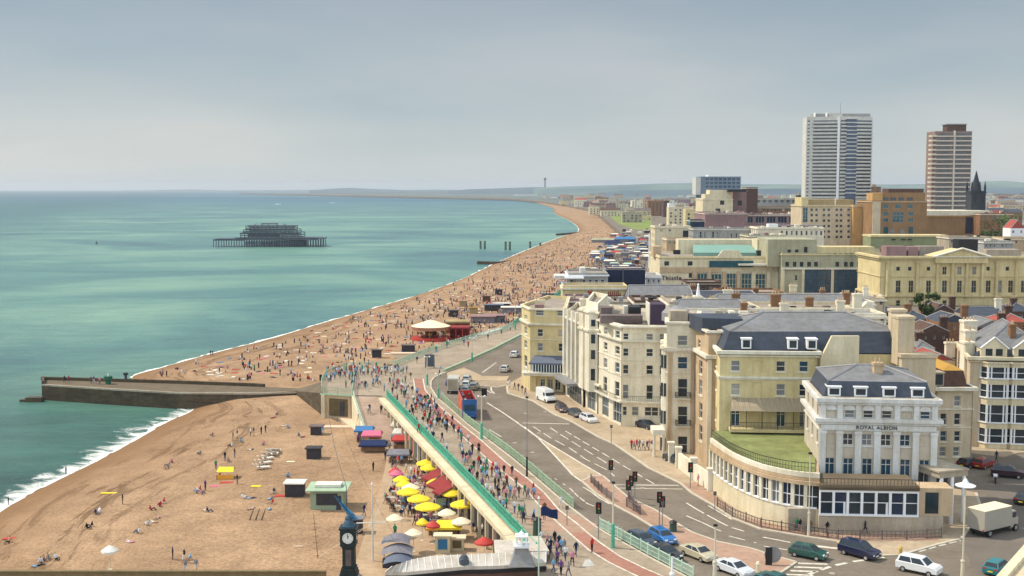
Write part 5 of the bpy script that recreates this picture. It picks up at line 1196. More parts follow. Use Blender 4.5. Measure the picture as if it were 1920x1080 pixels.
K_ = [
 ('long_white_terrace', 'long white flat fronted terrace with tiny dark windows below the tall white tower', 1420, 1545, 426, 560, 18, 'ivory', [((1466, 1540, 9), [(433, 441)], 4)]),
 ('low_green_roofed_block', 'low pale block with green tinted flat roof', 1405, 1475, 441, 500, 20, 'pale_green', [((1412, 1468, 7), [(446, 449)], 5)]),
 ('cream_block', 'plain cream block with one dark square window', 1228, 1296, 424, 600, 18, 'cream', [([1286], [(432, 447)], 11, dict(kind='plain')), ([1240, 1256], [(416 + 14, 434)], 5)]),
 ('glass_penthouse_block', 'small block topped by a dark blue glass penthouse', 1294, 1321, 412, 640, 12, 'glass_navy', []),
 ('mauve_cinema', 'huge windowless mauve walled hall', 1322, 1402, 399, 700, 40, 'mauve', []),
 ('glazed_hall', 'broad low hall with dark strip glazing under a pale roof slab', 1375, 1502, 402, 730, 40, 'mauve', [((1384, 1404, 2), [(406, 418)], 16, dict(kind='grid3x1', gl='glass_navy')), ((1425, 1488, 4), [(406, 418)], 17, dict(kind='grid3x1', gl='glass_navy'))]),
 ('grey_terrace', 'grey blue roofed terrace with many small openings behind the atrium roof', 1300, 1425, 428, 575, 16, 'grey_panel', [((1306, 1345, 6), [(434, 446)], 4), ((1352, 1420, 8), [(437, 445)], 3)]),
 ('peach_block', 'peach coloured low block behind the atrium', 1250, 1300, 447, 520, 14, 'peach', [((1256, 1294, 5), [(452, 458)], 4)]),
 ('stepped_cream_hall', 'cream stepped hall with a square tower front and small round window', 1318, 1374, 372, 760, 30, 'cream', [([1354], [(376, 384)], 8, dict(kind='plain')), ([1346], [(391, 397)], 9, dict(kind='plain'))]),
 ('mauve_block', 'mauve block with a single dark opening beside the stepped cream hall', 1374, 1400, 356, 775, 25, 'mauve', [([1387], [(376, 385)], 8, dict(kind='plain'))]),
 ('slim_dark_block', 'slim dark brown block between pale halls', 1400, 1421, 351, 820, 18, 'brick_dark', []),
 ('red_terrace', 'row of red brick houses with white trim left of the small windowed hotel', 1412, 1502, 388, 850, 14, 'brick', [((1418, 1498, 12), [(391, 396)], 4)]),
 ('pale_office', 'pale office strip with blue glass behind the red brick row', 1405, 1505, 372, 1100, 20, 'grey_panel', [((1411, 1500, 9), [(375, 380)], 7, dict(gl='glass_blue'))]),
]
for nm, lb, x0, x1, yt, Y, dp, wm, wins in K_:
 b = boxb(nm, lb, x0, x1, yt, Y, dp, wm, wins=wins, yr=yt + 20, side=(Y < 650))
 r2 = random.Random(x0 + 1)
 if nm in ('long_white_terrace', 'grey_terrace', 'glazed_hall', 'low_green_roofed_block', 'mauve_cinema', 'cream_block'):
  for k in range(7): xx = r2.uniform(x0 + 2, x1 - 8); addbox(b, 'roof_unit', xx, xx + r2.uniform(3, 8), yt - r2.uniform(1.5, 5), yt + 2, Y + r2.uniform(2, dp - 3), 3, r2.choice(['concrete', 'rust', 'trim', 'lead', 'ivory', 'mauve']))
 if nm == 'stepped_cream_hall':
  addbox(b, 'tower', 1331, 1372, 356, 374, Y + 1, 15, 'cream'); addbox(b, 'shoulder', 1322, 1331, 364, 374, Y + 1, 15, 'cream'); addbox(b, 'roof_slab', 1365, 1400, 355, 360, Y - 3, 16, 'black')
 if nm == 'long_white_terrace': addbox(b, 'roof_room', 1441, 1459, 420, 430, Y + 2, 5, 'trim_white'); addbox(b, 'roof_slab', 1440, 1545, 422, 424, Y + 8, 4, 'lead')

b = boxb('blue_slab_block', 'blue grey office slab block on the skyline left of the white tower', 1312, 1389, 331, 1500, 30, 'grey_blue', 'grey_blue', wins=[((1326, 1384, 8), [(334, 338), (341, 345), (348, 352), (355, 359)], 6, dict(kind='plain', gl='glass_blue'))], yr=350, parapet=1)
addbox(b, 'plant_room', 1328, 1376, 328, 332, 1505, 20, 'trim_white'); addbox(b, 'stair_tower', 1305, 1314, 333, 365, 1499, 30, 'tower_white')

def white_tower():
 Y = 1040.; z = lambda y: ZY(y, Y); A, B_ = XY(1511, 300, Y), XY(1634, 300, Y)
 b = Bld('white_tower', 'very tall white residential tower block with horizontal balcony bands', 'tower block', [A, XY(1574, 300, Y - 6), B_, B_ + Vector((0, 22)), A + Vector((2, 22))], GZ, z(219), 'tower_white', 'tower_white')
 W1, W2 = 0, 1; n = 22; ys = [226 + (372 - 226) * k / n for k in range(n)]
 f0, f1 = b.edge(b.near_edge(A)), b.edge(b.near_edge(XY(1574, 300, Y - 6)))
 i0, i1 = b.near_edge(A), b.near_edge(XY(1574, 300, Y - 6))
 b.finish(parapet=1)
 rr = random.Random(2)
 for k, y in enumerate(ys):
  zt, zb = z(y), z(y + 2.6); m = MB()
  m.obox(f0.A, f0.d, f0.n, f0.L * .20, f0.L * .985, -.1, .06, zb, zt); w = b.part('window_band', m, 'glass' if k % 2 else 'curtain_dark')
  m = MB(); m.obox(f1.A, f1.d, f1.n, .3, f1.L * .98, -.1, .06, zb, zt); b.part('window_band', m, 'glass_navy')
  m = MB(); m.obox(f0.A, f0.d, f0.n, f0.L * .03, f0.L * .10, -.1, .06, zb, zt); b.part('window', m, 'curtain_dark')
  m = MB()
  m.obox(f0.A, f0.d, f0.n, f0.L * .18, f0.L, .02, 1.3, zb - 1.5, zb - .1); m.obox(f1.A, f1.d, f1.n, 0, f1.L, .02, 1.3, zb - 1.5, zb - .1)
  b.part('balcony', m, 'tower_white')
 for t_ in (.93,): m = MB(); m.obox(f0.A, f0.d, f0.n, f0.L * .92, f0.L * .99, .02, 1.8, GZ, z(219)); b.part('fin', m, 'trim_white')
 m = MB(); m.obox(f1.A, f1.d, f1.n, f1.L * .18, f1.L * .50, .05, 1.5, GZ, z(224)); b.part('recess_glass', m, 'curtain_blue')
 for k in range(20): m = MB(); m.obox(f1.A, f1.d, f1.n, f1.L * .17, f1.L * .51, .05, 1.75, z(224 + 7.3 * k), z(222 + 7.3 * k)); b.part('floor_edge', m, 'tower_white')
 addbox(b, 'roof_room', 1527, 1632, 213, 220, Y + 3, 14, 'grey_panel'); addbox(b, 'roof_room', 1555, 1580, 212, 220, Y + 2, 6, 'tower_white')
 addbox(b, 'fin', 1528, 1530, 211, 219, Y - 1, 4, 'trim_white'); addbox(b, 'fin', 1550, 1552, 211, 219, Y - 1, 4, 'trim_white')
 m = MB(); p = XY(1576, 200, Y + 10); m.cyl(p.x, p.y, z(214), z(190), .3, .1, 5); b.part('aerial', m, 'lead')
white_tower()
def brown_tower():
 Y = 980.; z = lambda y: ZY(y, Y); A, B_ = XY(1752, 300, Y), XY(1821, 300, Y)
 b = Bld('brown_tower', 'tall brown brick tower block with cream balcony bands and a rounded left edge', 'tower block', [A, B_, B_ + Vector((0, 20)), A + Vector((0, 20))], GZ, z(246), 'tower_brick', 'tower_brick')
 i = b.near_edge(A); f = b.edge(i); b.finish(parapet=1)
 n = 17; h = (395 - 248) / n
 for k in range(n):
  y = 248 + h * k; m = MB(); m.obox(f.A, f.d, f.n, -1.5, f.L, -2, 1.2, z(y + h), z(y + h - 2.2)); m.cyl(f.A.x - 1.2, f.A.y + 2, z(y + h), z(y + h - 3.4), 3.2, n=12); b.part('balcony', m, 'balcony_cream')
  m = MB(); m.obox(f.A, f.d, f.n, f.L * .08, f.L * .42, .02, .1, z(y + h - 3), z(y + 1.5)); m.obox(f.A, f.d, f.n, f.L * .58, f.L * .97, .02, .1, z(y + h - 3), z(y + 1.5)); b.part('window_band', m, 'curtain_dark')
 m = MB(); m.obox(f.A, f.d, f.n, f.L * .5, f.L * .54, 0, 1.5, GZ, z(245)); b.part('fin', m, 'tower_white')
 addbox(b, 'plant_room', 1776, 1812, 233, 247, Y + 5, 10, 'brick_dark'); addbox(b, 'plant_room_rim', 1775, 1813, 232, 234, Y + 4, 12, 'lead')
 addbox(b, 'podium', 1733, 1855, 395, 400, 700, 30, 'ivory')
 return b
brown_tower()
def small_window_hotel():
 Y = 620.
 b = boxb('small_windowed_hotel', 'beige hotel block with a grid of tiny square windows and teal glass strip', 1503, 1601, 384, Y, 24, 'cream_shade', 'cream_yellow',
             wins=[([1522, 1531, 1545, 1554, 1569, 1577, 1591], [(391 + 10.2 * k, 395.5 + 10.2 * k) for k in range(6)], 4.5, dict(kind='plain')), ([1510], [(389, 417)], 9, dict(kind='grid2x4', gl='glass_teal'))], yr=420)
 addbox(b, 'attic', 1515, 1601, 374, 386, Y + 4, 15, 'ochre_wall'); addbox(b, 'attic', 1503, 1516, 370, 386, Y + 2, 15, 'cream_yellow'); addbox(b, 'fin', 1566, 1568, 372, 384, Y + 3, 1, 'trim')
 b = boxb('sunlit_slab', 'narrow slab painted sunlit orange, with a purple glazed slot', 1600, 1634, 384, 616, 20, 'brick_orange', wins=[([1622], [(392, 402), (404, 455)], 9, dict(kind='plain', gl='mauve_dark'))], yr=430)  # lit side of the brick office, sunlight put into the orange wall colour
 Y = 600.; 
 b = boxb('brick_office', 'orange brown brick office building with stepped top and large dark windows', 1635, 1738, 376, Y, 26, 'brick_wall', 'cream_shade',
             wins=[([1661, 1708], [(397, 405), (409, 416), (425, 440)], 10, dict(kind='frame', gl='glass_teal')), ([1684], [(397, 417)], 21, dict(kind='grid3x3', gl='glass_teal')), ([1673, 1692], [(429, 440)], 8, dict(gl='curtain')), ([1661, 1684, 1706], [(383, 391)], 11, dict(kind='frame', gl='glass_teal'))], yr=410)
 addbox(b, 'attic', 1652, 1735, 361, 377, Y + 4, 16, 'brick_wall'); addbox(b, 'attic', 1666, 1732, 354, 362, Y + 8, 10, 'brick_dark'); addbox(b, 'attic', 1636, 1655, 362, 378, Y + 3, 10, 'brick_orange')
 for x in (1661, 1675, 1690, 1706): addbox(b, 'attic_window', x - 5, x + 5, 370, 376, Y + 3.8, .3, 'glass')
 m = MB(); p = XY(1638, 420, Y); m.prism([(p.x - .8, p.y - .8), (p.x + 3.2, p.y - .8), (p.x + 3.2, p.y), (p.x - .8, p.y)], GZ, ZY(378, Y)); b.part('stair_bay', m, 'cream_shade')
 b = boxb('brick_shopping_block', 'long plain ochre brick block below the brown tower', 1733, 1862, 404, 650, 40, 'brick_wall', 'brick_orange', yr=430, wins=[([1820], [(405, 438)], 20, dict(kind='plain', gl='glass_navy'))])
 m = MB()
 for k in range(26): x = 1735 + k * 4.6; a = XY(x, 400, 648); m.box(a.x - .1, a.x + .1, a.y, a.y + .2, ZY(404, 650) , ZY(396, 650))
 a, c = XY(1735, 400, 648), XY(1855, 400, 648); m.box(a.x, c.x, a.y, a.y + .2, ZY(397.5, 650), ZY(396, 650)); m.box(a.x, c.x, a.y, a.y + .2, ZY(402.5, 650), ZY(399.5, 650)); b.part('roof_railing', m, 'ivory')
small_window_hotel()
def church():
 Y = 720.; z = lambda y: ZY(y, Y); p = XY(1829, 380, Y)
 o = thing('church', 'dark gothic church tower with a tall spire and four corner pinnacles', 'church', (p.x, p.y, GZ)); w = 4.4
 m = MB(); m.box(p.x - w, p.x + w, p.y - w, p.y + w, GZ, z(358)); m.box(p.x - w - .3, p.x + w + .3, p.y - w - .3, p.y + w + .3, z(362), z(360)); m.build('tower', 'spire', o)
 m = MB(); m.cyl(p.x, p.y, z(358), z(320), 3.4, .15, 8); m.build('spire', 'spire', o)
 for sx in (-1, 1):
  for sy in (-1, 1): m = MB(); m.cyl(p.x + sx * w * .9, p.y + sy * w * .9, z(362), z(352), .8, .7, 6); m.cyl(p.x + sx * w * .9, p.y + sy * w * .9, z(352), z(339), .8, .05, 6); m.build('pinnacle', 'spire', o)
 for sx in (-.5, .5): m = MB(); m.box(p.x + sx * w - .7, p.x + sx * w + .7, p.y - w - .1, p.y - w + .1, z(380), z(366)); m.build('belfry_opening', 'black', o)
 m = MB(); m.box(p.x - w * 1.2, p.x + w * 1.3, p.y - w - 8, p.y - w, GZ, z(395)); m.build('nave', 'spire', o)
church()

# ---- far town: individual blocks and houses as far as the hills
rr = random.Random(21); cnt = 0
tones = [('ivory', 'white'), ('cream', 'cream'), ('peach', 'peach'), ('concrete', 'grey'), ('brick', 'brick'), ('cream_shade', 'tan'), ('grey_panel', 'pale grey'), ('mauve', 'mauve'), ('cream_yellow', 'yellow')]
def far_block(px, Y, w, d, h, wm, pitched, label, group):
 X = XY(px, 380, Y).x; o = thing('distant_building', label, 'building', (X, Y, GZ), group)
 m = MB(); m.box(X - w / 2, X + w / 2, Y, Y + d, GZ, GZ + h); m.build('wall', wm, o)
 if pitched:
  m = MB(); t = GZ + h; q = w * .55 if w < 14 else 3.5; m.add([(X - w / 2 - .3, Y - .3, t), (X + w / 2 + .3, Y - .3, t), (X + w / 2 + .3, Y + d + .3, t), (X - w / 2 - .3, Y + d + .3, t), (X - w / 2, Y + d / 2, t + q), (X + w / 2, Y + d / 2, t + q)], [(0, 1, 5, 4), (2, 3, 4, 5), (1, 2, 5), (3, 0, 4)]); m.build('roof', rr.choice(['slate', 'red_tile', 'brick_dark', 'slate_dark', 'rust']), o)
 else:
  m = MB(); m.box(X - w * .2, X + w * .15, Y + 2, Y + d * .6, GZ + h, GZ + h + 2.5); m.build('roof_room', 'concrete', o)
 if Y < 2600:
  nf = max(1, int(h / 3.2)); nw = max(2, int(w / 4.5)); m = MB()
  for r_ in range(nf):
   for k in range(nw):
    if rr.random() < .85: x = X - w / 2 + w * (k + .5) / nw; m.box(x - .8, x + .8, Y - .06, Y + .1, GZ + 1 + r_ * 3.2, GZ + 2.7 + r_ * 3.2)
  wo = m.build('windows', 'glass', o); wo['kind'] = 'stuff'
for px, yt, Y, w, d, wm, lb in [(1125, 377, 2500, 24, 20, 'ivory', 'pale square seafront block left of the bright lawn'), (1102, 375, 2900, 30, 20, 'ochre_wall', 'ochre seafront block at the bend of the beach'), (1195, 376, 1900, 18, 18, 'ivory', 'bright cream block above the lawn'), (1208, 374, 2000, 10, 15, 'peach', 'slim peach block above the lawn'), (1232, 376, 1700, 26, 18, 'brick', 'brick block right of the lawn'), (1250, 376, 1640, 9, 14, 'brick_dark', 'slim dark block with bright flank'), (1259, 381, 1500, 7, 14, 'trim_white', 'slim white block beside the dark one'), (1276, 388, 1200, 24, 16, 'cream', 'cream block with yellowish flank'), (1305, 381, 1300, 16, 14, 'mauve', 'mauve block behind the cream one'),
                                  (1172, 378, 2300, 40, 20, 'felt_roof', 'long grey seafront terrace behind the lawn'), (1150, 380, 2200, 22, 20, 'cream_shade', 'tan block at the head of the lawn'), (1310, 392, 1000, 22, 14, 'cream_yellow', 'yellow block left of the stepped hall'), (1336, 372, 1250, 30, 14, 'felt_roof', 'grey block behind the stepped hall'), (1640, 350, 1200, 12, 12, 'brick', 'brick block right of the white tower'), (1500, 366, 1250, 5, 10, 'black', 'slim dark chimney block at the foot of the white tower')]:
 h = ZY(yt, Y) - GZ; far_block(px, Y, w, d, max(4, h), wm, rr.random() < .3, lb, None) if False else far_block(px, Y, w, d, max(4, h), wm, False, lb, 'blocks of the far seafront')
for k in range(215):
 t_ = k / 215; Y = 900 + 5200 * (t_ ** 1.3); lim = 1090 + 80 * max(0, 1 - (Y - 900) / 900)
 px = rr.choice([rr.uniform(lim + 5, 1320), rr.uniform(1400, 1510), rr.uniform(1630, 1755), rr.uniform(1835, 1935), rr.uniform(1835, 1935)])
 if px < 1235 and Y < 1350: Y = rr.uniform(1500, 4500)
 w = rr.uniform(9, 26) * (1 + t_ * .8); h = rr.choice([6, 7, 8, 9, 12, 15]) if px > 1300 else rr.uniform(5, 14)
 wm, tn = rr.choice(tones); pit = rr.random() < .6
 if px > 1830: wm, tn = rr.choice([('brick', 'brick'), ('peach', 'peach'), ('ivory', 'white'), ('cream_shade', 'tan')])
 far_block(px, Y, w, rr.uniform(9, 16), h, wm, pit, 'tiny %s %s building in the hazy town beneath the hills' % (tn, 'pitched roofed' if pit else 'flat roofed'), 'small far %s %s buildings' % (tn, 'pitched' if pit else 'flat'))
for k in range(60):
 Y = 1500 + 3800 * rr.random() ** 1.2; e = 88000 / Y + 353; lx = 1000 + max(0, (e - 374)) * 4.2 if e < 392 else 1090 + (e - 392) * 2; px = lx + 18 + rr.uniform(0, 90); 
 if e > 400 and 1135 < px < 1228: continue
 wm, tn = rr.choice(tones); far_block(px, Y, rr.uniform(12, 30), rr.uniform(9, 16), rr.uniform(6, 17), wm, rr.random() < .4, 'tiny %s block in the hazy seafront strip behind the far beach' % tn, 'small far %s seafront blocks' % tn)
for k in range(70):
 Y = 190 + 900 * (k / 70) ** 1.2; px = 2010 + (k * 137 % 620); wm, tn = rr.choice(tones); far_block(px, Y, rr.uniform(10, 20), rr.uniform(9, 13), rr.uniform(8, 14), wm, k % 3 > 0, '%s building of the town beyond the right edge' % tn, '%s town buildings out of view' % tn)
p = XY(1022, 350, 8300); o = thing('power_station_chimney', 'single tall slender chimney standing on the far coast', 'chimney', (p.x, p.y, GZ)); m = MB(); m.cyl(p.x, p.y, GZ, ZY(334, 8300), 8, 6, 12); m.build('shaft', 'lead', o); m = MB(); m.cyl(p.x, p.y, ZY(338, 8300), ZY(333.5, 8300), 8.5, 8.5, 12); m.build('crown', 'iron', o)
for px, yt, Y, w, wm, lb in [(1045, 371, 4700, 50, 'trim_white', 'white harbour shed left'), (1060, 370, 4700, 60, 'trim_white', 'long bright white harbour shed'), (1075, 373, 4600, 40, 'ivory', 'ivory harbour shed beside the bright ones'), (985, 368, 6500, 130, 'trim_white', 'long thin white quay building far along the coast'), (1030, 377, 4300, 60, 'concrete', 'grey sheds on the spit')]:
 X = XY(px, 372, Y).x; o = thing('harbour_shed', lb, 'shed', (X, Y, GZ)); m = MB(); h = max(5, ZY(yt, Y) - GZ); m.box(X - w / 2, X + w / 2, Y, Y + 30, 0, GZ + h * .7); m.build('wall', wm, o); m = MB(); m.add([(X - w / 2, Y, GZ + h * .7), (X + w / 2, Y, GZ + h * .7), (X + w / 2, Y + 30, GZ + h * .7), (X - w / 2, Y + 30, GZ + h * .7), (X - w / 2, Y + 15, GZ + h), (X + w / 2, Y + 15, GZ + h)], [(0, 1, 5, 4), (2, 3, 4, 5), (1, 2, 5), (3, 0, 4)]); m.build('roof', 'lead', o)

# ================================================================== SEA STRUCTURES
def groyne():
 zt = 3.4; Fr = [G(78, 722, zt), G(200, 730, zt), (G(330, 737.5, zt)), G(480, 738.5, zt), G(556, 736, zt), G(602, 738, GZ - .4)]
 Bk = [G(78, 712, zt), G(200, 715, zt), G(330, 719, zt), G(480, 724.5, zt), G(560, 724, zt + .8), G(606, 716, GZ - .4)]
 zs = [zt, zt, zt, zt, zt + .3, GZ - .3]
 m = MB(); n = len(Fr)
 for i in range(n - 1):
  f0, f1, b0, b1 = Fr[i], Fr[i + 1], Bk[i], Bk[i + 1]; a, c = zs[i], zs[i + 1]
  m.quad((f0.x, f0.y, -2), (f1.x, f1.y, -2), (f1.x, f1.y, c), (f0.x, f0.y, a)); m.quad((b1.x, b1.y, -2), (b0.x, b0.y, -2), (b0.x, b0.y, a), (b1.x, b1.y, c))
 m.quad((Bk[0].x, Bk[0].y, -2), (Fr[0].x, Fr[0].y, -2), (*Fr[0][:2], zt), (*Bk[0][:2], zt))
 o = thing('stone_groyne', 'long weathered stone groyne running out into the sea from the bastion', 'groyne', (Fr[2].x, Fr[2].y, 0)); m.build('wall', 'seawall', o)
 m = MB()
 for i in range(n - 1): m.quad((*Fr[i][:2], zs[i]), (*Fr[i + 1][:2], zs[i + 1]), (*Bk[i + 1][:2], zs[i + 1]), (*Bk[i][:2], zs[i]))
 m.build('deck', 'seadeck', o)
 m = MB()
 for i in range(n - 2):
  a, b_ = Bk[i].to_2d(), Bk[i + 1].to_2d(); d = (b_ - a).normalized(); n_ = Vector((d.y, -d.x))
  if i == 3: b_ = a + (b_ - a) * .2
  m.obox(a, d, n_, 0, (b_ - a).length, -.3, .35, zs[i], zs[i] + .7)
 a, b_ = Bk[0].to_2d(), Fr[0].to_2d(); d = (b_ - a).normalized(); n_ = Vector((d.y, -d.x)); m.obox(a, d, n_, 0, (b_ - a).length, -.6, 0, zt, zt + .9)
 m.build('parapet', 'seawall', o)
 m = MB()
 for i in range(n - 2):
  a, b_ = Fr[i].to_2d(), Fr[i + 1].to_2d(); d = (b_ - a).normalized(); n_ = Vector((d.y, -d.x)); m.obox(a, d, n_, 0, (b_ - a).length, -.4, .12, zs[i] - .15, zs[i] + .22)
 m.build('coping', 'concrete', o)
 p = G(60, 748, .6); m = MB(); m.box(p.x - 1.2, p.x + 2.4, p.y - .9, p.y + .9, -1, 1.0); m.box(p.x - 2.6, p.x - 1, p.y - .5, p.y + .5, -1, .5); m.build('toe_blocks', 'seawall', o)
 p = G(62, 746, 1); 
groyne()
p = G(203, 720, 3.4); o = thing('navigation_beacon', 'round dark green drum beacon on the seaward end of the groyne', 'beacon', p); m = MB(); m.cyl(p.x, p.y, 3.4, 4.6, .6, .6, 12); m.cyl(p.x, p.y, 4.4, 5.2, .95, .95, 14); m.build('drum', 'beacon_green', o); m = MB(); m.cyl(p.x, p.y, 5.2, 5.8, .15, .1, 8); m.build('lamp', 'light_clear', o)
p = G(236, 716, 3.4); o = thing('lifebuoy_post', 'dark squat marker post near the beacon on the groyne', 'post', p); m = MB(); m.cyl(p.x, p.y, 3.4, 5.0, .35, .3, 8); m.build('post', 'pier_iron', o); m = MB(); m.cyl(p.x, p.y, 5.0, 5.5, .6, .5, 8); m.build('cap', 'iron', o)
for pts, lb in (([(895, 493), (930, 494), (985, 489)], 'low timber groyne reaching the water below the crowded beach'), ([(1043, 440), (1085, 437), (1130, 435)], 'dark timber groyne on the distant bend of the beach')):
 o = thing('timber_groyne', lb, 'groyne', G(*pts[1], .5)); m = MB(); P = [g2(*q, .8) for q in pts]
 for a, b_ in zip(P, P[1:]): d = (b_ - a).normalized(); n_ = Vector((d.y, -d.x)); m.obox(a, d, n_, 0, (b_ - a).length, -.5, .5, -1, 1.9)
 m.build('boards', 'seawall', o)
def ruin():
 Y = G(500, 463, 0).y; z = lambda y: ZY(y, Y); X = lambda px: XY(px, 440, Y).x
 o = thing('ruined_pier', 'rusted skeleton of a burnt out pier pavilion standing alone in the sea', 'pier', (X(500), Y, 0)); rr = random.Random(4)
 m = MB()
 for k in range(44):
  x = X(400) + (X(607) - X(400)) * k / 43; px = 400 + 207 * k / 43
  rows = 4 if 455 < px < 565 else 2
  for r_ in range(rows): m.tube((x + rr.uniform(-.3, .3), Y + r_ * 9, -1), (x, Y + r_ * 9, z(449)), .42 if rows > 2 else .32, 4)
  if 455 < px < 565 and k < 43:
   for r_ in range(2): x2 = X(400) + (X(607) - X(400)) * (k + 1) / 43; m.tube((x, Y + r_ * 9, .4), (x2, Y + r_ * 9, z(450)), .22, 3); m.tube((x2, Y + r_ * 9, .4), (x, Y + r_ * 9, z(450)), .22, 3)
 m.build('piles', 'pier_iron', o)
 m = MB(); m.box(X(440), X(592), Y - 1, Y + 34, z(450), z(447)); m.box(X(440), X(606), Y, Y + 20, z(448.5), z(446.5)); m.box(X(398), X(455), Y + 3, Y + 18, z(451.5), z(449)); m.box(X(402), X(432), Y + 3, Y + 14, z(448.5), z(448)); m.box(X(440), X(595), Y, Y + 1, z(447), z(445.5)); m.build('deck', 'pier_iron', o)
 def cage(x0, x1, yb, yt, dep, n, r=.22):
  m = MB(); a, c = X(x0), X(x1)
  for yy in (Y + 2, Y + 2 + dep):
   for k in range(n + 1):
    x = a + (c - a) * k / n; m.tube((x, yy, z(yb)), (x + rr.uniform(-.3, .3), yy, z(yt)), r, 4)
    if k < n and rr.random() < .75: x2 = a + (c - a) * (k + 1) / n; m.tube((x, yy, z(yb)), (x2, yy, z(yt)), .14, 3)
   for t_ in (0, .5, 1): zz = z(yb) + (z(yt) - z(yb)) * t_; m.tube((a, yy, zz), (c, yy, zz + rr.uniform(-.2, .2)), r * 1.1, 4)
  for k in range(0, n + 1, 2): x = a + (c - a) * k / n; m.tube((x, Y + 2, z(yt)), (x, Y + 2 + dep, z(yt)), r, 4)
  return m
 cage(450, 560, 446, 437, 26, 15, .3).build('lower_storey', 'pier_iron', o); cage(455, 555, 437, 431, 22, 13, .26).build('upper_storey', 'pier_iron', o); cage(460, 550, 431, 424, 16, 12, .28).build('roof_frame', 'pier_iron', o)
 m = MB(); m.box(X(448), X(562), Y + 2, Y + 3, z(439), z(437.2)); m.box(X(458), X(552), Y + 4, Y + 5, z(431), z(429.2)); m.box(X(462), X(552), Y + 6, Y + 7, z(425.5), z(424)); m.tube((X(486), Y + 8, z(420)), (X(518), Y + 8, z(420)), .45, 4)
 for px in (470, 486, 500, 518, 536): m.tube((X(px), Y + 8, z(424)), (X(px + (502 - px) * .25), Y + 8, z(420)), .25, 4)
 m.box(X(462), X(520), Y + 10, Y + 10.5, z(445), z(438)); m.build('girders', 'pier_iron', o)
ruin()
for k, (px, yb, yt, lb) in enumerate([(901, 467, 452, 'leftmost of the leftmost pair of stumps'), (909, 467, 452, 'right one of the leftmost pair of stumps'), (948, 469, 453, 'left one of the middle pair of stumps'), (956, 469, 453, 'right one of the middle pair of stumps'), (994, 465, 453, 'single stump where the sea meets the beach'), (1013, 463, 455, 'shortest stump standing on the shingle')]):
 p = G(px, yb, 0); o = thing('pier_column', 'grey green iron pier column in the shallows, ' + lb, 'column', p, 'columns left of the old pier'); m = MB(); m.cyl(p.x, p.y, -1, ZY(yt, p.y) - .6, .85, .8, 10); m.build('shaft', 'stump_iron', o); m = MB(); m.cyl(p.x, p.y, ZY(yt, p.y) - .6, ZY(yt, p.y), 1.0, 1.0, 10); m.build('cap', 'stump_iron', o)
p = G(181, 457, 0); o = thing('buoy', 'tiny dark buoy alone on the sea at left', 'buoy', p); m = MB(); m.cyl(p.x, p.y, -.5, .8, 1.1, .9, 8); m.build('float', 'iron', o); m = MB(); m.cyl(p.x, p.y, .8, 2.6, .3, .1, 6); m.build('mast', 'iron', o)
for px, py in ((623, 381), (520, 384)):
 p = G(px, py, 0); o = thing('boat', 'tiny white boat far out, %s' % ('right one' if px > 600 else 'left one'), 'boat', p, 'far boats'); m = MB(); m.prism([(p.x - 9, p.y), (p.x + 7, p.y - 1.5), (p.x + 11, p.y), (p.x + 7, p.y + 1.5)], -.5, 1.6); m.build('hull', 'trim_white', o); m = MB(); m.box(p.x - 4, p.x + 3, p.y - 1, p.y + 1, 1.6, 4); m.build('cabin', 'trim_white', o)
def tree(px, py, Y, h, r, n=420):
 p = XY(px, py, Y); o = thing('tree', '', 'tree', (p.x, p.y, GZ), 'dark trees at the right'); zt = ZY(py, Y); rr = random.Random(int(px))
 m = MB(); m.tube((p.x, p.y, GZ), (p.x + .3, p.y, zt - h * .3), .6, 7, .3)
 for k in range(6): a = k * 1.05; m.tube((p.x, p.y, zt - h * .75), (p.x + math.cos(a) * r * .6, p.y + math.sin(a) * r * .6, zt - h * .3), .25, 5, .08)
 m.build('trunk', 'bark', o); m = MB(); cl = [(Vector((rr.gauss(0, .42) * r, rr.gauss(0, .42) * r, zt - h * .5 + rr.uniform(-.42, .42) * h)), rr.uniform(.22, .42) * r) for _ in range(13)]
 for _ in range(n):
  c, q = rr.choice(cl); v = Vector((rr.gauss(0, 1), rr.gauss(0, 1), rr.gauss(0, .8))).normalized() * q * rr.uniform(.6, 1.05); s = rr.uniform(.35, .75)
  c2 = Vector((p.x, p.y, 0)) + c + v; e1 = Vector((rr.uniform(-1, 1), rr.uniform(-1, 1), rr.uniform(-1, 1))).normalized() * s; e2 = e1.orthogonal().normalized() * s * .7
  m.quad(c2 - e1, c2 - e2, c2 + e1, c2 + e2)
 m.build('crown', 'leaf' if rr.random() < .7 else 'leaf_light', o)
 return o
for k, (px, py, Y, h, r, lb) in enumerate([(1872, 408, 560, 13, 7, 'leftmost dark tree, in front of the far brick houses'), (1890, 402, 570, 15, 8, 'tall dark tree between two others right of the ochre block'), (1912, 404, 560, 14, 8, 'dark tree at the right edge of the view'), (1880, 425, 520, 9, 6, 'lower tree in front of the dark row'), (1735, 468 + 80, 300, 8, 3, 'small tree among the dark roofs'), (1856, 432, 540, 8, 5, 'small green tree beside the ochre block')]):
 t_ = tree(px, py, Y, h, r); t_['label'] = lb
b = boxb('white_gabled_house', 'small white gabled house among the dark trees at the right', 1895, 1922, 428, 500, 8, 'trim_white', wins=[((1900, 1915, 2), [(432, 437)], 4)], yr=430, parapet=None, band=False); b.hip(ZY(428, 500), b.foot, 0, 0, 3.5, 'red_tile', 'red_tile', ridge=.2)
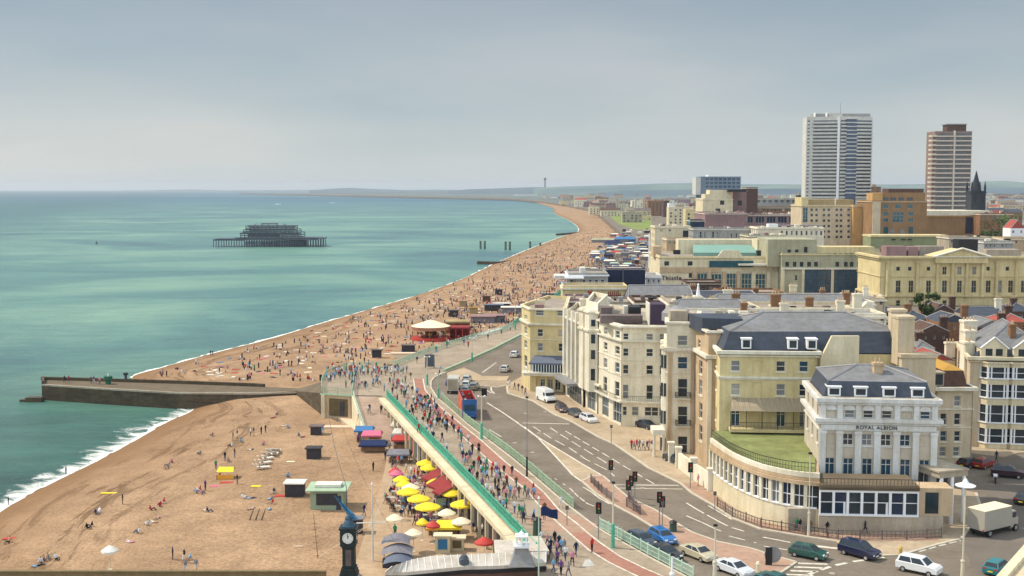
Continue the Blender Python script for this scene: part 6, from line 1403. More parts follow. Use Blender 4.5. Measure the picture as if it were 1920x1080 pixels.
for x0, x1, yt, Y, wm, lb in [(1780, 1860, 444, 480, 'concrete', 'flat grey block behind the pediment'), (1845, 1900, 452, 460, 'grey_panel', 'pale grey block right of the pediment'), (1885, 1990, 446, 470, 'peach', 'peach block at the right edge behind the pediment'), (1838, 1900, 400, 640, 'brick', 'brick block right of the church')]:
 b = boxb('back_building', lb, x0, x1, yt, Y, 14, wm, wins=[((x0 + 5, x1 - 5, 7), [(yt + 6, yt + 11)], 4)], yr=yt + 15)
 r2 = random.Random(x0)
 for k in range(5): xx = r2.uniform(x0 + 3, x1 - 12); addbox(b, 'roof_unit', xx, xx + r2.uniform(4, 10), yt - r2.uniform(2, 5), yt + 2, Y + r2.uniform(2, 10), 2, r2.choice(['concrete', 'rust', 'black', 'trim']))

# ================================================================== PROMENADE FITTINGS
def polyrail(name, label, pts, z, mt, h=1.25, step=.32, post=3.2, group=None, plinth=.0, cat='railing', posts=True, mtp=None):
 P = [g2(*p, z) if not isinstance(p, Vector) else p for p in pts]
 zf = z if not callable(z) else None
 o = thing(name, label, cat, (*((P[0] + P[-1]) / 2), z), group); r = MB(); q = []; acc = 0
 for a, b_ in zip(P, P[1:]):
  d = (b_ - a).normalized(); n_ = Vector((d.y, -d.x)); L_ = (b_ - a).length
  for zz, t in ((h, .09), (h * .55, .05), (.15, .06)): r.obox(a, d, n_, 0, L_, -t / 2, t / 2, z + zz - t / 2, z + zz + t / 2)
  if plinth: r.obox(a, d, n_, 0, L_, -.14, .14, z, z + plinth)
  s = 0
  while s < L_: r.obox(a, d, n_, s, s + .05, -.025, .025, z + .15, z + h); s += step
  s = 0
  while s < L_ - .5: q.append(a + d * s); s += post
 q.append(P[-1]); r.build('rail', mt, o)
 if posts:
  for p in q[:99]: m = MB(); m.cyl(p.x, p.y, z, z + h + .12, .09, .08, 6); m.cyl(p.x, p.y, z + h + .12, z + h + .26, .1, .03, 6); m.build('post', mtp or mt, o)
 return o
KZ = GZ + K
main = [(1000, 1045), (965, 1003), (880, 912), (800, 828), (722, 746)]
def off_line(pts, d, z=GZ):
 P = [g2(*p) for p in pts]; r = []
 for i, p in enumerate(P):
  a = P[max(i - 1, 0)]; b_ = P[min(i + 1, len(P) - 1)]; t = (b_ - a).normalized(); r.append(p + Vector((t.y, -t.x)) * d)
 return r
polyrail('promenade_railing', 'bright green railing along the top of the long promenade wall above the cafes', off_line(main, .35), KZ, 'green_rail', 1.35, .22, 3.0, plinth=.3)
polyrail('promenade_railing', 'green railing round the bastion at the root of the groyne', [(660, 742), (604, 738), (603, 721), (612, 705), (650, 691)], KZ, 'green_pale', 1.3)
polyrail('promenade_railing', 'green railing from the bastion past the carousel to the far kiosks', [(650, 691), (700, 689), (740, 688), (765, 677), (818, 657), (845, 649), (907, 630), (941, 622), (962, 612)], KZ, 'green_light', 1.3, .3)
polyrail('promenade_railing', 'dense green railing beyond the kiosks beside the yellow hotel', [(962, 611), (1000, 590), (1035, 564), (1060, 545)], KZ, 'green_rail', 1.5, .35)
polyrail('promenade_railing', 'green railing dividing the bastion from the head of the ramp', [(660, 743), (664, 715), (663, 698)], KZ, 'green_light', 1.3)
polyrail('kerb_railing', 'pale green kerb railing between cycle lane and bus', [(828, 748), (845, 765), (875, 791), (905, 814), (950, 847), (1000, 887), (1040, 922), (1075, 952)], KZ, 'green_pale', 1.15, .2, 2.2)
polyrail('kerb_railing', 'pale green kerb railing beside the parked dark cars', [(1124, 990), (1165, 1012), (1215, 1040), (1300, 1085)], KZ, 'green_light', 1.15, .2, 2.2)
polyrail('guard_railing', 'thin brown guard railing along the kerb below the curved lounge', [(1345, 950), (1373, 969), (1427, 989), (1510, 1003), (1571, 1011), (1700, 1012), (1765, 1008)], KZ, 'rust', 1.0, .5, 2.5)
polyrail('guard_railing', 'brown guard railing on the median left of the crossing', [(1108, 905), (1128, 925), (1148, 940)], KZ, 'rust', 1.0, .3, 2)
polyrail('guard_railing', 'brown guard railing on the median right of the crossing', [(1175, 950), (1200, 965), (1178, 938)], KZ, 'rust', 1.0, .3, 2)

A, B_ = g2(722, 746), g2(1000, 1045)
o = thing('promenade_arcade', 'cream fronted row of shops and arches beneath the promenade edge', 'arcade', (*((A + B_) / 2), EZ))
P = [g2(*p) for p in reversed(main)]; m = MB()
for a, b_ in zip(P, P[1:]):
 d = (b_ - a).normalized(); n_ = Vector((d.y, -d.x)); m.obox(a, d, n_, 0, (b_ - a).length + .1, .0, 1.25, GZ - .55, GZ + .05)
m.build('fascia', 'arcade_cream', o)
rr = random.Random(9); cnt = 0
for a, b_ in zip(P, P[1:]):
 d = (b_ - a).normalized(); n_ = Vector((d.y, -d.x)); L_ = (b_ - a).length; k = int(L_ / 3.4)
 for i in range(k):
  u = L_ * (i + .5) / k; m = MB(); m.obox(a, d, n_, u - .2, u + .2, .75, 1.15, EZ, GZ - .55); m.build('column', 'arcade_cream', o)
  m = MB(); m.obox(a, d, n_, u + .3, u + L_ / k - .3, .02, .12, EZ, GZ - 1.1); m.build('shopfront', ['shopfront', 'shopfront', 'canvas_maroon', 'shopfront', 'canvas_grey_blue'][rr.randrange(5)], o)
A, B_ = g2(604, 738), g2(660, 742); f = Facade(A, B_)
o = thing('bastion_front', 'stone bastion wall with a wide brown shuttered opening', 'wall', (*((A + B_) / 2), EZ)); m = MB(); m.obox(A, f.d, f.n, 0, f.L, .02, .5, 1.5, GZ - .1); m.build('wall', 'peach', o)
m = MB(); m.obox(A, f.d, f.n, f.L * .28, f.L * .90, .5, .58, EZ + .4, GZ - .7); s = m.build('shutter', 'bronze_shutter', o); m = MB(); m.obox(A, f.d, f.n, f.L * .64, f.L * .80, .58, .62, EZ + .4, GZ - 1.2); m.build('door', 'shopfront', s, parent_loc(s))
m = MB(); m.obox(A, f.d, f.n, -.1, f.L + .1, 0, .7, GZ - .1, GZ + .12); m.build('coping', 'green_pale', o)
for u in (.04, .1): m = MB(); m.obox(A, f.d, f.n, f.L * u, f.L * u + .35, .5, .9, 2.5, GZ - .1); m.build('pier', 'arcade_cream', o)
T1, T2, B1, B2 = g2(662, 744), g2(716, 745), g2(786, 838, EZ), g2(692, 836, EZ)
yt, yb = (T1.y + T2.y) / 2, (B1.y + B2.y) / 2
rz = lambda p: EZ + .05 + (GZ - EZ) * min(1, max(0, (p[1] - yb) / (yt - yb)))
poly = [B2, B1 + Vector((2, 0)), T2 + Vector((.3, .5)), T1 + Vector((0, .5))]
m = MB(); m.prism(ccw([tuple(p) for p in poly]), 1.5, rz); struct(m.build('ramp', 'paving_ramp'), 'pinkish ramp from the promenade to the lower esplanade')
o = thing('ramp_railing', 'pale green railing down the seaward side of the ramp', 'railing', (*((T1 + B2) / 2), EZ)); m = MB(); a, c = Vector((*T1, GZ)), Vector((*B2, EZ)); n = 24
for k in range(n):
 p, q = a.lerp(c, k / n), a.lerp(c, (k + 1) / n); m.tube((p.x, p.y, p.z + 1.2), (q.x, q.y, q.z + 1.2), .06, 4); m.tube((p.x, p.y, p.z + .6), (q.x, q.y, q.z + .6), .04, 4)
 for j in range(4): r_ = p.lerp(q, j / 4); m.tube((r_.x, r_.y, r_.z), (r_.x, r_.y, r_.z + 1.2), .035, 4)
m.build('rail', 'green_light', o); m = MB(); m.quad((a.x - .3, a.y, a.z + .3), (c.x - .3, c.y, c.z + .3), (c.x - .3, c.y, 1.5), (a.x - .3, a.y, 1.5)); m.quad((a.x - .3, a.y, a.z + .3), (a.x + .1, a.y, a.z + .3), (c.x + .1, c.y, c.z + .3), (c.x - .3, c.y, c.z + .3)); m.build('kerb_wall', 'arcade_cream', o)

# ================================================================== LAMPS, SIGNALS, POSTS
def lamp(px, py, pt, label, style='twin', z=KZ, base='green_rail', shaft='pole_cream', r=.11):
 p = G(px, py, z); zt = ZY(pt, p.y); o = thing('street_lamp', label, 'street lamp', p, 'street lamps')
 m = MB(); hb = min(2.6, (zt - z) * .35); m.cyl(p.x, p.y, z, z + hb, r * 2.2, r * 1.7, 10); m.cyl(p.x, p.y, z + hb, z + hb + .15, r * 2.3, r * 2, 10); m.build('base', base, o)
 m = MB(); m.cyl(p.x, p.y, z + hb, zt, r, r * .75, 8); m.build('post', shaft, o)
 if style == 'disc': m = MB(); m.lathe(p.x, p.y, [(.0, zt - .25), (.95, zt - .2), (1.0, zt - .1), (.35, zt + .15), (.12, zt + .55), (.0, zt + .6)], 18); m.build('lamp_shade', 'trim_white', o)
 elif style == 'arm': m = MB(); m.tube((p.x, p.y, zt - .1), (p.x - 1.1, p.y, zt + .15), .05, 5); m.build('arm', shaft, o); m = MB(); m.box(p.x - 1.7, p.x - 1.0, p.y - .15, p.y + .15, zt + .08, zt + .22); m.build('lamp_head', 'lead', o)
 elif style == 'twin':
  for s_ in (-1, 1): m = MB(); m.tube((p.x, p.y, zt - .2), (p.x + s_ * .5, p.y, zt), .04, 5); m.lathe(p.x + s_ * .5, p.y, [(.0, zt - .3), (.16, zt - .2), (.18, zt - .02), (0, zt + .12)], 8); m.build('lantern', 'light_clear', o)
 else: m = MB(); m.box(p.x - .2, p.x + .2, p.y - .12, p.y + .12, zt - .1, zt + .12); m.build('lamp_head', 'iron', o)
 return o
lamp(903, 823, 742, 'pale lamp post with green base right of the red and blue bus')
lamp(801, 722, 668, 'lamp post with green base on the promenade below the carousel'); lamp(885, 678, 633, 'lamp post at the low mossy wall of the far road'); lamp(966, 618, 572, 'lamp post among the green railing by the far kiosks'); lamp(822, 747, 700, 'short green lamp post where the cycle lane begins', shaft='green_pale')
lamp(1149, 1027, 905, 'tall cream lamp post with bright green base beside the dark cars', 'plain'); lamp(988, 893, 745, 'slender dark lamp post between cycle lane and median', 'plain', base='iron', shaft='lead', r=.07)
lamp(1340, 1092, 985, 'cream lamp post beside the beige car', 'plain', z=GZ, base='pole_cream'); lamp(1804, 1100, 908, 'tall cream lamp post topped by a white disc lamp at lower right', 'disc', z=GZ, base='pole_cream'); lamp(1516, 1004, 850, 'thin pale post before the joint of the two lounges', 'plain', base='pole_cream', r=.08)
lamp(1260, 1096, 1040, 'short white post at the foot of the kerb railing', 'plain', base='trim_white', shaft='trim_white', r=.13)
def mast(px, py, pt, label, z, mt, r=.1, yard=None):
 p = G(px, py, z); zt = ZY(pt, p.y); o = thing('flagpole', label, 'flagpole', p); m = MB(); m.cyl(p.x, p.y, z, zt, r, r * .6, 8); m.build('pole', mt, o)
 m = MB(); m.cyl(p.x, p.y, zt, zt + .25, .14, .05, 8); m.build('finial', 'trim_white', o)
 if yard: m = MB(); zz = ZY(yard, p.y); m.tube((p.x - 1.9, p.y, zz - .05), (p.x + 1.6, p.y, zz + .05), .07, 6); m.build('yardarm', mt, o)
 return o, p, zt
o, p, zt = mast(699, 1052, 908, 'tall white flagpole with a yardarm on the lower esplanade', EZ, 'canvas_white', .13, 980)
m = MB()
for q in (G(600, 1042, EZ), G(752, 860, EZ), G(640, 1010, EZ)): m.tube((p.x, p.y, ZY(982, p.y)), q, .025, 4)
m.build('stay_rope', 'pole_cream', o)
o, p, zt = mast(1010, 1085, 935, 'pale green flagpole right of the roof cupola', KZ, 'green_light', .08)
def flag(name, label, x, y, z, w, h, mt, ang, droop=.25, parent=None):
 m = MB(); n = 14; k = 6; g = []
 for j in range(k + 1):
  for i in range(n + 1):
   s = i / n; g.append((x + w * s * math.cos(ang) * (1 - .08 * s), y + w * s * math.sin(ang) + .18 * math.sin(s * 9 + j * .3) * s ** .5, z - h * j / k - droop * w * s * s + .1 * math.sin(s * 7)))
 m.add(g, [(j * (n + 1) + i, j * (n + 1) + i + 1, (j + 1) * (n + 1) + i + 1, (j + 1) * (n + 1) + i) for j in range(k) for i in range(n)]); m.smooth = True
 o = m.build(name, mt, off=Vector((x, y, z))); tag(o, label, 'flag'); return o
p = G(1013, 1085, KZ); z0 = ZY(951, p.y); flag('flag', 'navy blue flag flying from the pale green pole over the promenade', p.x + .05, p.y, z0, 1.9, .95, 'canvas_navy', R(8), .22)
def clock():
 cz = 7.0; p = G(655, 1079, cz); z = lambda y: ZY(y, p.y); x, y = p.x, p.y; s = p.y / FP
 o = thing('clock_tower', 'dark green black clock tower with a round white dial, in the foreground', 'clock tower', p)
 m = MB(); w = 13 * s
 for w_, a, b_ in ((17, 1079, 1073), (15.5, 1073, 1068), (14, 1068, 1062)): m.box(x - w_ * s, x + w_ * s, y - w_ * s, y + w_ * s, z(a), z(b_))
 m.build('plinth', 'clock_case', o)
 m = MB(); m.box(x - 10.5 * s, x + 10.5 * s, y - 10.5 * s, y + 10.5 * s, z(1062), z(1024)); 
 for sx in (-1, 1):
  for sy in (-1, 1): m.cyl(x + sx * 10 * s, y + sy * 10 * s, z(1062), z(1024), 1.8 * s, 1.5 * s, 8)
 m.build('shaft', 'clock_case', o)
 m = MB(); m.box(x - 5.5 * s, x + 5.5 * s, y - 11 * s, y - 10.4 * s, z(1058), z(1028)); m.build('panel', 'rust', o)
 m = MB(); m.box(x - 12.5 * s, x + 12.5 * s, y - 12.5 * s, y + 12.5 * s, z(1025), z(1020)); m.box(x - 15 * s, x + 15 * s, y - 15 * s, y + 15 * s, z(1021), z(989)); m.box(x - 17 * s, x + 17 * s, y - 17 * s, y + 17 * s, z(990), z(987)); hd = m.build('clock_head', 'clock_case', o)
 def dial(dx, dy):
  m = MB(); n = 24; cx, cy, cz_ = x + dx * 15.3 * s, y + dy * 15.3 * s, z(1005)
  tx, ty = -dy, dx
  def ring(r0, r1, o_, mt):
   mm = MB()
   for i in range(n):
    a, b_ = 2 * math.pi * i / n, 2 * math.pi * (i + 1) / n; P = []
    for r_, t in ((r0, a), (r1, a), (r1, b_), (r0, b_)): P.append((cx + dx * o_ + tx * r_ * math.cos(t), cy + dy * o_ + ty * r_ * math.cos(t), cz_ + r_ * math.sin(t)))
    mm.quad(*P)
   return mm.build('dial' if r0 == 0 else 'bezel', mt, hd, parent_loc(hd))
  ring(0, 11 * s, .02, 'clock_face'); ring(10.6 * s, 12.6 * s, .05, 'clock_case')
  mm = MB()
  for k in range(12): a = k * math.pi / 6; r_ = 9 * s; q = (cx + dx * .04 + tx * r_ * math.cos(a), cy + dy * .04 + ty * r_ * math.cos(a), cz_ + r_ * math.sin(a)); q2 = (cx + dx * .04 + tx * r_ * .84 * math.cos(a), cy + dy * .04 + ty * r_ * .84 * math.cos(a), cz_ + r_ * .84 * math.sin(a)); mm.tube(q, q2, .35 * s, 4)
  mm.build('hour_marks', 'black', hd, parent_loc(hd))
  for ln, a, t in ((5.5, R(75), .6), (8.2, R(95), .45)):
   mm = MB(); mm.tube((cx + dx * .06, cy + dy * .06, cz_), (cx + dx * .06 + tx * ln * s * math.cos(a), cy + dy * .06 + ty * ln * s * math.cos(a), cz_ + ln * s * math.sin(a)), t * s, 4); mm.build('clock_hand', 'black', hd, parent_loc(hd))
 dial(0, -1); dial(-1, 0); dial(1, 0); dial(0, 1)
 m = MB(); m.box(x - 12 * s, x + 12 * s, y - 12 * s, y + 12 * s, z(987), z(984)); m.lathe(x, y, [(11 * s, z(984)), (9 * s, z(978)), (6.5 * s, z(974)), (7 * s, z(971)), (5.5 * s, z(968)), (0, z(962))], 12); m.build('cap', 'cap_blue', o)
 m = MB(); m.cyl(x - .2, y, z(964), z(912), .06, .035, 6); m.build('flagstaff', 'pier_iron', o)
 return x, y, z, s
cx_, cy_, cz_, cs_ = clock()
m = MB(); g = []; n, k = 10, 12
for j in range(k + 1):
 for i in range(n + 1):
  t_ = j / k; s_ = i / n
  g.append((cx_ - .2 + (-1.25 + 1.9 * t_) + .5 * s_ * (.2 + t_), cy_ - .25 - .12 * math.sin(s_ * 8 + t_ * 3), cz_(929) - (cz_(929) - cz_(974)) * t_ + .15 * s_))
m.add(g, [(j * (n + 1) + i, j * (n + 1) + i + 1, (j + 1) * (n + 1) + i + 1, (j + 1) * (n + 1) + i) for j in range(k) for i in range(n)]); m.smooth = True
tag(m.build('flag', 'flag_blue', off=Vector((cx_, cy_, cz_(929)))), 'crumpled blue and turquoise flag draped down onto the top of the clock tower', 'flag')
o = thing('cable', 'thin slack cable from the clock flagstaff to the bastion', 'cable', (cx_, cy_, cz_(912))); m = MB(); a = Vector((cx_ - .2, cy_, cz_(912))); b_ = G(612, 752, EZ + 3); prev = a
for k in range(1, 15): t_ = k / 14; q = a.lerp(b_, t_) - Vector((0, 0, 1.6 * math.sin(math.pi * t_))); m.tube(prev, q, .035, 4); prev = q
m.build('rope', 'pier_iron', o)
p = G(655, 1079, 7.0); o = thing('round_kiosk', 'round pavilion with ribbed grey lead roof beneath the clock tower', 'kiosk', (p.x, p.y, EZ))
m = MB(); m.smooth = False; m.lathe(p.x, p.y, [(3.1, 4.6), (2.7, 5.35), (1.9, 6.3), (1.1, 7.0), (0, 7.02)], 20); rf = m.build('roof', 'roof_pale', o)
m = MB()
for k in range(20):
 a = 2 * math.pi * k / 20; c, s_ = math.cos(a), math.sin(a)
 for (r0, z0), (r1, z1) in (((3.1, 4.62), (2.7, 5.37)), ((2.7, 5.37), (1.9, 6.32)), ((1.9, 6.32), (1.1, 7.02))): m.tube((p.x + r0 * c, p.y + r0 * s_, z0), (p.x + r1 * c, p.y + r1 * s_, z1), .04, 4)
m.build('rib', 'lead', rf, parent_loc(rf)); m = MB(); m.cyl(p.x, p.y, EZ, 4.65, 2.7, 2.7, 20); m.build('wall', 'trim', o)
def front_building():
 zb, zf = 9.3, 8.6; Bk = [(735, 1062), (775, 1048), (812, 1042), (900, 1038), (1024, 1034)]; Fr = [(722, 1073), (760, 1073), (800, 1069), (872, 1062), (930, 1061), (1024, 1055)]
 B3 = [G(x, y, zb) for x, y in Bk]; F3 = [G(x, y, zf) for x, y in Fr]; N_ = 24
 def samp(P, t):
  ls = [0]
  for a, b_ in zip(P, P[1:]): ls.append(ls[-1] + (b_ - a).length)
  s = t * ls[-1]
  for i in range(len(P) - 1):
   if s <= ls[i + 1] + 1e-6: return P[i].lerp(P[i + 1], (s - ls[i]) / (ls[i + 1] - ls[i]))
 o = thing('pier_entrance_building', 'long low building with curved pale sheet roof and cupola across the bottom of the view', 'building', (F3[3].x, F3[3].y, EZ))
 bs, fs = [samp(B3, i / N_) for i in range(N_ + 1)], [samp(F3, i / N_) for i in range(N_ + 1)]
 m = MB()
 for i in range(N_): m.quad(fs[i], fs[i + 1], bs[i + 1], bs[i]); m.quad(fs[i] - Vector((0, 0, .35)), fs[i + 1] - Vector((0, 0, .35)), fs[i + 1], fs[i])
 rf = m.build('roof', 'roof_pale', o)
 m = MB()
 for i in range(N_ + 1): m.tube(fs[i] + Vector((0, 0, .03)), bs[i] + Vector((0, 0, .03)), .035, 4)
 m.tube(bs[0], bs[-1], .01, 3); m.build('seam', 'trim_white', rf, parent_loc(rf))
 m = MB()
 for i in range(N_): a, b_ = fs[i].to_2d(), fs[i + 1].to_2d(); d = (b_ - a).normalized(); n_ = Vector((d.y, -d.x)); m.obox(a, d, n_, 0, (b_ - a).length, -.3, .05, zf - .75, zf - .35)
 m.build('fascia', 'black', o)
 m = MB()
 for i in range(N_): a, b_ = fs[i].to_2d(), fs[i + 1].to_2d(); d = (b_ - a).normalized(); n_ = Vector((d.y, -d.x)); m.obox(a, d, n_, 0, (b_ - a).length, -.9, -.5, 1, zf - .5)
 m.build('wall', 'brick_dark', o)
 for i in range(1, N_, 2):
  a, b_ = fs[i].to_2d(), fs[min(i + 2, N_)].to_2d(); d = (b_ - a).normalized(); n_ = Vector((d.y, -d.x)); m = MB(); L_ = (b_ - a).length
  m.obox(a, d, n_, .15, L_ - .15, -.5, -.4, zf - 3.0, zf - .9); w = m.build('window', 'glass_navy', o); m = MB(); m.obox(a, d, n_, 0, .15, -.5, -.3, zf - 3.2, zf - .8); m.obox(a, d, n_, L_ / 2 - .05, L_ / 2 + .05, -.4, -.3, zf - 3, zf - .9); m.build('window_frame', 'frame_blue' if i % 4 == 1 else 'trim_white', w, parent_loc(w))
 m = MB(); m.prism(ccw([(p.x, p.y) for p in [bs[0], *bs[4::4], ]] + [(p.x, p.y - .0) for p in fs[::-4]]), 1, zf - .8, True); m.build('body', 'brick_dark', o)
 p = G(978, 1048, 9.0); z = lambda y: ZY(y, p.y); s = p.y / FP
 m = MB(); prof = [(25, 1056), (19, 1046), (14, 1034), (12, 1024)]
 for (w0, y0), (w1, y1) in zip(prof, prof[1:]):
  a = [(p.x + i * w0 * s, p.y + j * w0 * s, z(y0)) for i, j in ((-1, -1), (1, -1), (1, 1), (-1, 1))]; b_ = [(p.x + i * w1 * s, p.y + j * w1 * s, z(y1)) for i, j in ((-1, -1), (1, -1), (1, 1), (-1, 1))]
  m.add(a + b_, [(0, 1, 5, 4), (1, 2, 6, 5), (2, 3, 7, 6), (3, 0, 4, 7), (4, 5, 6, 7)])
 cu = m.build('cupola', 'lead', o)
 m = MB(); m.box(p.x - 15 * s, p.x + 15 * s, p.y - 15 * s, p.y + 15 * s, z(1024), z(1020)); 
 for i, j in ((-1, -1), (1, -1), (1, 1), (-1, 1), (0, -1), (0, 1), (-1, 0), (1, 0)): m.box(p.x + i * 9 * s - .1, p.x + i * 9 * s + .1, p.y + j * 9 * s - .1, p.y + j * 9 * s + .1, z(1020), z(1006))
 m.box(p.x - 12 * s, p.x + 12 * s, p.y - 12 * s, p.y + 12 * s, z(1006), z(1003)); m.lathe(p.x, p.y, [(8 * s, z(1003)), (5 * s, z(999)), (1.5 * s, z(996)), (0, z(991))], 12); m.build('lantern', 'trim_white', cu, parent_loc(cu))
 for x0, x1, y0, y1, zz, mt, nm in ((928, 970, 1037, 1012, 8.9, 'roof_pale', 'rear_roof'), (992, 1026, 1033, 1005, 9.0, 'roof_pale', 'rear_roof')):
  q = [G(x0, y0, zz), G(x1 + 4, y0, zz), G(x1 - 12, y1, zz), G(x0 - 2, y1, zz)]; m = MB(); m.prism([(a.x, a.y) for a in q], zz - .4, zz, True, True); m.build(nm, mt, o)
  m = MB(); m.prism([(a.x, a.y) for a in [v.lerp((q[0] + q[2]) / 2, .12) for v in q]], EZ, zz - .4); m.build('rear_wall', 'rust' if x0 > 980 else 'cream', o)
 v = G(870, 1050, 9.1); m = MB(); m.lathe(v.x, v.y, [(.55, 8.7), (.5, 9.3), (.3, 9.6), (0, 9.75)], 12); m.build('vent', 'pier_iron', o)
front_building()
o = thing('parapet', 'pale sunlit stone parapet crossing the lower right corner', 'parapet', (40, 75, GZ)); a, b_ = G(1858, 1100, 14), G(1935, 1012, 14); m = MB(); n_ = Vector((b_.y - a.y, -(b_.x - a.x))).normalized()
m.prism(ccw([(a.x, a.y), (b_.x, b_.y), (b_.x + n_.x * 7, b_.y + n_.y * 7), (a.x + n_.x * 7, a.y + n_.y * 7)]), GZ, 13.6); m.build('wall', 'cream_shade', o)
m = MB(); m.prism(ccw([(a.x - n_.x * .3, a.y - n_.y * .3), (b_.x - n_.x * .3, b_.y - n_.y * .3), (b_.x + n_.x * .5, b_.y + n_.y * .5), (a.x + n_.x * .5, a.y + n_.y * .5)]), 13.6, 14, True, True); m.build('coping', 'cream', o)
o = thing('beach_barrier', 'low dark timber barrier across the beach at the bottom left', 'barrier', G(300, 1085, 3)); m = MB(); a, b_ = g2(-40, 1083, 3), g2(612, 1083, 3); m.box(a.x, b_.x, a.y - .3, a.y, 0, 3.75); m.build('boards', 'wood_dull', o); m = MB(); m.box(a.x, b_.x, a.y - .45, a.y + .1, 3.75, 3.9); m.build('capping', 'wood_dull', o)

def signal(px, py, pt, label, n=1, side=0):
 p = G(px, py, KZ if n < 9 else GZ); zt = ZY(pt, p.y); o = thing('traffic_light', label, 'traffic light', p, 'traffic lights')
 m = MB(); m.cyl(p.x, p.y, GZ, zt, .07, .06, 7); m.build('pole', 'lead', o)
 for k in range(n):
  dx = side * .35 * k; dz = -.55 * k; m = MB(); m.box(p.x - .32 + dx, p.x + .32 + dx, p.y - .14, p.y - .06, zt - 1.25 + dz, zt + .1 + dz); m.box(p.x - .18 + dx, p.x + .18 + dx, p.y - .32, p.y - .14, zt - 1.15 + dz, zt + dz); h = m.build('signal_head', 'black', o)
  for j, mt in enumerate(('light_red', 'ochre', 'beacon_green')):
   q = MB(); zz = zt - .22 - .35 * j + dz; q.tube((p.x + dx, p.y - .32, zz), (p.x + dx, p.y - .35, zz), .11, 8); q.build('lens', mt, h, parent_loc(h))
 return o
signal(1145, 906, 864, 'traffic light on the median nearest the hatched area', 1); signal(1183, 942, 893, 'pair of signal heads in mid median, by the brown railing', 2, -1); signal(1236, 984, 923, 'tallest traffic light, at the seaward kerb of the median near the dark bin', 2, 1)
signal(1122, 1010, 943, 'traffic light on a rusty post beside the tall green based lamp', 1); signal(1294, 915, 868, 'traffic light in front of the garden wall', 1); signal(1190, 932, 885, 'traffic light just behind the paired signal heads', 1)
def bollard(px, py, pt, label, mt='canvas_cream', name='bollard', r=.22, z=KZ, cat='bollard'):
 p = G(px, py, z); zt = ZY(pt, p.y); o = thing(name, label, cat, p); m = MB(); m.cyl(p.x, p.y, z, zt - .25, r, r * .9, 10); m.build('body', mt, o); m = MB(); m.cyl(p.x, p.y, zt - .25, zt, r * 1.15, r * .6, 10); m.build('cap', mt if name == 'bollard' else 'black', o); return o
bollard(1421, 1072, 1053, 'pale yellow bollard on the median next to the white car'); bollard(1575, 1030, 1014, 'orange yellow bollard behind the navy car', 'paint_yellow', z=GZ); bollard(1688, 1042, 1024, 'orange yellow bollard on the corner kerb near the white hatchback', 'paint_yellow')
bollard(1262, 996, 976, 'dark green litter bin on the median under the tallest traffic light', 'bin_green', 'litter_bin', .45, cat='litter bin'); bollard(1007, 1005, 970, 'dark litter bin beside the flag over the promenade', 'bin_green', 'litter_bin', .5, cat='litter bin')
p = G(1449, 1059, KZ); o = thing('round_sign', 'large round grey sign panel seen from behind on the median tip', 'sign', p); m = MB(); m.tube((p.x, p.y, KZ + 1.1), (p.x + .0, p.y + .12, KZ + 1.1), .9, 18); m.build('disc', 'lead', o); m = MB(); m.box(p.x - .8, p.x - .1, p.y - .1, p.y, KZ, KZ + 1.9); m.build('frame', 'iron', o)
p = G(806, 690, KZ); o = thing('notice_board', 'dark blue notice board standing on the promenade before the carousel', 'notice board', p); m = MB(); m.box(p.x - 1, p.x + 1, p.y, p.y + .3, KZ + .3, KZ + 3); m.build('panel', 'pier_iron', o); m = MB(); m.box(p.x - 1.1, p.x - .9, p.y - .1, p.y + .4, KZ, KZ + 3.1); m.box(p.x + .9, p.x + 1.1, p.y - .1, p.y + .4, KZ, KZ + 3.1); m.build('frame', 'lead', o)
p = G(908, 760, KZ); o = thing('road_sign', 'black backed square road sign right of the bus', 'road sign', p); m = MB(); m.cyl(p.x, p.y, GZ, GZ + 3.2, .05, .05, 6); m.build('post', 'lead', o); m = MB(); m.box(p.x - .5, p.x + .5, p.y - .05, p.y, GZ + 1.9, GZ + 3.3); m.build('panel', 'black', o)
for px, py, hh, lb in ((1242, 990, 3.2, 'thin post with small dark plate on the median'), (1340, 960, 2.6, 'short brown post at the bend of the guard rail'), (1063, 985, 2.4, 'thin post on the crossing paving'), (1146, 832, 3.0, 'slim pole on the hotel pavement')):
 p = G(px, py, KZ); o = thing('sign_post', lb, 'post', p); m = MB(); m.cyl(p.x, p.y, KZ, KZ + hh, .06, .05, 6); m.build('post', 'lead', o); m = MB(); m.box(p.x - .2, p.x + .2, p.y - .06, p.y, KZ + hh - .5, KZ + hh); m.build('plate', 'rust', o)

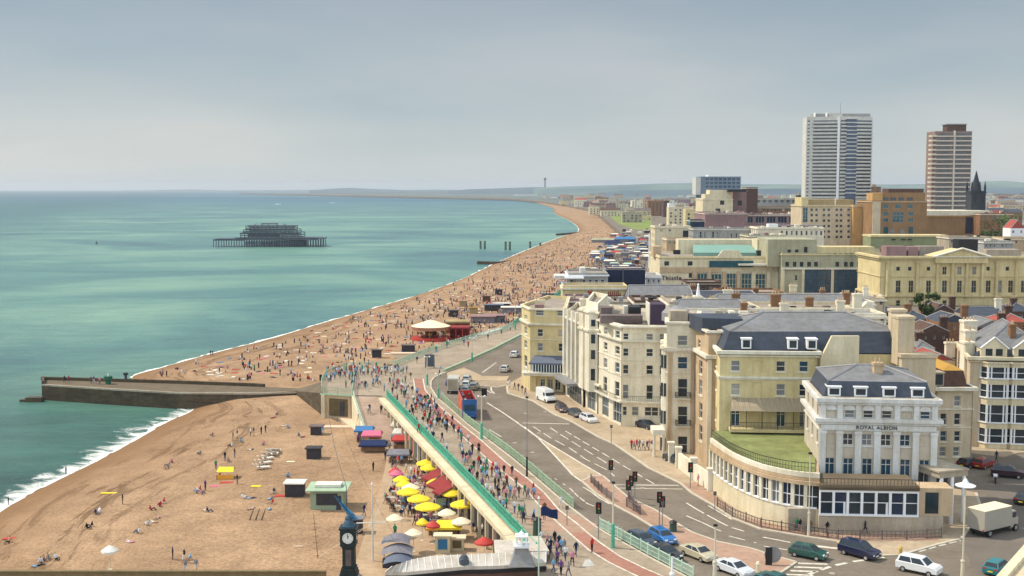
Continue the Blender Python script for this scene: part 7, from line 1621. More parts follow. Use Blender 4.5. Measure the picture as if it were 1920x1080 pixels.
# ================================================================== VEHICLES
MESH = {}
def cached(key, fn):
 if key not in MESH: MESH[key] = fn()
 return MESH[key]
def link(name, me, parent, loc=(0, 0, 0)):
 o = bpy.data.objects.new(name, me); C.objects.link(o); o.parent = parent; o.location = loc; return o
def wheel_mesh(r=.31, w=.2):
 def f(): m = MB(); m.tube((0, -w / 2, 0), (0, w / 2, 0), r, 14); return m.mesh('wheel', 'rubber')
 return cached(('w', r, w), f)
def hub_mesh(r=.31, w=.2):
 def f(): m = MB(); m.tube((0, -w / 2 - .015, 0), (0, w / 2 + .015, 0), r * .6, 10); return m.mesh('hub', 'hub')
 return cached(('h', r, w), f)
SHAPES = { # lower body side profile (x forward), cabin base/top x, belt, roof
 'hatch': (4.0, 1.72, 1.45, [(-1.98, .35), (-2.0, .75), (-1.92, .95), (.95, .95), (1.75, .78), (1.98, .62), (2.0, .35)], (-1.9, 1.15), (-1.55, .35), .93),
 'saloon': (4.5, 1.78, 1.42, [(-2.22, .35), (-2.25, .8), (-2.1, .98), (-1.3, .98), (.95, .93), (2.0, .78), (2.25, .6), (2.25, .35)], (-1.6, 1.25), (-.95, .4), .94),
 'suv': (4.4, 1.85, 1.72, [(-2.18, .4), (-2.2, .95), (-2.15, 1.08), (1.0, 1.05), (1.95, .95), (2.2, .75), (2.2, .4)], (-2.1, 1.2), (-1.9, .5), 1.05)}
def car(px, py, qx, qy, colname, col, label, kind='hatch', z=GZ):
 L_, W_, H_, prof, cb, ct, belt = SHAPES[kind]; a, b_ = G(px, py, z), G(qx, qy, z); d = (b_ - a); ang = math.atan2(d.y, d.x)
 c = (a + b_) / 2; o = thing('parked_car' if 'parked' in label else 'car', label, 'car', (c.x, c.y, z), 'cars', ang); pm = paint(colname, col)
 def body():
  m = MB(); h = W_ / 2; n = len(prof)
  side = [(x, z_) for x, z_ in prof]; rings = []
  for yy, k in ((-h, 0), (-h + .07, 1), (h - .07, 1), (h, 0)):
   rings.append([(x * (1 if k else .985), yy, z_ + (0 if not k else (.05 if z_ > .5 else -.08))) for x, z_ in side])
  vs = [v for r_ in rings for v in r_]; fs = [(r_ * n + i, r_ * n + (i + 1) % n, (r_ + 1) * n + (i + 1) % n, (r_ + 1) * n + i) for r_ in range(3) for i in range(n)]
  fs += [tuple(reversed(range(n))), tuple(range(3 * n, 4 * n))]; fs = [tuple(reversed(f)) for f in fs]; m.add(vs, fs); return m.mesh('body', pm)
 def cab():
  m = MB(); h0, h1 = W_ / 2 - .06, W_ / 2 - .24; x0, x1 = cb; t0, t1 = ct; 
  m.add([(x0, -h0, belt), (x1, -h0, belt), (x1, h0, belt), (x0, h0, belt), (t0, -h1, H_ - .05), (t1, -h1, H_ - .05), (t1, h1, H_ - .05), (t0, h1, H_ - .05), (t0 + .15, -h1 + .12, H_), (t1 - .15, -h1 + .12, H_), (t1 - .15, h1 - .12, H_), (t0 + .15, h1 - .12, H_)],
              [(0, 1, 5, 4), (1, 2, 6, 5), (2, 3, 7, 6), (3, 0, 4, 7), (4, 5, 9, 8), (5, 6, 10, 9), (6, 7, 11, 10), (7, 4, 8, 11), (8, 9, 10, 11)]); return m.mesh('cabin', pm)
 def pane(which):
  def f():
   m = MB(); h0, h1 = W_ / 2 - .06, W_ / 2 - .24; x0, x1 = cb; t0, t1 = ct; zt = H_ - .05
   q = {'windscreen': [(x1, -h0, belt), (x1, h0, belt), (t1, h1, zt), (t1, -h1, zt)], 'rear_window': [(x0, h0, belt), (x0, -h0, belt), (t0, -h1, zt), (t0, h1, zt)],
                 'L': [(x0, -h0, belt), (x1, -h0, belt), (t1, -h1, zt), (t0, -h1, zt)], 'R': [(x1, h0, belt), (x0, h0, belt), (t0, h1, zt), (t1, h1, zt)]}[which]
   q = [Vector(v) for v in q]; cc = sum(q, Vector()) / 4; nn = (q[1] - q[0]).cross(q[3] - q[0]).normalized()
   q = [cc + (v - cc) * .86 + nn * .012 for v in q]
   if which in 'LR':
    mid0, mid1 = (q[0] + q[1]) / 2, (q[2] + q[3]) / 2; e = (q[1] - q[0]).normalized() * .05
    m.quad(q[0], mid0 - e, mid1 - e, q[3]); m.quad(mid0 + e, q[1], q[2], mid1 + e)
   else: m.quad(*q)
   return m.mesh('pane', 'glass')
  return f
 link('body', cached(('b', kind, colname), body), o); link('cabin', cached(('c', kind, colname), cab), o)
 for nm in ('windscreen', 'rear_window'): link(nm, cached((kind, nm), pane(nm)), o)
 for nm in 'LR': link('side_window', cached((kind, nm), pane(nm)), o)
 for sx in (-1, 1):
  for sy in (-1, 1): w = link('wheel', wheel_mesh(), o, (sx * L_ * .31, sy * (W_ / 2 - .08), .31)); link('hub', hub_mesh(), w)
 def lightm(sx, mt):
  def f(): m = MB(); x = sx * (L_ / 2 - .02); m.box(min(x, x - sx * .1), max(x, x - sx * .1) + .03 * (sx > 0) , -.18, .18, -.08, .08); return m.mesh('light', mt)
  return f
 for sx, mt in ((1, 'trim_white'), (-1, 'canvas_yellow')): q = cached(('pl', kind, sx), lambda: (lambda m: (m.box(sx * (L_ / 2 + .02) - .015, sx * (L_ / 2 + .02) + .015, -.26, .26, -.06, .06), m.mesh('number_plate', mt))[1])(MB())); link('number_plate', q, o, (0, 0, .52))
 for sy in (-1, 1):
  link('headlight', cached(('hl', kind), lightm(1, 'light_clear')), o, (0.0, sy * (W_ / 2 - .3), .68)); link('tail_light', cached(('tl', kind), lightm(-1, 'light_red')), o, (-.02, sy * (W_ / 2 - .3), .8))
 return o
navy, dk = (.008, .012, .045), (.02, .025, .03)
CARS = [
 (1182, 1012, 1222, 1030, 'slate', (.035, .05, .075), 'slate blue car in the queue beside the green kerb railing', 'hatch'), (1226, 1006, 1258, 1024, 'bright_blue', (.01, .13, .38), 'bright blue car side by side with the slate blue one', 'hatch'),
 (1224, 1034, 1270, 1056, 'charcoal', dk, 'black car behind the railing, next to the beige estate', 'saloon'), (1284, 1036, 1335, 1056, 'beige', (.50, .44, .30), 'beige car in front of the cream lamp post', 'saloon'),
 (1346, 1064, 1406, 1086, 'silver', (.62, .64, .66), 'silver white car at the bottom near the yellow bollard', 'saloon'), (1425, 1090, 1490, 1112, 'deep_teal', (.01, .09, .09), 'deep teal car cut off by the bottom edge', 'saloon'),
 (1480, 1038, 1552, 1052, 'green', (.008, .075, .06), 'dark green car turning left of the navy one', 'hatch'), (1578, 1034, 1645, 1052, 'navy', navy, 'navy blue estate car at the junction', 'suv'),
 (1690, 1066, 1756, 1080, 'white', (.75, .75, .75), 'white car with dark windows at the lower right', 'suv'), (1850, 1085, 1888, 1060, 'teal', (.01, .17, .19), 'turquoise car beside the stone parapet', 'hatch'),
 (1045, 766, 1063, 778, 'maroon', (.06, .02, .025), 'small dark red parked car behind the white van', 'hatch'), (1066, 774, 1092, 787, 'dark_blue', (.02, .03, .05), 'dark parked car before the panelled hotel', 'saloon'), (1092, 786, 1116, 796, 'pearl', (.66, .66, .68), 'white parked car nearest the corner hotel', 'hatch'),
 (938, 703, 956, 690, 'pale_silver', (.55, .57, .56), 'silver car driving on the far road by the yellow hotel', 'hatch'), (958, 674, 972, 664, 'white2', (.78, .78, .78), 'white car farthest along the far road', 'hatch'),
 (842, 726, 848, 716, 'mid_blue', (.03, .09, .25), 'blue car ahead of the cream box van', 'hatch'), (870, 742, 877, 732, 'grey_green', (.25, .29, .27), 'grey car directly ahead of the bus', 'hatch'), (871, 731, 878, 722, 'pale_grey', (.60, .62, .60), 'pale grey car second ahead of the bus', 'hatch'), (872, 720, 879, 712, 'steel_grey', (.45, .50, .48), 'steel grey car at the head of the queue', 'hatch'), (885, 735, 893, 725, 'olive', (.20, .22, .19), 'olive grey car beside the queue ahead of the bus', 'hatch'),
 (1256, 864, 1276, 872, 'jet', (.015, .02, .025), 'black parked car tucked behind the portico', 'saloon'),
 (1870, 893, 1908, 896, 'crimson_black', (.03, .012, .02), 'black car with dark red roof at the right edge', 'suv'), (1832, 880, 1856, 872, 'red', (.26, .02, .02), 'dark red parked car below the terrace wall', 'hatch'), (1806, 878, 1828, 872, 'ink', (.02, .02, .03), 'black parked car left of the dark red one', 'hatch'), (1905, 955, 1935, 930, 'graphite', (.03, .03, .035), 'dark car cut by the right edge above the truck', 'hatch'),
 (1200, 800, 1222, 806, 'midnight', (.015, .02, .04), 'dark parked car under the corner hotel wall', 'saloon'), (1224, 795, 1243, 799, 'petrol', (.012, .02, .045), 'navy parked car at the foot of the corner hotel', 'saloon')]
for (a, b_, c, d, n, col, lb, k) in CARS: car(a, b_, c, d, n, col, lb, k)
def boxy(name, label, cat, px, py, qx, qy, L_, W_, H_, mt, parts, z=GZ, rot=None):
 a, b_ = G(px, py, z), G(qx, qy, z); d = b_ - a; ang = math.atan2(d.y, d.x); c = (a + b_) / 2; o = thing(name, label, cat, (c.x, c.y, z), None, ang)
 for sx in (-1, 1):
  for sy in (-1, 1): w = link('wheel', wheel_mesh(.42, .26), o, (sx * L_ * .33, sy * (W_ / 2 - .1), .42)); link('hub', hub_mesh(.42, .26), w)
 for nm, bxs, m_ in parts:
  m = MB()
  for q in bxs:
   if len(q) == 6: m.box(*q)
   else: m.prism(q[0], q[1], q[2], True, True)
  m.build(nm, m_, o, Vector((0, 0, 0)))
 return o
paint('van_white', (.80, .80, .78)); paint('truck_grey', (.38, .35, .29)); paint('bus_red', (.55, .03, .02)); paint('bus_blue', (.01, .10, .30)); paint('bus_orange', (.80, .22, .06)); paint('cream_van', (.62, .58, .48))
def loft(name, o, secs, mt):
 m = MB(); n = len(secs[0]); vs = [v for s in secs for v in s]; k = len(secs); fs = [(r_ * n + i, r_ * n + (i + 1) % n, (r_ + 1) * n + (i + 1) % n, (r_ + 1) * n + i) for r_ in range(k - 1) for i in range(n)] + [tuple(reversed(range(n))), tuple(range((k - 1) * n, k * n))]; m.add(vs, fs); return m.build(name, mt, o, Vector((0, 0, 0)))
o = boxy('van', 'white panel van parked by the yellow hotel', 'van', 1012, 748, 1036, 758, 5.2, 2.0, 2.5, None, [('windscreen', [([(1.75, -.85), (1.95, -.85), (1.95, .85), (1.75, .85)], 1.35, 2.0)], 'glass'), ('side_window', [(.9, 1.6, -1.03, -.98, 1.4, 2.0)], 'glass'), ('side_window', [(.9, 1.6, .98, 1.03, 1.4, 2.0)], 'glass'), ('bumper', [(2.55, 2.68, -.95, .95, .35, .65)], 'iron')])
def sec(x, hw, zb, zt, t=.1): return [(x, -hw, zb), (x, hw, zb), (x, hw, zt - t), (x, hw - t * 2, zt), (x, -hw + t * 2, zt), (x, -hw, zt - t)]
loft('body', o, [sec(-2.6, .98, .35, 2.4), sec(-2.5, 1, .35, 2.5), sec(1.2, 1, .35, 2.5), sec(1.9, .98, .35, 1.45), sec(2.5, .95, .35, 1.1), sec(2.62, .9, .35, .8)], 'car_van_white')
o = boxy('box_van', 'cream box van just ahead of the bus', 'van', 846, 745, 856, 724, 6, 2.2, 3, None, [('cargo_box', [(-3, 1.4, -1.1, 1.1, .7, 3.1)], 'car_cream_van'), ('cab', [(1.5, 2.9, -1, 1, .4, 2.1)], 'car_cream_van'), ('rear_door', [(-3.04, -3, -.95, .95, .8, 2.9)], 'concrete'), ('bumper', [(-3.1, -3, -1, 1, .4, .6)], 'iron')])
o = boxy('truck', 'grey box truck with pale roof in the side street', 'truck', 1835, 1004, 1893, 990, 7.2, 2.3, 3.2, None, [('cargo_box', [(-3.4, 1.5, -1.15, 1.15, .8, 3.1)], 'car_truck_grey'), ('roof', [(-3.42, 1.52, -1.17, 1.17, 3.1, 3.16)], 'canvas_cream'), ('cab', [(1.6, 2.9, -1.05, 1.05, .5, 1.6), ([(1.6, -1.0), (2.6, -.95), (2.6, .95), (1.6, 1.0)], 1.6, 2.4)], 'car_truck_grey'), ('windscreen', [(2.58, 2.63, -.85, .85, 1.65, 2.3)], 'glass'), ('chassis', [(-3.3, 2.8, -.9, .9, .5, .8)], 'iron'), ('side_window', [(1.9, 2.5, -1.02, -.96, 1.65, 2.25)], 'glass'), ('tail_light', [(-3.45, -3.4, -1.1, -.9, .85, 1.0)], 'light_red')])
o = boxy('open_top_bus', 'open topped double decker bus, red and orange sides and deep blue rear', 'bus', 885, 797, 868, 758, 9.6, 2.5, 3.6, None,
 [('lower_body', [(-4.8, 4.8, -1.25, 1.25, .4, 2.2)], 'car_bus_red'), ('upper_body', [(-4.8, 4.8, -1.25, -1.15, 2.2, 3.3), (-4.8, 4.8, 1.15, 1.25, 2.2, 3.3), (4.7, 4.8, -1.15, 1.15, 2.2, 3.5)], 'car_bus_red'), ('upper_deck', [(-4.7, 4.7, -1.15, 1.15, 2.15, 2.3)], 'canvas_maroon'),
  ('rear_panel', [(-4.86, -4.7, -1.27, 1.27, .4, 3.5)], 'car_bus_blue'), ('rear_window', [(-4.9, -4.86, -.95, .95, 1.5, 2.6)], 'glass_blue'), ('poster', [(-3.4, 3.2, -1.3, -1.25, .9, 3.1)], 'bus_poster'), ('poster', [(-3.4, 3.2, 1.25, 1.3, .9, 3.1)], 'bus_poster'), ('handrail', [(-4.7, 4.7, -1.22, -1.18, 3.5, 3.55), (-4.7, 4.7, 1.18, 1.22, 3.5, 3.55)], 'steel'), ('tail_light', [(-4.92, -4.86, -1.15, -1.0, .8, 1.2)], 'light_red'), ('tail_light', [(-4.92, -4.86, 1.0, 1.15, .8, 1.2)], 'light_red')])
for k in range(7):
 for sy in (-.6, .6): m = MB(); m.box(-3.9 + k * 1.15, -3.5 + k * 1.15, sy - .42, sy + .42, 2.3, 2.72); m.box(-3.98 + k * 1.15, -3.9 + k * 1.15, sy - .42, sy + .42, 2.5, 3.2); m.build('seat', 'canvas_maroon', o, Vector((0, 0, 0)))
BUS = o
p = G(1866, 905, GZ); o = thing('motorcycle', 'white and black motorcycle in the side street', 'motorcycle', p, None, R(70))
for x in (-.65, .65): link('wheel', wheel_mesh(.33, .14), o, (x, 0, .33))
for nm, b6, mt in (('frame', (-.6, .6, -.1, .1, .4, .7), 'black'), ('fuel_tank', (-.1, .4, -.18, .18, .7, .98), 'trim_white'), ('saddle', (-.7, -.1, -.15, .15, .7, .85), 'black'), ('fairing', (.4, .65, -.25, .25, .6, 1.1), 'trim_white')): m = MB(); m.box(*b6); m.build(nm, mt, o, Vector((0, 0, 0)))
m = MB(); m.tube((.5, -.35, 1.1), (.5, .35, 1.1), .03, 5); m.build('handlebar', 'steel', o, Vector((0, 0, 0)))

# ================================================================== CAFES, STALLS, CAROUSEL
def umb_mesh(mt, r, n=8):
 def f():
  m = MB(); vs = [(0, 0, .62)]; 
  for ring, (rr_, zz) in enumerate(((r * .5, .36), (r, .0))):
   for k in range(n * 2):
    a = math.pi * k / n; q = rr_ * (1 if k % 2 == 0 else .94); vs.append((q * math.cos(a), q * math.sin(a), zz - (.0 if k % 2 == 0 else -.03)))
  N2 = n * 2; fs = [(0, 1 + k, 1 + (k + 1) % N2) for k in range(N2)] + [(1 + k, 1 + N2 + k, 1 + N2 + (k + 1) % N2, 1 + (k + 1) % N2) for k in range(N2)]
  m.add(vs, fs); b0 = len(m.v); out = [(r * math.cos(math.pi * k / n), r * math.sin(math.pi * k / n), -.18) for k in range(N2)]; m.add([vs[1 + N2 + k] for k in range(N2)] + out, [(k, N2 + k, N2 + (k + 1) % N2, (k + 1) % N2) for k in range(N2)])
  return m.mesh('canopy', mt)
 return cached(('u', mt, r), f)
def pole_mesh():
 def f(): m = MB(); m.cyl(0, 0, 0, 2.95, .035, .03, 6); m.cyl(0, 0, 0, .1, .3, .28, 8); return m.mesh('pole', 'pole_cream')
 return cached('pole', f)
def umbrella(px, py, mt, label, r=1.7, z=EZ, loc=None, group='cafe parasols'):
 zc = z + 2.35; p = loc or G(px, py, zc); o = thing('parasol', label, 'parasol', (p.x, p.y, z), group); link('canopy', umb_mesh(mt, r), o, (0, 0, 2.35)); link('pole', pole_mesh(), o); return o
UMB = [(815, 905, 'canvas_yellow', 'yellow parasol between the farthest pair and the maroon awnings', 1.2), (758, 908, 'canvas_yellow', 'yellow parasol at the upper left of the middle cluster', 1.2), (838, 962, 'canvas_cream', 'cream parasol between booth and arcade', 1.2), (800, 868, 'canvas_yellow', 'yellow parasol farthest up the row, against the arcade', 1.6), (806, 877, 'canvas_yellow', 'yellow parasol touching the farthest one', 1.5), (765, 922, 'canvas_yellow', 'yellow parasol leftmost of the middle cluster', 1.6), (785, 935, 'canvas_yellow', 'yellow parasol in the centre of the middle cluster', 1.6), (802, 950, 'canvas_yellow', 'yellow parasol nearest the camera in the middle cluster', 1.75),
       (848, 924, 'canvas_yellow', 'yellow parasol left of the arcade columns', 1.7), (869, 945, 'canvas_yellow', 'yellow parasol lowest beside the arcade columns', 1.8), (743, 888, 'canvas_pink', 'pink and red parasol at the left end of the cafe rows', 1.1), (752, 899, 'canvas_yellow', 'small orange yellow parasol below the pink one', 1.2), (741, 884, 'canvas_red', 'red parasol above the pink one', 1.0),
       (845, 905, 'canvas_pink', 'pinkish red parasol near the arcade wall', 1.1), (770, 914, 'canvas_cream', 'cream parasol behind the leftmost yellow one', 1.3), (775, 1000, 'canvas_cream', 'cream parasol near the navy kiosk', 1.1), (740, 972, 'canvas_cream', 'pale parasol left of the cafe tables', 1.1),
       (812, 985, 'canvas_red', 'small red parasol above the yellow tent', .9), (792, 980, 'canvas_yellow', 'small yellow parasol left of the red one', .8), (865, 978, 'canvas_cream', 'cream awning parasol by the arcade shops', 1.3), (908, 1016, 'canvas_red', 'red parasol just behind the curved pale roof', 1.2)]
UL = [umbrella(*u[:3], u[3], u[4]) for u in UMB]
def near_u(p): return ' '.join(min(zip(UL, UMB), key=lambda w: (w[0].location - Vector(p)).length)[1][3].split()[:9])
def chair_mesh():
 def f():
  m = MB(); m.box(-.22, .22, -.22, .22, .42, .46); m.box(-.22, .22, .19, .23, .46, .88)
  for x in (-.19, .19):
   for y in (-.19, .19): m.cyl(x, y, 0, .42, .018, .018, 4)
  return m.mesh('chair', 'chair_dark')
 return cached('chair', f)
def table_mesh():
 def f(): m = MB(); m.cyl(0, 0, .7, .74, .5, .5, 12); m.cyl(0, 0, .03, .7, .04, .04, 6); m.cyl(0, 0, 0, .03, .25, .25, 8); return m.mesh('cafe_table', 'table_top')
 return cached('table', f)
TABS = [(758, 935), (740, 930), (735, 942), (752, 948), (745, 958), (765, 950), (785, 955), (770, 962), (800, 968), (815, 975), (795, 990), (855, 962), (870, 975), (885, 968), (900, 985), (832, 955), (790, 905), (810, 905), (825, 915), (815, 892), (800, 890), (838, 935), (850, 940), (780, 915), (760, 908), (795, 975)]
rr = random.Random(17); SEATS = []
for i, (x, y) in enumerate(TABS):
 p = G(x, y, EZ + .03); o = tag(link('cafe_table', table_mesh(), None, p), 'round cafe table closest to the ' + near_u(p), 'table', 'cafe tables')
 for k in range(3):
  a = rr.uniform(0, 6.28) + k * 2.1; q = Vector((p.x + .85 * math.cos(a), p.y + .85 * math.sin(a), EZ + .03)); c = link('chair', chair_mesh(), None, q); c.rotation_euler.z = a - math.pi / 2; tag(c, 'dark cafe chair closest to the ' + near_u(q), 'chair', 'cafe chairs'); SEATS.append((q, a))
def stall(px, py, w, d, h, mt, label, top=None, z=EZ, cat='stall', name='market_stall', rot=0):
 p = G(px, py, z); o = thing(name, label, cat, p, None, rot); zt = h
 m = MB(); m.quad((-w / 2 - .3, -d / 2 - .4, zt - .35), (w / 2 + .3, -d / 2 - .4, zt - .35), (w / 2, 0, zt + .25), (-w / 2, 0, zt + .25)); m.quad((w / 2 + .3, d / 2 + .4, zt - .35), (-w / 2 - .3, d / 2 + .4, zt - .35), (-w / 2, 0, zt + .25), (w / 2, 0, zt + .25)); m.add([(w / 2, 0, zt + .25), (w / 2 + .3, -d / 2 - .4, zt - .35), (w / 2 + .3, d / 2 + .4, zt - .35)], [(0, 1, 2)]); m.add([(-w / 2, 0, zt + .25), (-w / 2 - .3, d / 2 + .4, zt - .35), (-w / 2 - .3, -d / 2 - .4, zt - .35)], [(0, 1, 2)]); m.box(-w / 2 - .3, w / 2 + .3, -d / 2 - .42, -d / 2 - .38, zt - .6, zt - .33)
 m.build('awning', mt, o, Vector((0, 0, 0)))
 for sx in (-1, 1):
  for sy in (-1, 1): q = MB(); q.cyl(sx * w / 2, sy * d / 2, 0, zt - .1, .04, .04, 5); q.build('post', 'steel', o, Vector((0, 0, 0)))
 m = MB(); m.box(-w / 2 + .1, w / 2 - .1, -d / 2 + .2, -d / 2 + .7, 0, .9); m.build('counter', 'wood', o, Vector((0, 0, 0)))
 m = MB(); m.box(-w / 2 + .1, w / 2 - .1, d / 2 - .3, d / 2 - .1, .5, 1.8); m.build('display', top or 'canvas_grey', o, Vector((0, 0, 0)))
 return o
stall(684, 826, 2.8, 2.4, 2.4, 'canvas_blue', 'blue awned stall at the foot of the ramp'); stall(698, 834, 3.0, 2.4, 2.3, 'canvas_pink', 'hot pink awned stall next to the blue one', 'canvas_orange'); stall(700, 845, 4.2, 1.6, 1.5, 'canvas_navy', 'low dark navy topped counter before the pink stall', 'canvas_grey_blue')
stall(757, 832, 3.2, 2.4, 2.5, 'canvas_white', 'white awned stall against the arcade'); stall(758, 842, 3.6, 2, 2.2, 'canvas_red', 'bright red awned stall below the white one'); stall(752, 818, 3.0, 2, 2.5, 'canvas_white', 'smaller white awned stall behind the first'); stall(748, 866, 3.2, 2.4, 1.9, 'canvas_grey', 'grey topped stall at the edge of the esplanade')
stall(842, 1010, 2.8, 2.4, 2.2, 'canvas_yellow', 'small yellow tent stall near the navy kiosk', 'ochre_wall'); stall(815, 1002, 1.6, 1.4, 1.4, 'canvas_orange', 'orange red play booth beside the yellow tent')
for x, y, lb, s_ in ((822, 888, 'upper', 2.6), (834, 902, 'middle', 3.0), (843, 913, 'lower', 2.2)):
 a = G(x, y, EZ + 3.0); o = thing('awning', 'maroon shop awning fixed to the arcade, the %s one of three' % lb, 'awning', a, 'maroon awnings'); o.rotation_euler.z = R(-57); m = MB(); m.quad((-s_ / 2, -2.2, -.5), (s_ / 2, -2.2, -.5), (s_ / 2, .6, .5), (-s_ / 2, .6, .5)); m.quad((-s_ / 2, -2.2, -.8), (s_ / 2, -2.2, -.8), (s_ / 2, -2.2, -.5), (-s_ / 2, -2.2, -.5)); m.build('canvas', 'canvas_maroon', o, Vector((0, 0, 0))); m = MB(); m.tube((-s_ / 2, -2.2, -.5), (-s_ / 2, .6, -.6), .03, 4); m.tube((s_ / 2, -2.2, -.5), (s_ / 2, .6, -.6), .03, 4); m.build('arm', 'steel', o, Vector((0, 0, 0)))
def kiosk(px, py, w, d, h, wm, rm, label, z=None, panel=None, over=.25, name='kiosk', rot=0):
 p = on_beach(px, py) if z is None else G(px, py, z); o = thing(name, label, 'hut' if name == 'beach_hut' else 'kiosk', p, None, rot); y0 = 0
 m = MB(); m.box(-w / 2, w / 2, y0, d, -.3, h); m.build('wall', wm, o, Vector((0, 0, 0))); m = MB(); m.box(-w / 2 - over, w / 2 + over, y0 - over, d + over, h, h + .16); m.build('roof', rm, o, Vector((0, 0, 0)))
 if panel: m = MB(); m.box(-w * .32, w * .32, -.06, 0, h * .25, h * .85); m.build('hatch', panel, o, Vector((0, 0, 0)))
 return o
kiosk(593, 816, 2.1, 1.8, 1.5, 'hut_dark', 'rust', 'small dark hut with brown roof, highest on the beach', name='beach_hut'); kiosk(587, 861, 2.2, 1.8, 1.7, 'hut_dark', 'hut_dark', 'small black hut in the middle of the beach', name='beach_hut'); kiosk(551, 932, 2.6, 2.2, 1.9, 'hut_dark', 'canvas_white', 'dark hut with pale roof next to the green kiosk', name='beach_hut')
kiosk(765, 661, 3.4, 2.6, 1.9, 'hut_dark', 'rust', 'dark framed hut left of the carousel', name='beach_hut'); kiosk(755, 672, 6, 2, 1.2, 'canvas_cream', 'pebble_pale', 'low cream store by the railing before the carousel')
o = kiosk(613, 956, 4.6, 4.0, 2.7, 'hut_green', 'green_pale', 'green and cream beach kiosk with white roof light', panel='hut_dark', over=.6); m = MB(); m.box(-1.8, 1.8, 1.0, 3.0, 2.9, 3.3); m.build('roof_light', 'canvas_white', o, Vector((0, 0, 0))); m = MB(); m.box(1.3, 2.0, -.08, 0, 0, 2.0); m.build('door', 'shopfront', o, Vector((0, 0, 0)))
kiosk(830, 1038, 1.8, 1.2, 2.1, 'arcade_cream', 'arcade_cream', 'cream kiosk with a deep blue shutter', z=EZ, panel='frame_blue'); kiosk(857, 1033, 1.7, 1.2, 1.5, 'arcade_cream', 'arcade_cream', 'cream kiosk with an olive hatch beside the blue one', z=EZ, panel='bronze_shutter'); kiosk(827, 958, 1.4, 1.4, 1.9, 'hut_green', 'hut_dark', 'grey green booth right of the nearest yellow parasol', z=EZ); kiosk(670, 1000, 1.2, 1.2, 1.8, 'hut_dark', 'canvas_grey', 'narrow dark booth behind the clock tower', z=EZ)
for k, (px, py, w, wm, rm, lb) in enumerate([(965, 588, 9, 'canvas_grey', 'canvas_white', 'white flat roofed kiosk on the far lower promenade'), (943, 580, 5, 'hut_dark', 'canvas_white', 'smaller white roofed kiosk left of it'), (925, 583, 6.5, 'hut_dark', 'canvas_grey_blue', 'low dark roofed kiosk right of the carousel rows'), (905, 606, 8, 'canvas_grey', 'mauve', 'mauve roofed stall row nearest the railing'), (925, 604, 8, 'canvas_grey', 'mauve', 'mauve roofed stall next along the row'), (888, 588, 3, 'ochre_wall', 'ochre', 'little ochre stall on the beach'), (868, 575, 2.6, 'ochre_wall', 'ochre_wall', 'small tan booth on the beach beyond the carousel'),
                                             (851, 594, 3, 'hut_dark', 'hut_dark', 'black booth on the open beach'), (912, 566, 3, 'brick_dark', 'brick_dark', 'dark red booth far along the beach'), (935, 553, 3, 'hut_dark', 'hut_dark', 'far black booth in the crowd'), (706, 671, 2.4, 'hut_dark', 'rust', 'little dark booth left of the carousel near the railing'), (1010, 575, 5, 'hut_dark', 'ochre_wall', 'ochre roofed kiosk by the dense green railing'), (1030, 560, 6, 'canvas_grey', 'felt_roof', 'grey roofed kiosk beyond the dense railing')]):
 kiosk(px, py, w, w * .5, 2.1, wm, rm, lb, over=.5)
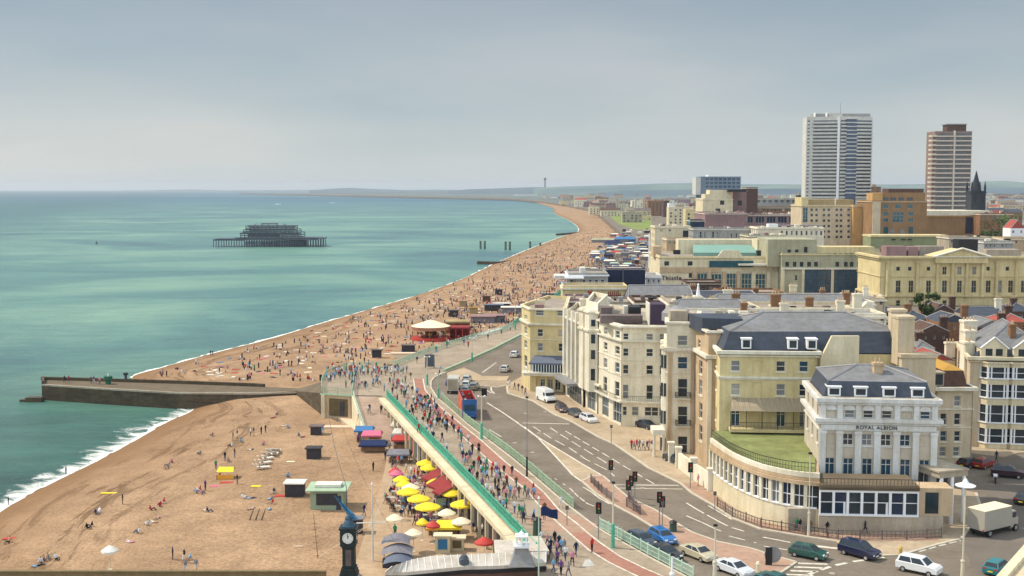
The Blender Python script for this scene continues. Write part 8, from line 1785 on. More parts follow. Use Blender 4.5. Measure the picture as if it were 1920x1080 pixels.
def carousel():
 c = G(808, 640, EZ); Y = c.y + 5.2; z = lambda y: ZY(y, Y); x = XY(808, 620, Y).x; r = 37 * Y / FP
 o = thing('carousel', 'round carousel with a cream tented roof and red skirting beside the railing', 'carousel', (x, Y, EZ))
 m = MB(); n = 20
 for k in range(n):
  a0, a1 = 2 * math.pi * k / n, 2 * math.pi * (k + 1) / n
  for (r0, z0), (r1, z1) in (((r, z(611)), (r * .5, z(605))), ((r * .5, z(605)), (r * .12, z(600)))): m.quad((x + r0 * math.cos(a0), Y + r0 * math.sin(a0), z0), (x + r0 * math.cos(a1), Y + r0 * math.sin(a1), z0), (x + r1 * math.cos(a1), Y + r1 * math.sin(a1), z1), (x + r1 * math.cos(a0), Y + r1 * math.sin(a0), z1))
 m.build('roof', 'canvas_cream', o); m = MB(); m.cyl(x, Y, z(601), z(598), .5, .1, 8); m.build('finial', 'canvas_white', o)
 m = MB(); m.cyl(x, Y, z(617), z(611) + .02, r * .97, r, 20, False); m.build('rounding_board', 'ochre_red', o)
 m = MB(); m.cyl(x, Y, EZ, EZ + .7, r * 1.02, r * 1.02, 20); m.build('platform', 'canvas_red', o); m = MB(); m.cyl(x, Y, EZ + .7, z(615), r * .3, r * .3, 12); m.build('centre_drum', 'brick_dark', o)
 for k in range(12):
  a = 2 * math.pi * k / 12; m = MB(); m.cyl(x + r * .92 * math.cos(a), Y + r * .92 * math.sin(a), EZ + .7, z(615), .08, .08, 5); m.build('pillar', 'ochre', o)
 for k in range(14):
  a = 2 * math.pi * k / 14 + .2; hx, hy = x + r * .68 * math.cos(a), Y + r * .68 * math.sin(a); m = MB(); t_ = Vector((-math.sin(a), math.cos(a))); zz = EZ + 1.6 + .3 * math.sin(k * 2.1)
  m.tube((hx - t_.x * .5, hy - t_.y * .5, zz), (hx + t_.x * .5, hy + t_.y * .5, zz), .22, 6); m.tube((hx + t_.x * .45, hy + t_.y * .45, zz), (hx + t_.x * .7, hy + t_.y * .7, zz + .55), .12, 5, .08); m.tube((hx + t_.x * .68, hy + t_.y * .68, zz + .55), (hx + t_.x * .95, hy + t_.y * .95, zz + .4), .1, 5, .06); m.tube((hx, hy, EZ + .7), (hx, hy, z(615)), .03, 4)
  for q in (-.4, .4): m.tube((hx + t_.x * q, hy + t_.y * q, zz), (hx + t_.x * (q + .15), hy + t_.y * (q + .15), zz - .6), .06, 4)
  m.build('horse', ['trim_white', 'brick', 'ochre', 'canvas_maroon'][k % 4], o)
 for (x0, x1, y0, y1, dy, wm, rm, lb) in ((842, 880, 614, 636, 3, 'canvas_maroon', 'canvas_maroon', 'dark red open fronted ride shelter right of the carousel'), (835, 880, 603, 612, 14, 'brick', 'ochre_wall', 'ochre roofed shelter behind the carousel')):
  Y2 = c.y + dy; a, b_ = XY(x0, y1, Y2), XY(x1, y1, Y2); o2 = thing('ride_shelter', lb, 'shelter', (a.x, Y2, EZ)); m = MB(); zt = ZY(y0, Y2); m.box(a.x, b_.x, Y2, Y2 + 6, zt - .5, zt); m.build('roof', rm, o2); m = MB(); m.box(a.x, b_.x, Y2 + 5, Y2 + 5.5, EZ, zt - .5); m.build('back_wall', wm, o2)
  for k in range(4): m = MB(); xx = a.x + (b_.x - a.x) * k / 3; m.box(xx - .1, xx + .1, Y2, Y2 + .2, EZ, zt - .5); m.build('post', 'canvas_red', o2)
carousel()
o = thing('canopy', 'long white canopy roof against the railing right of the carousel', 'canopy', G(925, 628, EZ)); a, b_ = g2(903, 631, 6.5), g2(944, 618, 6.5); d = (b_ - a).normalized(); n_ = Vector((d.y, -d.x)); m = MB(); m.obox(a, d, n_, 0, (b_ - a).length, -1.6, .5, 6.9, 7.05); m.build('roof', 'canvas_white', o)
for k in range(5): m = MB(); p = a + d * (b_ - a).length * k / 4 - n_ * 1.3; m.cyl(p.x, p.y, EZ, 6.9, .06, .06, 5); m.build('post', 'steel', o)
p = G(741, 1043, EZ + 1); o = thing('layered_canopy', 'dark grey layered sail canopy over a beach bar in the foreground', 'canopy', (p.x, p.y, EZ)); z = lambda y: ZY(y, p.y); s = p.y / FP
for k, (dx, w, y0, dy) in enumerate(((0, 27, 1018, 2.0), (4, 29, 1031, .6), (8, 26, 1041, -.8))):
 m = MB(); n = 12; top = []; bot = []
 for i in range(n + 1):
  t_ = -1 + 2 * i / n; top.append((p.x + (dx + w * t_) * s, p.y + dy, z(y0) + (1 - t_ * t_) * .55)); bot.append((p.x + (dx + w * t_ * 1.05) * s, p.y + dy - 1.6, z(y0) - .35 + (1 - t_ * t_) * .35))
 for i in range(n): m.quad(bot[i], bot[i + 1], top[i + 1], top[i]); q = 2.0; m.quad(top[i], top[i + 1], (top[i + 1][0], top[i + 1][1] + q, top[i + 1][2] - .5), (top[i][0], top[i][1] + q, top[i][2] - .5))
 m.build('sail', 'canvas_grey' if k < 2 else 'canvas_grey_blue', o)
m = MB(); m.box(p.x - 22 * s, p.x + 30 * s, p.y - 1.4, p.y - .9, EZ, EZ + 1.1); m.build('bar_counter', 'glass_navy', o)
for dx in (-22, 0, 28): m = MB(); m.cyl(p.x + dx * s, p.y + .4, EZ, z(1036), .06, .06, 6); m.build('post', 'steel', o)
def lounger_mesh():
 def f(): m = MB(); m.box(-.9, .3, -.32, .32, .28, .36); m.add([(.3, -.32, .3), (.3, .32, .3), (.85, .32, .75), (.85, -.32, .75), (.3, -.32, .38), (.3, .32, .38), (.82, .32, .82), (.82, -.32, .82)], [(3, 2, 1, 0), (4, 5, 6, 7), (0, 1, 5, 4), (1, 2, 6, 5), (2, 3, 7, 6), (3, 0, 4, 7)]); [m.box(x - .03, x + .03, y - .03, y + .03, 0, .28) for x in (-.8, .2) for y in (-.28, .28)]; return m.mesh('deck_lounger', 'canvas_white')
 return cached('lounger', f)
for i, (x, y) in enumerate([(486, 880), (493, 880), (490, 872), (497, 871), (494, 864), (502, 863), (500, 856), (508, 856), (506, 850), (514, 849), (516, 855), (521, 849)]):
 p = on_beach(x, y); o = link('deck_lounger', lounger_mesh(), None, p); o.rotation_euler.z = R(200 + i * 7); tag(o, 'white plastic lounger in the double row on the beach', 'lounger', 'white loungers in a row'); o.scale = (1.25, 1.25, 1.25)
p = on_beach(425, 896); o = thing('beach_tent', 'yellow canopied orange beach tent', 'tent', p); w, d, h = 2.6, 2.2, 1.7
m = MB(); m.quad((-w / 2, -d / 2, h - .5), (w / 2, -d / 2, h - .5), (w / 2 - .2, .2, h), (-w / 2 + .1, .2, h)); m.quad((-w / 2 + .1, .2, h), (w / 2 - .2, .2, h), (w / 2, d / 2, h - .5), (-w / 2, d / 2, h - .5)); m.build('canopy', 'canvas_yellow', o, Vector((0, 0, 0))); m = MB(); m.box(-w / 2, w / 2, -d / 2, -d / 2 + .1, 0, .7); m.box(-w / 2, -w / 2 + .1, -d / 2, d / 2, 0, .7); m.build('windbreak', 'canvas_orange', o, Vector((0, 0, 0)))
for sx in (-1, 1): m = MB(); m.cyl(sx * w / 2, -d / 2, 0, h - .5, .03, .03, 5); m.build('pole', 'steel', o, Vector((0, 0, 0)))
for (x, y, w, d, mt, nm, lb) in [(205, 925, 2.6, .7, 'canvas_yellow', 'surfboard', 'yellow board lying on the beach near the water'), (527, 930, 1.8, 1.2, 'canvas_red', 'towel', 'orange red towel by the dark hut'), (425, 905, 2.0, 1.0, 'canvas_red', 'towel', 'red towel in front of the yellow tent'), (403, 912, 1.6, .9, 'canvas_pink', 'towel', 'mauve towel left of the yellow tent'), (545, 866, 1.4, .7, 'canvas_cream', 'towel', 'cream towel right of the loungers'), (480, 912, 1.5, .9, 'canvas_yellow', 'towel', 'small yellow towel below the loungers'), (17, 1010, 1.5, 1.0, 'canvas_red', 'towel', 'red towel near the left edge'), (560, 1025, 1.2, .3, 'pebble_pale', 'plank', 'pale plank lying on the sand near the kiosk'), (635, 800, 8, 2.2, 'pebble_pale', 'mat_path', 'pale mat laid on the beach by the bastion')]:
 p = on_beach(x, y); m = MB(); m.prism([(-w / 2, -d / 2), (w / 2 * .95, -d / 2 * .8), (w / 2, d / 2), (-w / 2 * .9, d / 2 * .95)], .02, .08, True, True); m.add([(-w * .2, -d * .2, .08), (w * .15, -d * .2, .08), (w * .1, d * .2, .13), (-w * .2, d * .15, .12)], [(0, 1, 2, 3)]); o = m.build(nm, mt, off=Vector((0, 0, 0))); o.location = p; tag(o, lb, nm.replace('_', ' '))
o = umbrella(207, 1062, 'canvas_white', 'white beach parasol near the bottom edge left of the clock', 1.0, loc=on_beach(207, 1074), z=3.0, group='beach parasols')
p = on_beach(596, 1046); zt = ZY(962, p.y); o = thing('rigging_mast', 'slim leaning mast with short cross bars standing alone on the beach', 'mast', p); m = MB(); m.tube(p, (p.x - .45, p.y, zt), .05, 6, .03); m.build('pole', 'wood', o)
for k in range(6): m = MB(); t_ = .05 + k / 5.5 * .8; q = Vector(p).lerp(Vector((p.x - .45, p.y, zt)), t_); m.tube((q.x - .45, q.y, q.z), (q.x + .25, q.y, q.z), .035, 5); m.build('cross_bar', 'wood', o)
for (x, y) in ((463, 975),): pass
p = on_beach(481, 975); o = thing('leaning_boards', 'three dark boards leaning upright on the open beach', 'boards', p)
for k in range(3): m = MB(); m.tube((p.x - .9 + k * .8, p.y, p.z), (p.x - .6 + k * .8 + .2, p.y + .2, p.z + 1.5), .09, 5, .05); m.build('board', 'hut_dark', o)
p = G(1103, 1062, KZ); o = thing('white_barrier', 'small white folding sign lying on the promenade near the red cycle lane', 'sign', p); m = MB(); m.add([(-.7, -.2, 0), (.7, .1, 0), (.7, .1, .05), (.2, .5, .6), (-.3, .4, .6), (-.7, -.2, .05)], [(0, 1, 2, 5), (5, 2, 3, 4)]); m.build('board', 'canvas_white', o, Vector((0, 0, 0)))

# ================================================================== PEOPLE
BASE = {}
def person_mesh(pose, cols):
 if (pose, cols[4]) not in BASE: BASE[(pose, cols[4])] = base_person(pose, cols)
 m = BASE[(pose, cols[4])].copy()
 for i, n in enumerate((cols[3], cols[2], cols[0], cols[1], 'cl_shoe')): m.materials[i] = M(n)
 return m
def base_person(pose, cols):
 """one continuous skinned body; faces take the material of the nearest bone"""
 J = {'pel': (0, 0, .95, .135), 'spi': (0, 0, 1.16, .125), 'che': (0, 0, 1.36, .15), 'nec': (0, 0, 1.5, .052), 'hea': (0, .015, 1.61, .095), 'top': (0, .0, 1.70, .07)}
 for s, S in ((-1, 'l'), (1, 'r')):
  J.update({'sh' + S: (s * .18, 0, 1.41, .06), 'el' + S: (s * .23, .0, 1.13, .042), 'ha' + S: (s * .24, .07, .89, .034), 'fi' + S: (s * .235, .10, .80, .026), 'hi' + S: (s * .09, 0, .88, .092), 'kn' + S: (s * .1, .02, .49, .06), 'an' + S: (s * .1, -.02, .09, .042), 'to' + S: (s * .11, .14, .045, .036)})
 def mv(k, x, y, z): J[k] = (x, y, z, J[k][3])
 if pose.startswith('walk'):
  f = 1 if pose[-1] == 'a' else -1
  for s, S in ((-1, 'l'), (1, 'r')):
   q = f * s; mv('kn' + S, s * .1, .16 * q + .04, .51); mv('an' + S, s * .09, .27 * q - .06, .11 if q > 0 else .16); mv('to' + S, s * .1, .27 * q + .1, .07 if q > 0 else .06)
   mv('el' + S, s * .23, -.12 * q, 1.14); mv('ha' + S, s * .22, -.20 * q + .06, .93); mv('fi' + S, s * .21, -.22 * q + .12, .86)
 elif pose == 'sit':
  for k in ('pel', 'spi', 'che', 'nec', 'hea', 'top'): x, y, z, r = J[k]; J[k] = (x, -(z - .95) * .25, z - .80, r)
  for s, S in ((-1, 'l'), (1, 'r')):
   mv('hi' + S, s * .1, .05, .13); mv('kn' + S, s * .14, .42, .42); mv('an' + S, s * .13, .70, .08); mv('to' + S, s * .13, .84, .05); mv('sh' + S, s * .18, -.12, .61); mv('el' + S, s * .25, -.20, .35); mv('ha' + S, s * .27, -.28, .10); mv('fi' + S, s * .27, -.34, .05)
 elif pose == 'chair':
  for k in ('pel', 'spi', 'che', 'nec', 'hea', 'top'): x, y, z, r = J[k]; J[k] = (x, -(z - .95) * .08, z - .36, r)
  for s, S in ((-1, 'l'), (1, 'r')):
   mv('hi' + S, s * .1, .04, .56); mv('kn' + S, s * .12, .42, .52); mv('an' + S, s * .12, .40, .09); mv('to' + S, s * .12, .54, .045); mv('sh' + S, s * .18, -.04, 1.05); mv('el' + S, s * .22, .02, .80); mv('ha' + S, s * .16, .26, .76); mv('fi' + S, s * .13, .34, .77)
 elif pose == 'lie':
  for k in ('pel', 'spi', 'che', 'nec', 'hea', 'top'): x, y, z, r = J[k]; J[k] = (x, -(z - .95), .13, r)
  for s, S in ((-1, 'l'), (1, 'r')):
   mv('hi' + S, s * .1, .07, .11); mv('kn' + S, s * .12, .45, .16 + .1 * s); mv('an' + S, s * .13, .84, .07); mv('to' + S, s * .15, .92, .12); mv('sh' + S, s * .18, -.44, .12); mv('el' + S, s * .30, -.22, .08); mv('ha' + S, s * .33, .02, .07); mv('fi' + S, s * .33, .1, .05)
 B_ = [('pel', 'spi', 'T'), ('spi', 'che', 'T'), ('che', 'nec', 'T'), ('nec', 'hea', 'S'), ('hea', 'top', 'H')]
 for S in 'lr': B_ += [('che', 'sh' + S, 'T'), ('sh' + S, 'el' + S, 'T'), ('el' + S, 'ha' + S, 'S'), ('ha' + S, 'fi' + S, 'S'), ('pel', 'hi' + S, 'B'), ('hi' + S, 'kn' + S, 'B'), ('kn' + S, 'an' + S, cols[4]), ('an' + S, 'to' + S, 'F')]
 ks = list(J); me = bpy.data.meshes.new('tmp'); me.from_pydata([J[k][:3] for k in ks], [(ks.index(a), ks.index(b_)) for a, b_, _ in B_], [])
 ob = bpy.data.objects.new('tmp', me); C.objects.link(ob); md = ob.modifiers.new('s', 'SKIN'); md.use_smooth_shade = True
 for i, k in enumerate(ks): v = me.skin_vertices[0].data[i]; v.radius = (J[k][3],) * 2; v.use_root = k == 'pel'
 sb = ob.modifiers.new('d', 'SUBSURF'); sb.levels = 1; sb.render_levels = 1
 bpy.context.view_layer.update(); m2 = bpy.data.meshes.new_from_object(ob.evaluated_get(bpy.context.evaluated_depsgraph_get())); bpy.data.objects.remove(ob)
 slots = {'S': 0, 'H': 1, 'T': 2, 'B': 3, 'F': 4}; m2.materials.clear()
 for n in (cols[3], cols[2], cols[0], cols[1], 'cl_shoe'): m2.materials.append(M(n))
 seg = [(Vector(J[a][:3]), Vector(J[b_][:3]), t) for a, b_, t in B_]
 for p in m2.polygons:
  c = p.center; best = None
  for a, b_, t in seg:
   d = b_ - a; u = max(0, min(1, (c - a).dot(d) / max(d.length_squared, 1e-9))); q = (a + d * u - c).length - (.05 if t in 'TB' else 0)
   if best is None or q < best[0]: best = (q, t, a, d)
  t = best[1]
  if t == 'H' or (t == 'S' and best[2] == seg[3][0]):
   hc = Vector(J['hea'][:3]); t = 'H' if (c - hc).dot(Vector((0, -.8, .6)) if pose != 'lie' else Vector((0, -.9, 0))) > .01 else 'S'
  p.material_index = slots[t]
 m2.name = 'person'; return m2
TOPS = {'red': (.5, .02, .02), 'navy': (.015, .025, .07), 'black': (.015, .015, .018), 'white': (.75, .75, .75), 'grey': (.25, .25, .27), 'green': (.02, .25, .12), 'light blue': (.2, .4, .6), 'pink': (.65, .25, .33), 'brown': (.15, .07, .04), 'yellow': (.7, .5, .05), 'purple': (.15, .06, .22), 'bare': (.46, .25, .16)}
BOT = {'dark trousers': (.02, .022, .03), 'blue jeans': (.05, .08, .16), 'beige shorts': (.42, .33, .2), 'white shorts': (.7, .7, .68), 'grey trousers': (.16, .16, .17), 'red shorts': (.4, .03, .03)}
for k, c in TOPS.items():
 if 'top_' + k not in MATS: mat('top_' + k, c, .9, .15, 8)
for k, c in BOT.items(): mat('bot_' + k, c, .9, .15, 8)
MATS['hair_dark'] = mat('hair_dark', (.03, .018, .012), .6, .3, 9); mat('hair_fair', (.28, .17, .07), .6, .3, 9); mat('hair_grey', (.35, .34, .33), .6, .2, 9); mat('skin_light', (.52, .30, .21), .6, .06, 6); mat('skin_dark', (.16, .085, .05), .6, .06, 6); mat('cl_shoe', (.03, .025, .025), .7, .3, 9)
rp = random.Random(99); ALLP = []
def person(loc, pose, zone, ang=None, top=None, bot=None, scale=None, extra=None):
 top = top or rp.choice(['navy', 'black', 'white', 'grey', 'red', 'light blue', 'green', 'pink', 'brown', 'black', 'navy', 'white', 'purple'] if pose not in ('sit', 'lie') else ['bare', 'white', 'navy', 'black', 'pink', 'light blue', 'bare', 'red', 'grey'])
 bot = bot or rp.choice(['dark trousers', 'blue jeans', 'beige shorts', 'dark trousers', 'grey trousers', 'white shorts', 'blue jeans'])
 hair = rp.choice(['hair_dark', 'hair_dark', 'hair_fair', 'hair_grey']); sk = 'skin_light' if rp.random() < .9 else 'skin_dark'; hair = 'hair_dark' if sk == 'skin_dark' else hair
 low = 'S' if 'shorts' in bot else 'B'; me = cached(('p', pose, top, bot, hair, sk), lambda: person_mesh(pose, ('top_' + top, 'bot_' + bot, hair, sk, low)))
 o = bpy.data.objects.new('person', me); C.objects.link(o); o.location = loc; o.rotation_euler.z = rp.uniform(0, 6.28) if ang is None else ang; s = scale or rp.uniform(.92, 1.04); o.scale = (s, s, s); o['category'] = 'person'
 ALLP.append((o, top, bot, {'stand': 'standing', 'walka': 'walking', 'walkb': 'walking', 'sit': 'sitting', 'chair': 'seated', 'lie': 'lying'}[pose], zone, extra)); return o
def wk(): return rp.choice(['walka', 'walkb', 'walka', 'walkb', 'stand'])
DIRS = [R(35), R(215)]
def prom(px, py, zone, z=None, **k):
 return person(G(px, py, KZ if z is None else z), wk(), zone, k.pop('ang', rp.choice(DIRS) + rp.uniform(-.5, .5)), **k)
for x, y in [(617, 717), (625, 708), (630, 703), (640, 704), (648, 707), (655, 712), (659, 704), (668, 701), (676, 703), (683, 702), (690, 703), (697, 709), (705, 702), (714, 702), (722, 700), (735, 699), (741, 698), (746, 702), (752, 706), (756, 700), (686, 729), (689, 734), (700, 725), (712, 723)]: prom(x, y, 'by the bastion')
for x, y in [(736, 740), (743, 738), (752, 735), (757, 733), (740, 757), (745, 755), (770, 712), (731, 722), (738, 728), (745, 724), (768, 784), (774, 781), (772, 773), (790, 771), (795, 768), (800, 772), (797, 786), (793, 798), (802, 800), (800, 812), (808, 806), (815, 806), (820, 800), (835, 806), (838, 812), (810, 820), (813, 827), (829, 829), (851, 812), (859, 822), (865, 830), (878, 832), (782, 755), (788, 762), (765, 748), (762, 765), (806, 790), (812, 795), (825, 792), (781, 800), (785, 812)]: prom(x, y, 'on the upper promenade')
for x, y in [(868, 866), (882, 866), (897, 876), (908, 879), (902, 891), (912, 893), (922, 894), (930, 886), (932, 895), (945, 891), (960, 893), (880, 899), (886, 902), (913, 928), (921, 933), (935, 936), (945, 931), (957, 931), (973, 934), (990, 936), (1001, 936), (965, 963), (979, 973), (1001, 979), (925, 946), (944, 961), (1021, 966), (1052, 953), (895, 905), (905, 918), (938, 905), (950, 912), (968, 915), (955, 945)]: prom(x, y, 'beside the cycle lane')
prom(984, 931, 'beside the cycle lane', top='green', bot='dark trousers'); prom(1000, 927, 'on the red cycle lane', top='red'); prom(1110, 1036, 'on the red cycle lane', top='red', bot='dark trousers')
for x, y in [(1044, 1041), (1052, 1039), (1058, 1037), (1048, 1030), (1080, 1043), (1015, 1021), (1026, 1026), (1040, 1023), (1073, 1062), (1052, 1080), (1060, 1052), (1033, 1036), (1045, 1060), (1038, 1075), (1066, 1082), (1030, 1048)]: prom(x, y, 'near the pier entrance roof')
for x, y in [(782, 668 + 14), (819, 668), (826, 700), (824, 706), (818, 662), (870, 648), (878, 652), (860, 640), (940, 628), (957, 620), (838, 652), (808, 676), (893, 640), (915, 637)]: prom(x, y, 'past the carousel')
for x, y in [(1184, 843), (1189, 844), (1194, 843), (1199, 844), (1206, 843), (1213, 845), (1217, 843), (1223, 845), (965, 731), (972, 733), (979, 737), (955, 728), (985, 742), (1309, 912), (1500, 998), (1494, 996), (1519, 1000), (1551, 1004), (1622, 1001)]: prom(x, y, 'on the hotel pavement')
prom(1866, 893, 'in the side street', z=GZ); prom(1812, 868, 'in the side street', z=GZ); prom(1868, 866, 'in the side street', z=GZ)
for x, y in [(121, 718), (129, 717), (171, 719), (176, 719), (187, 721)]: prom(x, y, 'on the stone groyne', z=3.4)
for k in range(34):
 x = rp.uniform(722, 905); y = rp.uniform(max(850, 850 + (x - 800) * .8), 1012)
 if x < 740 and y > 960: continue
 person(G(x, y, EZ + .03), wk(), 'among the cafe tables')
for x, y in [(690, 790), (693, 789), (672, 796), (680, 833), (668, 815), (715, 790), (735, 830), (742, 838), (730, 845), (760, 858), (770, 862), (778, 866), (745, 872), (672, 830), (905, 1005), (860, 1015), (895, 1012), (655, 985), (664, 990), (683, 968)]: person(G(x, y, EZ + .03) if y > 800 else Vector((*g2(x, y, EZ + 1.5), rz(g2(x, y, EZ + 1.5)) + .02)), wk(), 'near the market stalls')
for i, (q, a) in enumerate(SEATS):
 if i % 3 != 2 or i % 2: person(Vector((q.x, q.y, q.z)), 'chair', 'at the cafe tables', a + math.pi / 2)
mw = Matrix.Translation(BUS.location) @ Matrix.Rotation(BUS.rotation_euler.z, 4, 'Z')
for k in range(7):
 for sy in (-.6, .6):
  if (k + int(sy > 0)) % 3: v = mw @ Vector((-3.7 + k * 1.15, sy, 2.28)); person(v, 'chair', 'riding on the open top of the bus', BUS.rotation_euler.z - math.pi / 2)
for x, y, po in [(322, 868, 'sit'), (316, 875, 'sit'), (310, 880, 'sit'), (375, 853, 'sit'), (422, 864, 'stand'), (428, 866, 'sit'), (440, 858, 'stand'), (437, 826, 'stand'), (445, 822, 'stand'), (452, 830, 'sit'), (434, 838, 'sit'), (470, 818, 'stand'), (476, 817, 'stand'), (490, 815, 'stand'), (498, 812, 'stand'), (494, 834, 'sit'), (230, 946, 'stand'), (300, 950, 'sit'), (306, 944, 'sit'), (283, 957, 'sit'), (276, 985, 'sit'), (288, 980, 'lie'), (260, 1000, 'sit'), (243, 1017, 'lie'), (296, 972, 'lie'), (180, 965, 'sit'), (186, 962, 'sit'), (164, 992, 'sit'), (171, 988, 'sit'), (84, 1052, 'sit'), (77, 1056, 'sit'), (105, 1050, 'sit'), (92, 1048, 'sit'), (70, 1062, 'lie'), (324, 1049, 'stand'), (346, 1055, 'walka'), (348, 1075, 'walkb'), (368, 1073, 'walka'), (355, 1050, 'sit'), (390, 960, 'sit'), (384, 958, 'lie'), (368, 925, 'sit'), (378, 927, 'sit'), (385, 920, 'stand'), (374, 920, 'sit'), (456, 935, 'sit'), (470, 935, 'lie'), (507, 936, 'lie'), (513, 925, 'sit'), (470, 955, 'lie'), (505, 955, 'lie'), (510, 945, 'sit'), (445, 908, 'stand'), (540, 895, 'sit'), (405, 880, 'stand'), (605, 816, 'stand'), (520, 778, 'sit'), (512, 784, 'lie'), (530, 800, 'lie'), (540, 803, 'sit'), (470, 844, 'lie'), (398, 818, 'sit'), (17, 1018, 'sit'), (700, 884, 'stand'), (560, 818, 'sit'), (568, 820, 'lie')]:
 person(on_beach(x, y), po, 'on the near beach', **({'ang': rp.uniform(0, 6.28)}))
person(G(124, 893, -.25), 'stand', 'wading in the shallows at the surf', top='black'); person(G(16, 950, -.2), 'stand', 'wading in the shallows at the surf', top='navy'); person(on_beach(395, 667), 'stand', 'at the waterline beyond the groyne', top='black'); person(on_beach(399, 667), 'stand', 'at the waterline beyond the groyne', top='navy')
import collections
grp = collections.defaultdict(list)
for r_ in ALLP: grp[r_[1:5]].append(r_)
ORD = ['leftmost', 'second from left', 'third from left', 'fourth from left', 'fifth from left', 'sixth from left', 'seventh from left', 'eighth from left', 'ninth from left', 'tenth from left', 'eleventh from left', 'twelfth from left']
for (top, bot, ps, zone), L_ in grp.items():
 L_.sort(key=lambda r_: r_[0].location.x / max(r_[0].location.y, 1)); tp = 'bare chested' if top == 'bare' else 'in %s top' % top
 for i, r_ in enumerate(L_):
  lb = 'person %s and %s, %s %s' % (tp, bot, ps, zone)
  if len(L_) > 1: lb = '%s of those %s, %s, %s' % ('%s' % ORD[min(i, 11)], tp, bot, ps + ' ' + zone)
  r_[0]['label'] = ' '.join(lb.split()[:16]); r_[0]['group'] = 'people ' + zone

# ---- the distant crowd: too many to count
def crowd(name, label, pts, seed, h=1.65, sitp=.6):
 m = MB(); r2 = random.Random(seed); names = ['top_' + k for k in ('navy', 'black', 'white', 'red', 'grey', 'light blue', 'bare', 'brown', 'pink', 'green')] + ['skin_light', 'bot_dark trousers']
 for p in pts:
  c = r2.choices(range(10), [4, 4, 2, 1, 3, 1, 4, 2, 1, .5])[0]; a = r2.uniform(0, 6.28); dx, dy = math.cos(a), math.sin(a)
  if r2.random() < sitp:
   if r2.random() < .45: m.cur = c; m.tube((p[0], p[1], p[2] + .15), (p[0] + dx * .7, p[1] + dy * .7, p[2] + .15), .17, 4, .15); m.cur = 10; m.tube((p[0] + dx * .7, p[1] + dy * .7, p[2] + .12), (p[0] + dx * 1.5, p[1] + dy * 1.5, p[2] + .1), .11, 4, .07)
   else: m.cur = c; m.tube(p, (p[0], p[1], p[2] + .6), .2, 5, .19); m.cur = 10; m.tube((p[0], p[1], p[2] + .62), (p[0], p[1], p[2] + .86), .1, 5, .09); m.tube((p[0], p[1], p[2] + .12), (p[0] + dx * .8, p[1] + dy * .8, p[2] + .1), .1, 4, .07)
  else:
   hh = h * r2.uniform(.88, 1.05); m.cur = 11
   for s in (-.09, .09): m.tube((p[0] + s * dy, p[1] - s * dx, p[2]), (p[0] + s * dy, p[1] - s * dx, p[2] + hh * .5), .07, 4, .09)
   m.cur = c; m.tube((p[0], p[1], p[2] + hh * .48), (p[0], p[1], p[2] + hh * .85), .16, 6, .2); m.cur = 10; m.tube((p[0], p[1], p[2] + hh * .86), (p[0], p[1], p[2] + hh), .09, 5, .08)
 struct(m.build(name, names, off=Vector((pts[0][0], pts[0][1], 0))), label, 'stuff', 'crowd')
rc = random.Random(33); pts = []
PX = [(a, b_) for a, b_ in PAIRS]
wt = {9: .6, 10: 4, 11: 8, 12: 10, 13: 12, 14: 16, 15: 24, 16: 24, 17: 16, 18: 22, 19: 20, 20: 10, 21: 6, 22: 2}
while len(pts) < 2100:
 i = rc.choices(list(wt), list(wt.values()))[0]; s = rc.random(); t_ = .06 + .92 * rc.random() ** (.8 if i < 14 else .75)
 a = Vector(PX[i][0]).lerp(Vector(PX[i + 1][0]), s); b_ = Vector(PX[i][1]).lerp(Vector(PX[i + 1][1]), s); q = a.lerp(b_, t_)
 if i < 14 and noise.noise(Vector((q.x * .02, q.y * .05, 1))) < -.15 and rc.random() < .7: continue
 v = on_beach(q.x, q.y)
 for k in range(rc.choice([1, 1, 2, 2, 3])): pts.append((v.x + rc.uniform(-1.3, 1.3), v.y + rc.uniform(-1.5, 1.5), v.z))
crowd('beach_crowd', 'dense far crowd of sunbathers on the shingle', pts, 1)
pts = []
for k in range(650):
 y = rc.triangular(436, 560, 495); x0 = 1008 + (560 - y) * 1.28; x = rc.uniform(x0, 1217 if y < 500 else 1217 - (y - 500) * 1.9); v = G(x, y, GZ); pts.append(tuple(v))
crowd('promenade_crowd', 'far crowd of walkers on the distant promenade', pts, 2, 1.7, .1)
def close_crowd(name, label, pts, seed):
 m = MB(); r2 = random.Random(seed); names = ['skin_light', 'hair_dark', 'cl_shoe'] + ['top_' + k for k in ('navy', 'black', 'white', 'grey', 'red', 'light blue', 'green', 'pink')] + ['bot_dark trousers', 'bot_blue jeans', 'bot_beige shorts']
 for v in pts:
  b_ = r2.choice([BASE[k] for k in BASE if k[0] in ('walka', 'walkb', 'stand') and k[1] == 'B']); a = r2.uniform(0, 6.28); c_, s_ = math.cos(a), math.sin(a); k = len(m.v); s = r2.uniform(.92, 1.04); mp_ = [0, 1, 3 + r2.randrange(8), 11 + r2.randrange(3), 2]
  m.v += [(v[0] + s * (q.co.x * c_ - q.co.y * s_), v[1] + s * (q.co.x * s_ + q.co.y * c_), v[2] + s * q.co.z) for q in b_.vertices]
  for p in b_.polygons: m.f.append(tuple(i + k for i in p.vertices)); m.m.append(mp_[p.material_index])
 m.smooth = True; struct(m.build(name, names, off=Vector((pts[0][0], pts[0][1], 0))), label, 'stuff', 'crowd')
pts = [tuple(G(rc.uniform(612, 765), rc.triangular(690, 742, 700), KZ)) for k in range(70)]
for k in range(75): y = rc.triangular(715, 840, 770); x = 728 + (y - 735) * 1.0; pts.append(tuple(G(rc.uniform(x + 12, x + 62), y, KZ)))
for k in range(45): y = rc.uniform(840, 985); x = 815 + (y - 840) * .98; pts.append(tuple(G(rc.uniform(x + 12, x + 75), y, KZ)))
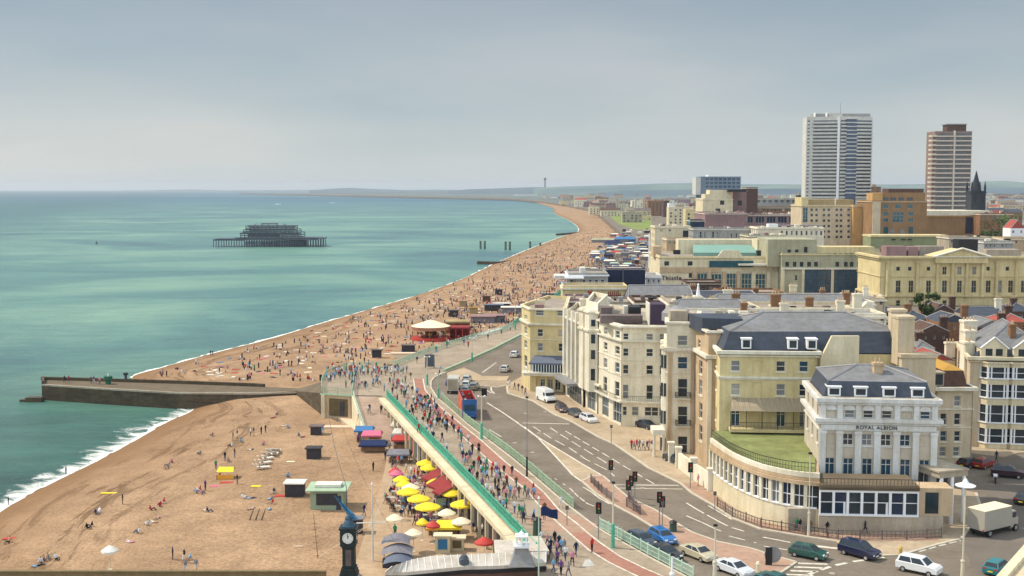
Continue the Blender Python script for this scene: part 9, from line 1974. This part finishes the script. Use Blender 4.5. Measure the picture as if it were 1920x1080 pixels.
close_crowd('promenade_walkers', 'crowd of walkers filling the upper promenade', [p for p in pts if not (602 > (960 + p[0] / p[1] * FP))], 5)
pts = [tuple(G(rc.uniform(735, 850), rc.uniform(870, 990), EZ + .03)) for k in range(55)]
close_crowd('esplanade_walkers', 'crowd among the cafe parasols below the arcade', [p for p in pts if (960 + p[0] / p[1] * FP) < 722 + (2200 * 44.5 / p[1] + 353 - 760) * .85 - 12], 6)
m = MB(); nm = ['canvas_white', 'canvas_blue', 'canvas_red', 'canvas_cream', 'hut_dark', 'canvas_pink']
for k in range(520):
 i = rc.choices(list(wt), list(wt.values()))[0]; a = Vector(PX[i][0]).lerp(Vector(PX[i + 1][0]), rc.random()); b_ = Vector(PX[i][1]).lerp(Vector(PX[i + 1][1]), rc.random()); q = a.lerp(b_, rc.uniform(.12, .95)); v = on_beach(q.x, q.y); an = rc.uniform(0, 3.14); d = Vector((math.cos(an), math.sin(an))); m.cur = rc.choice([0, 0, 1, 2, 3, 4, 4, 5])
 m.obox(v.to_2d(), d, Vector((d.y, -d.x)), -.9, .9, -.45, .45, v.z - .05, v.z + .1)
struct(m.build('beach_towels', nm), 'towels and bags scattered among the far sunbathers', 'stuff', 'towels')
cs = [('canvas_blue', 'blue'), ('canvas_red', 'red'), ('canvas_white', 'white'), ('hut_dark', 'dark'), ('canvas_navy', 'navy'), ('green_light', 'pale green'), ('canvas_grey', 'grey'), ('pale_green', 'olive'), ('canvas_white', 'white'), ('concrete', 'grey rendered')]
for k in range(150):
 y = rc.triangular(405, 555, 465); x0 = 1030 + (560 - y) * 1.05; x = rc.uniform(x0, 1214 if y < 500 else 1214 - (y - 500) * 2.2)
 if y < 440: x = rc.uniform(1130 if y < 420 else 1165, 1215)
 if 400 < y < 433 and 1140 < x: continue
 mt, tn = rc.choice(cs); v = G(x, y, GZ); w, d, h = rc.uniform(2, 6), rc.uniform(2, 4), rc.uniform(1.4, 3.2); o = thing('seafront_stall', 'tiny %s stall or marquee on the far promenade' % tn, 'stall', v, 'far %s stalls' % tn)
 m = MB(); m.box(-w / 2, w / 2, 0, d, 0, h * .75); m.build('body', rc.choice(['hut_dark', 'canvas_grey', 'ivory', 'concrete']), o, Vector((0, 0, 0))); m = MB(); m.add([(-w / 2 - .2, -.2, h * .75), (w / 2 + .2, -.2, h * .75), (w / 2 + .2, d + .2, h * .75), (-w / 2 - .2, d + .2, h * .75), (-w / 2 + .3, d / 2, h), (w / 2 - .3, d / 2, h)], [(0, 1, 5, 4), (2, 3, 4, 5), (1, 2, 5), (3, 0, 4)]); m.build('roof', mt, o, Vector((0, 0, 0)))
for x, y, w, h, mt, lb in [(1172, 455, 16, 3.2, 'canvas_blue', 'broad bright blue marquee on the far promenade'), (1150, 462, 12, 3, 'canvas_navy', 'navy marquee left of the bright blue one'), (1135, 455, 20, 2.5, 'pale_green', 'long olive roofed shelter on the distant beach edge')]:
 v = G(x, y, GZ); o = thing('marquee', lb, 'marquee', v); m = MB(); m.box(-w / 2, w / 2, 0, 6, 0, h * .8); m.build('wall', 'canvas_grey', o, Vector((0, 0, 0))); m = MB(); m.add([(-w / 2 - .3, -.3, h * .8), (w / 2 + .3, -.3, h * .8), (w / 2 + .3, 6.3, h * .8), (-w / 2 - .3, 6.3, h * .8), (-w / 2 + 2, 3, h + 1), (w / 2 - 2, 3, h + 1)], [(0, 1, 5, 4), (2, 3, 4, 5), (1, 2, 5), (3, 0, 4)]); m.build('roof', mt, o, Vector((0, 0, 0)))

# ================================================================== HAZE
m = MB(); m.box(-31000, 15500, -600, 26500, -6.2, 150)
hz = bpy.data.materials.new('haze'); hz.use_nodes = True; t = hz.node_tree; t.nodes.clear(); ho = N(t, 'ShaderNodeOutputMaterial'); pv = N(t, 'ShaderNodeVolumePrincipled'); pv.inputs['Color'].default_value = (.82, .90, 1, 1); pv.inputs['Density'].default_value = 5.5e-5; pv.inputs['Anisotropy'].default_value = .25; t.links.new(pv.outputs[0], ho.inputs['Volume'])
struct(m.build('haze', hz), 'thin sea haze', 'stuff', 'haze')
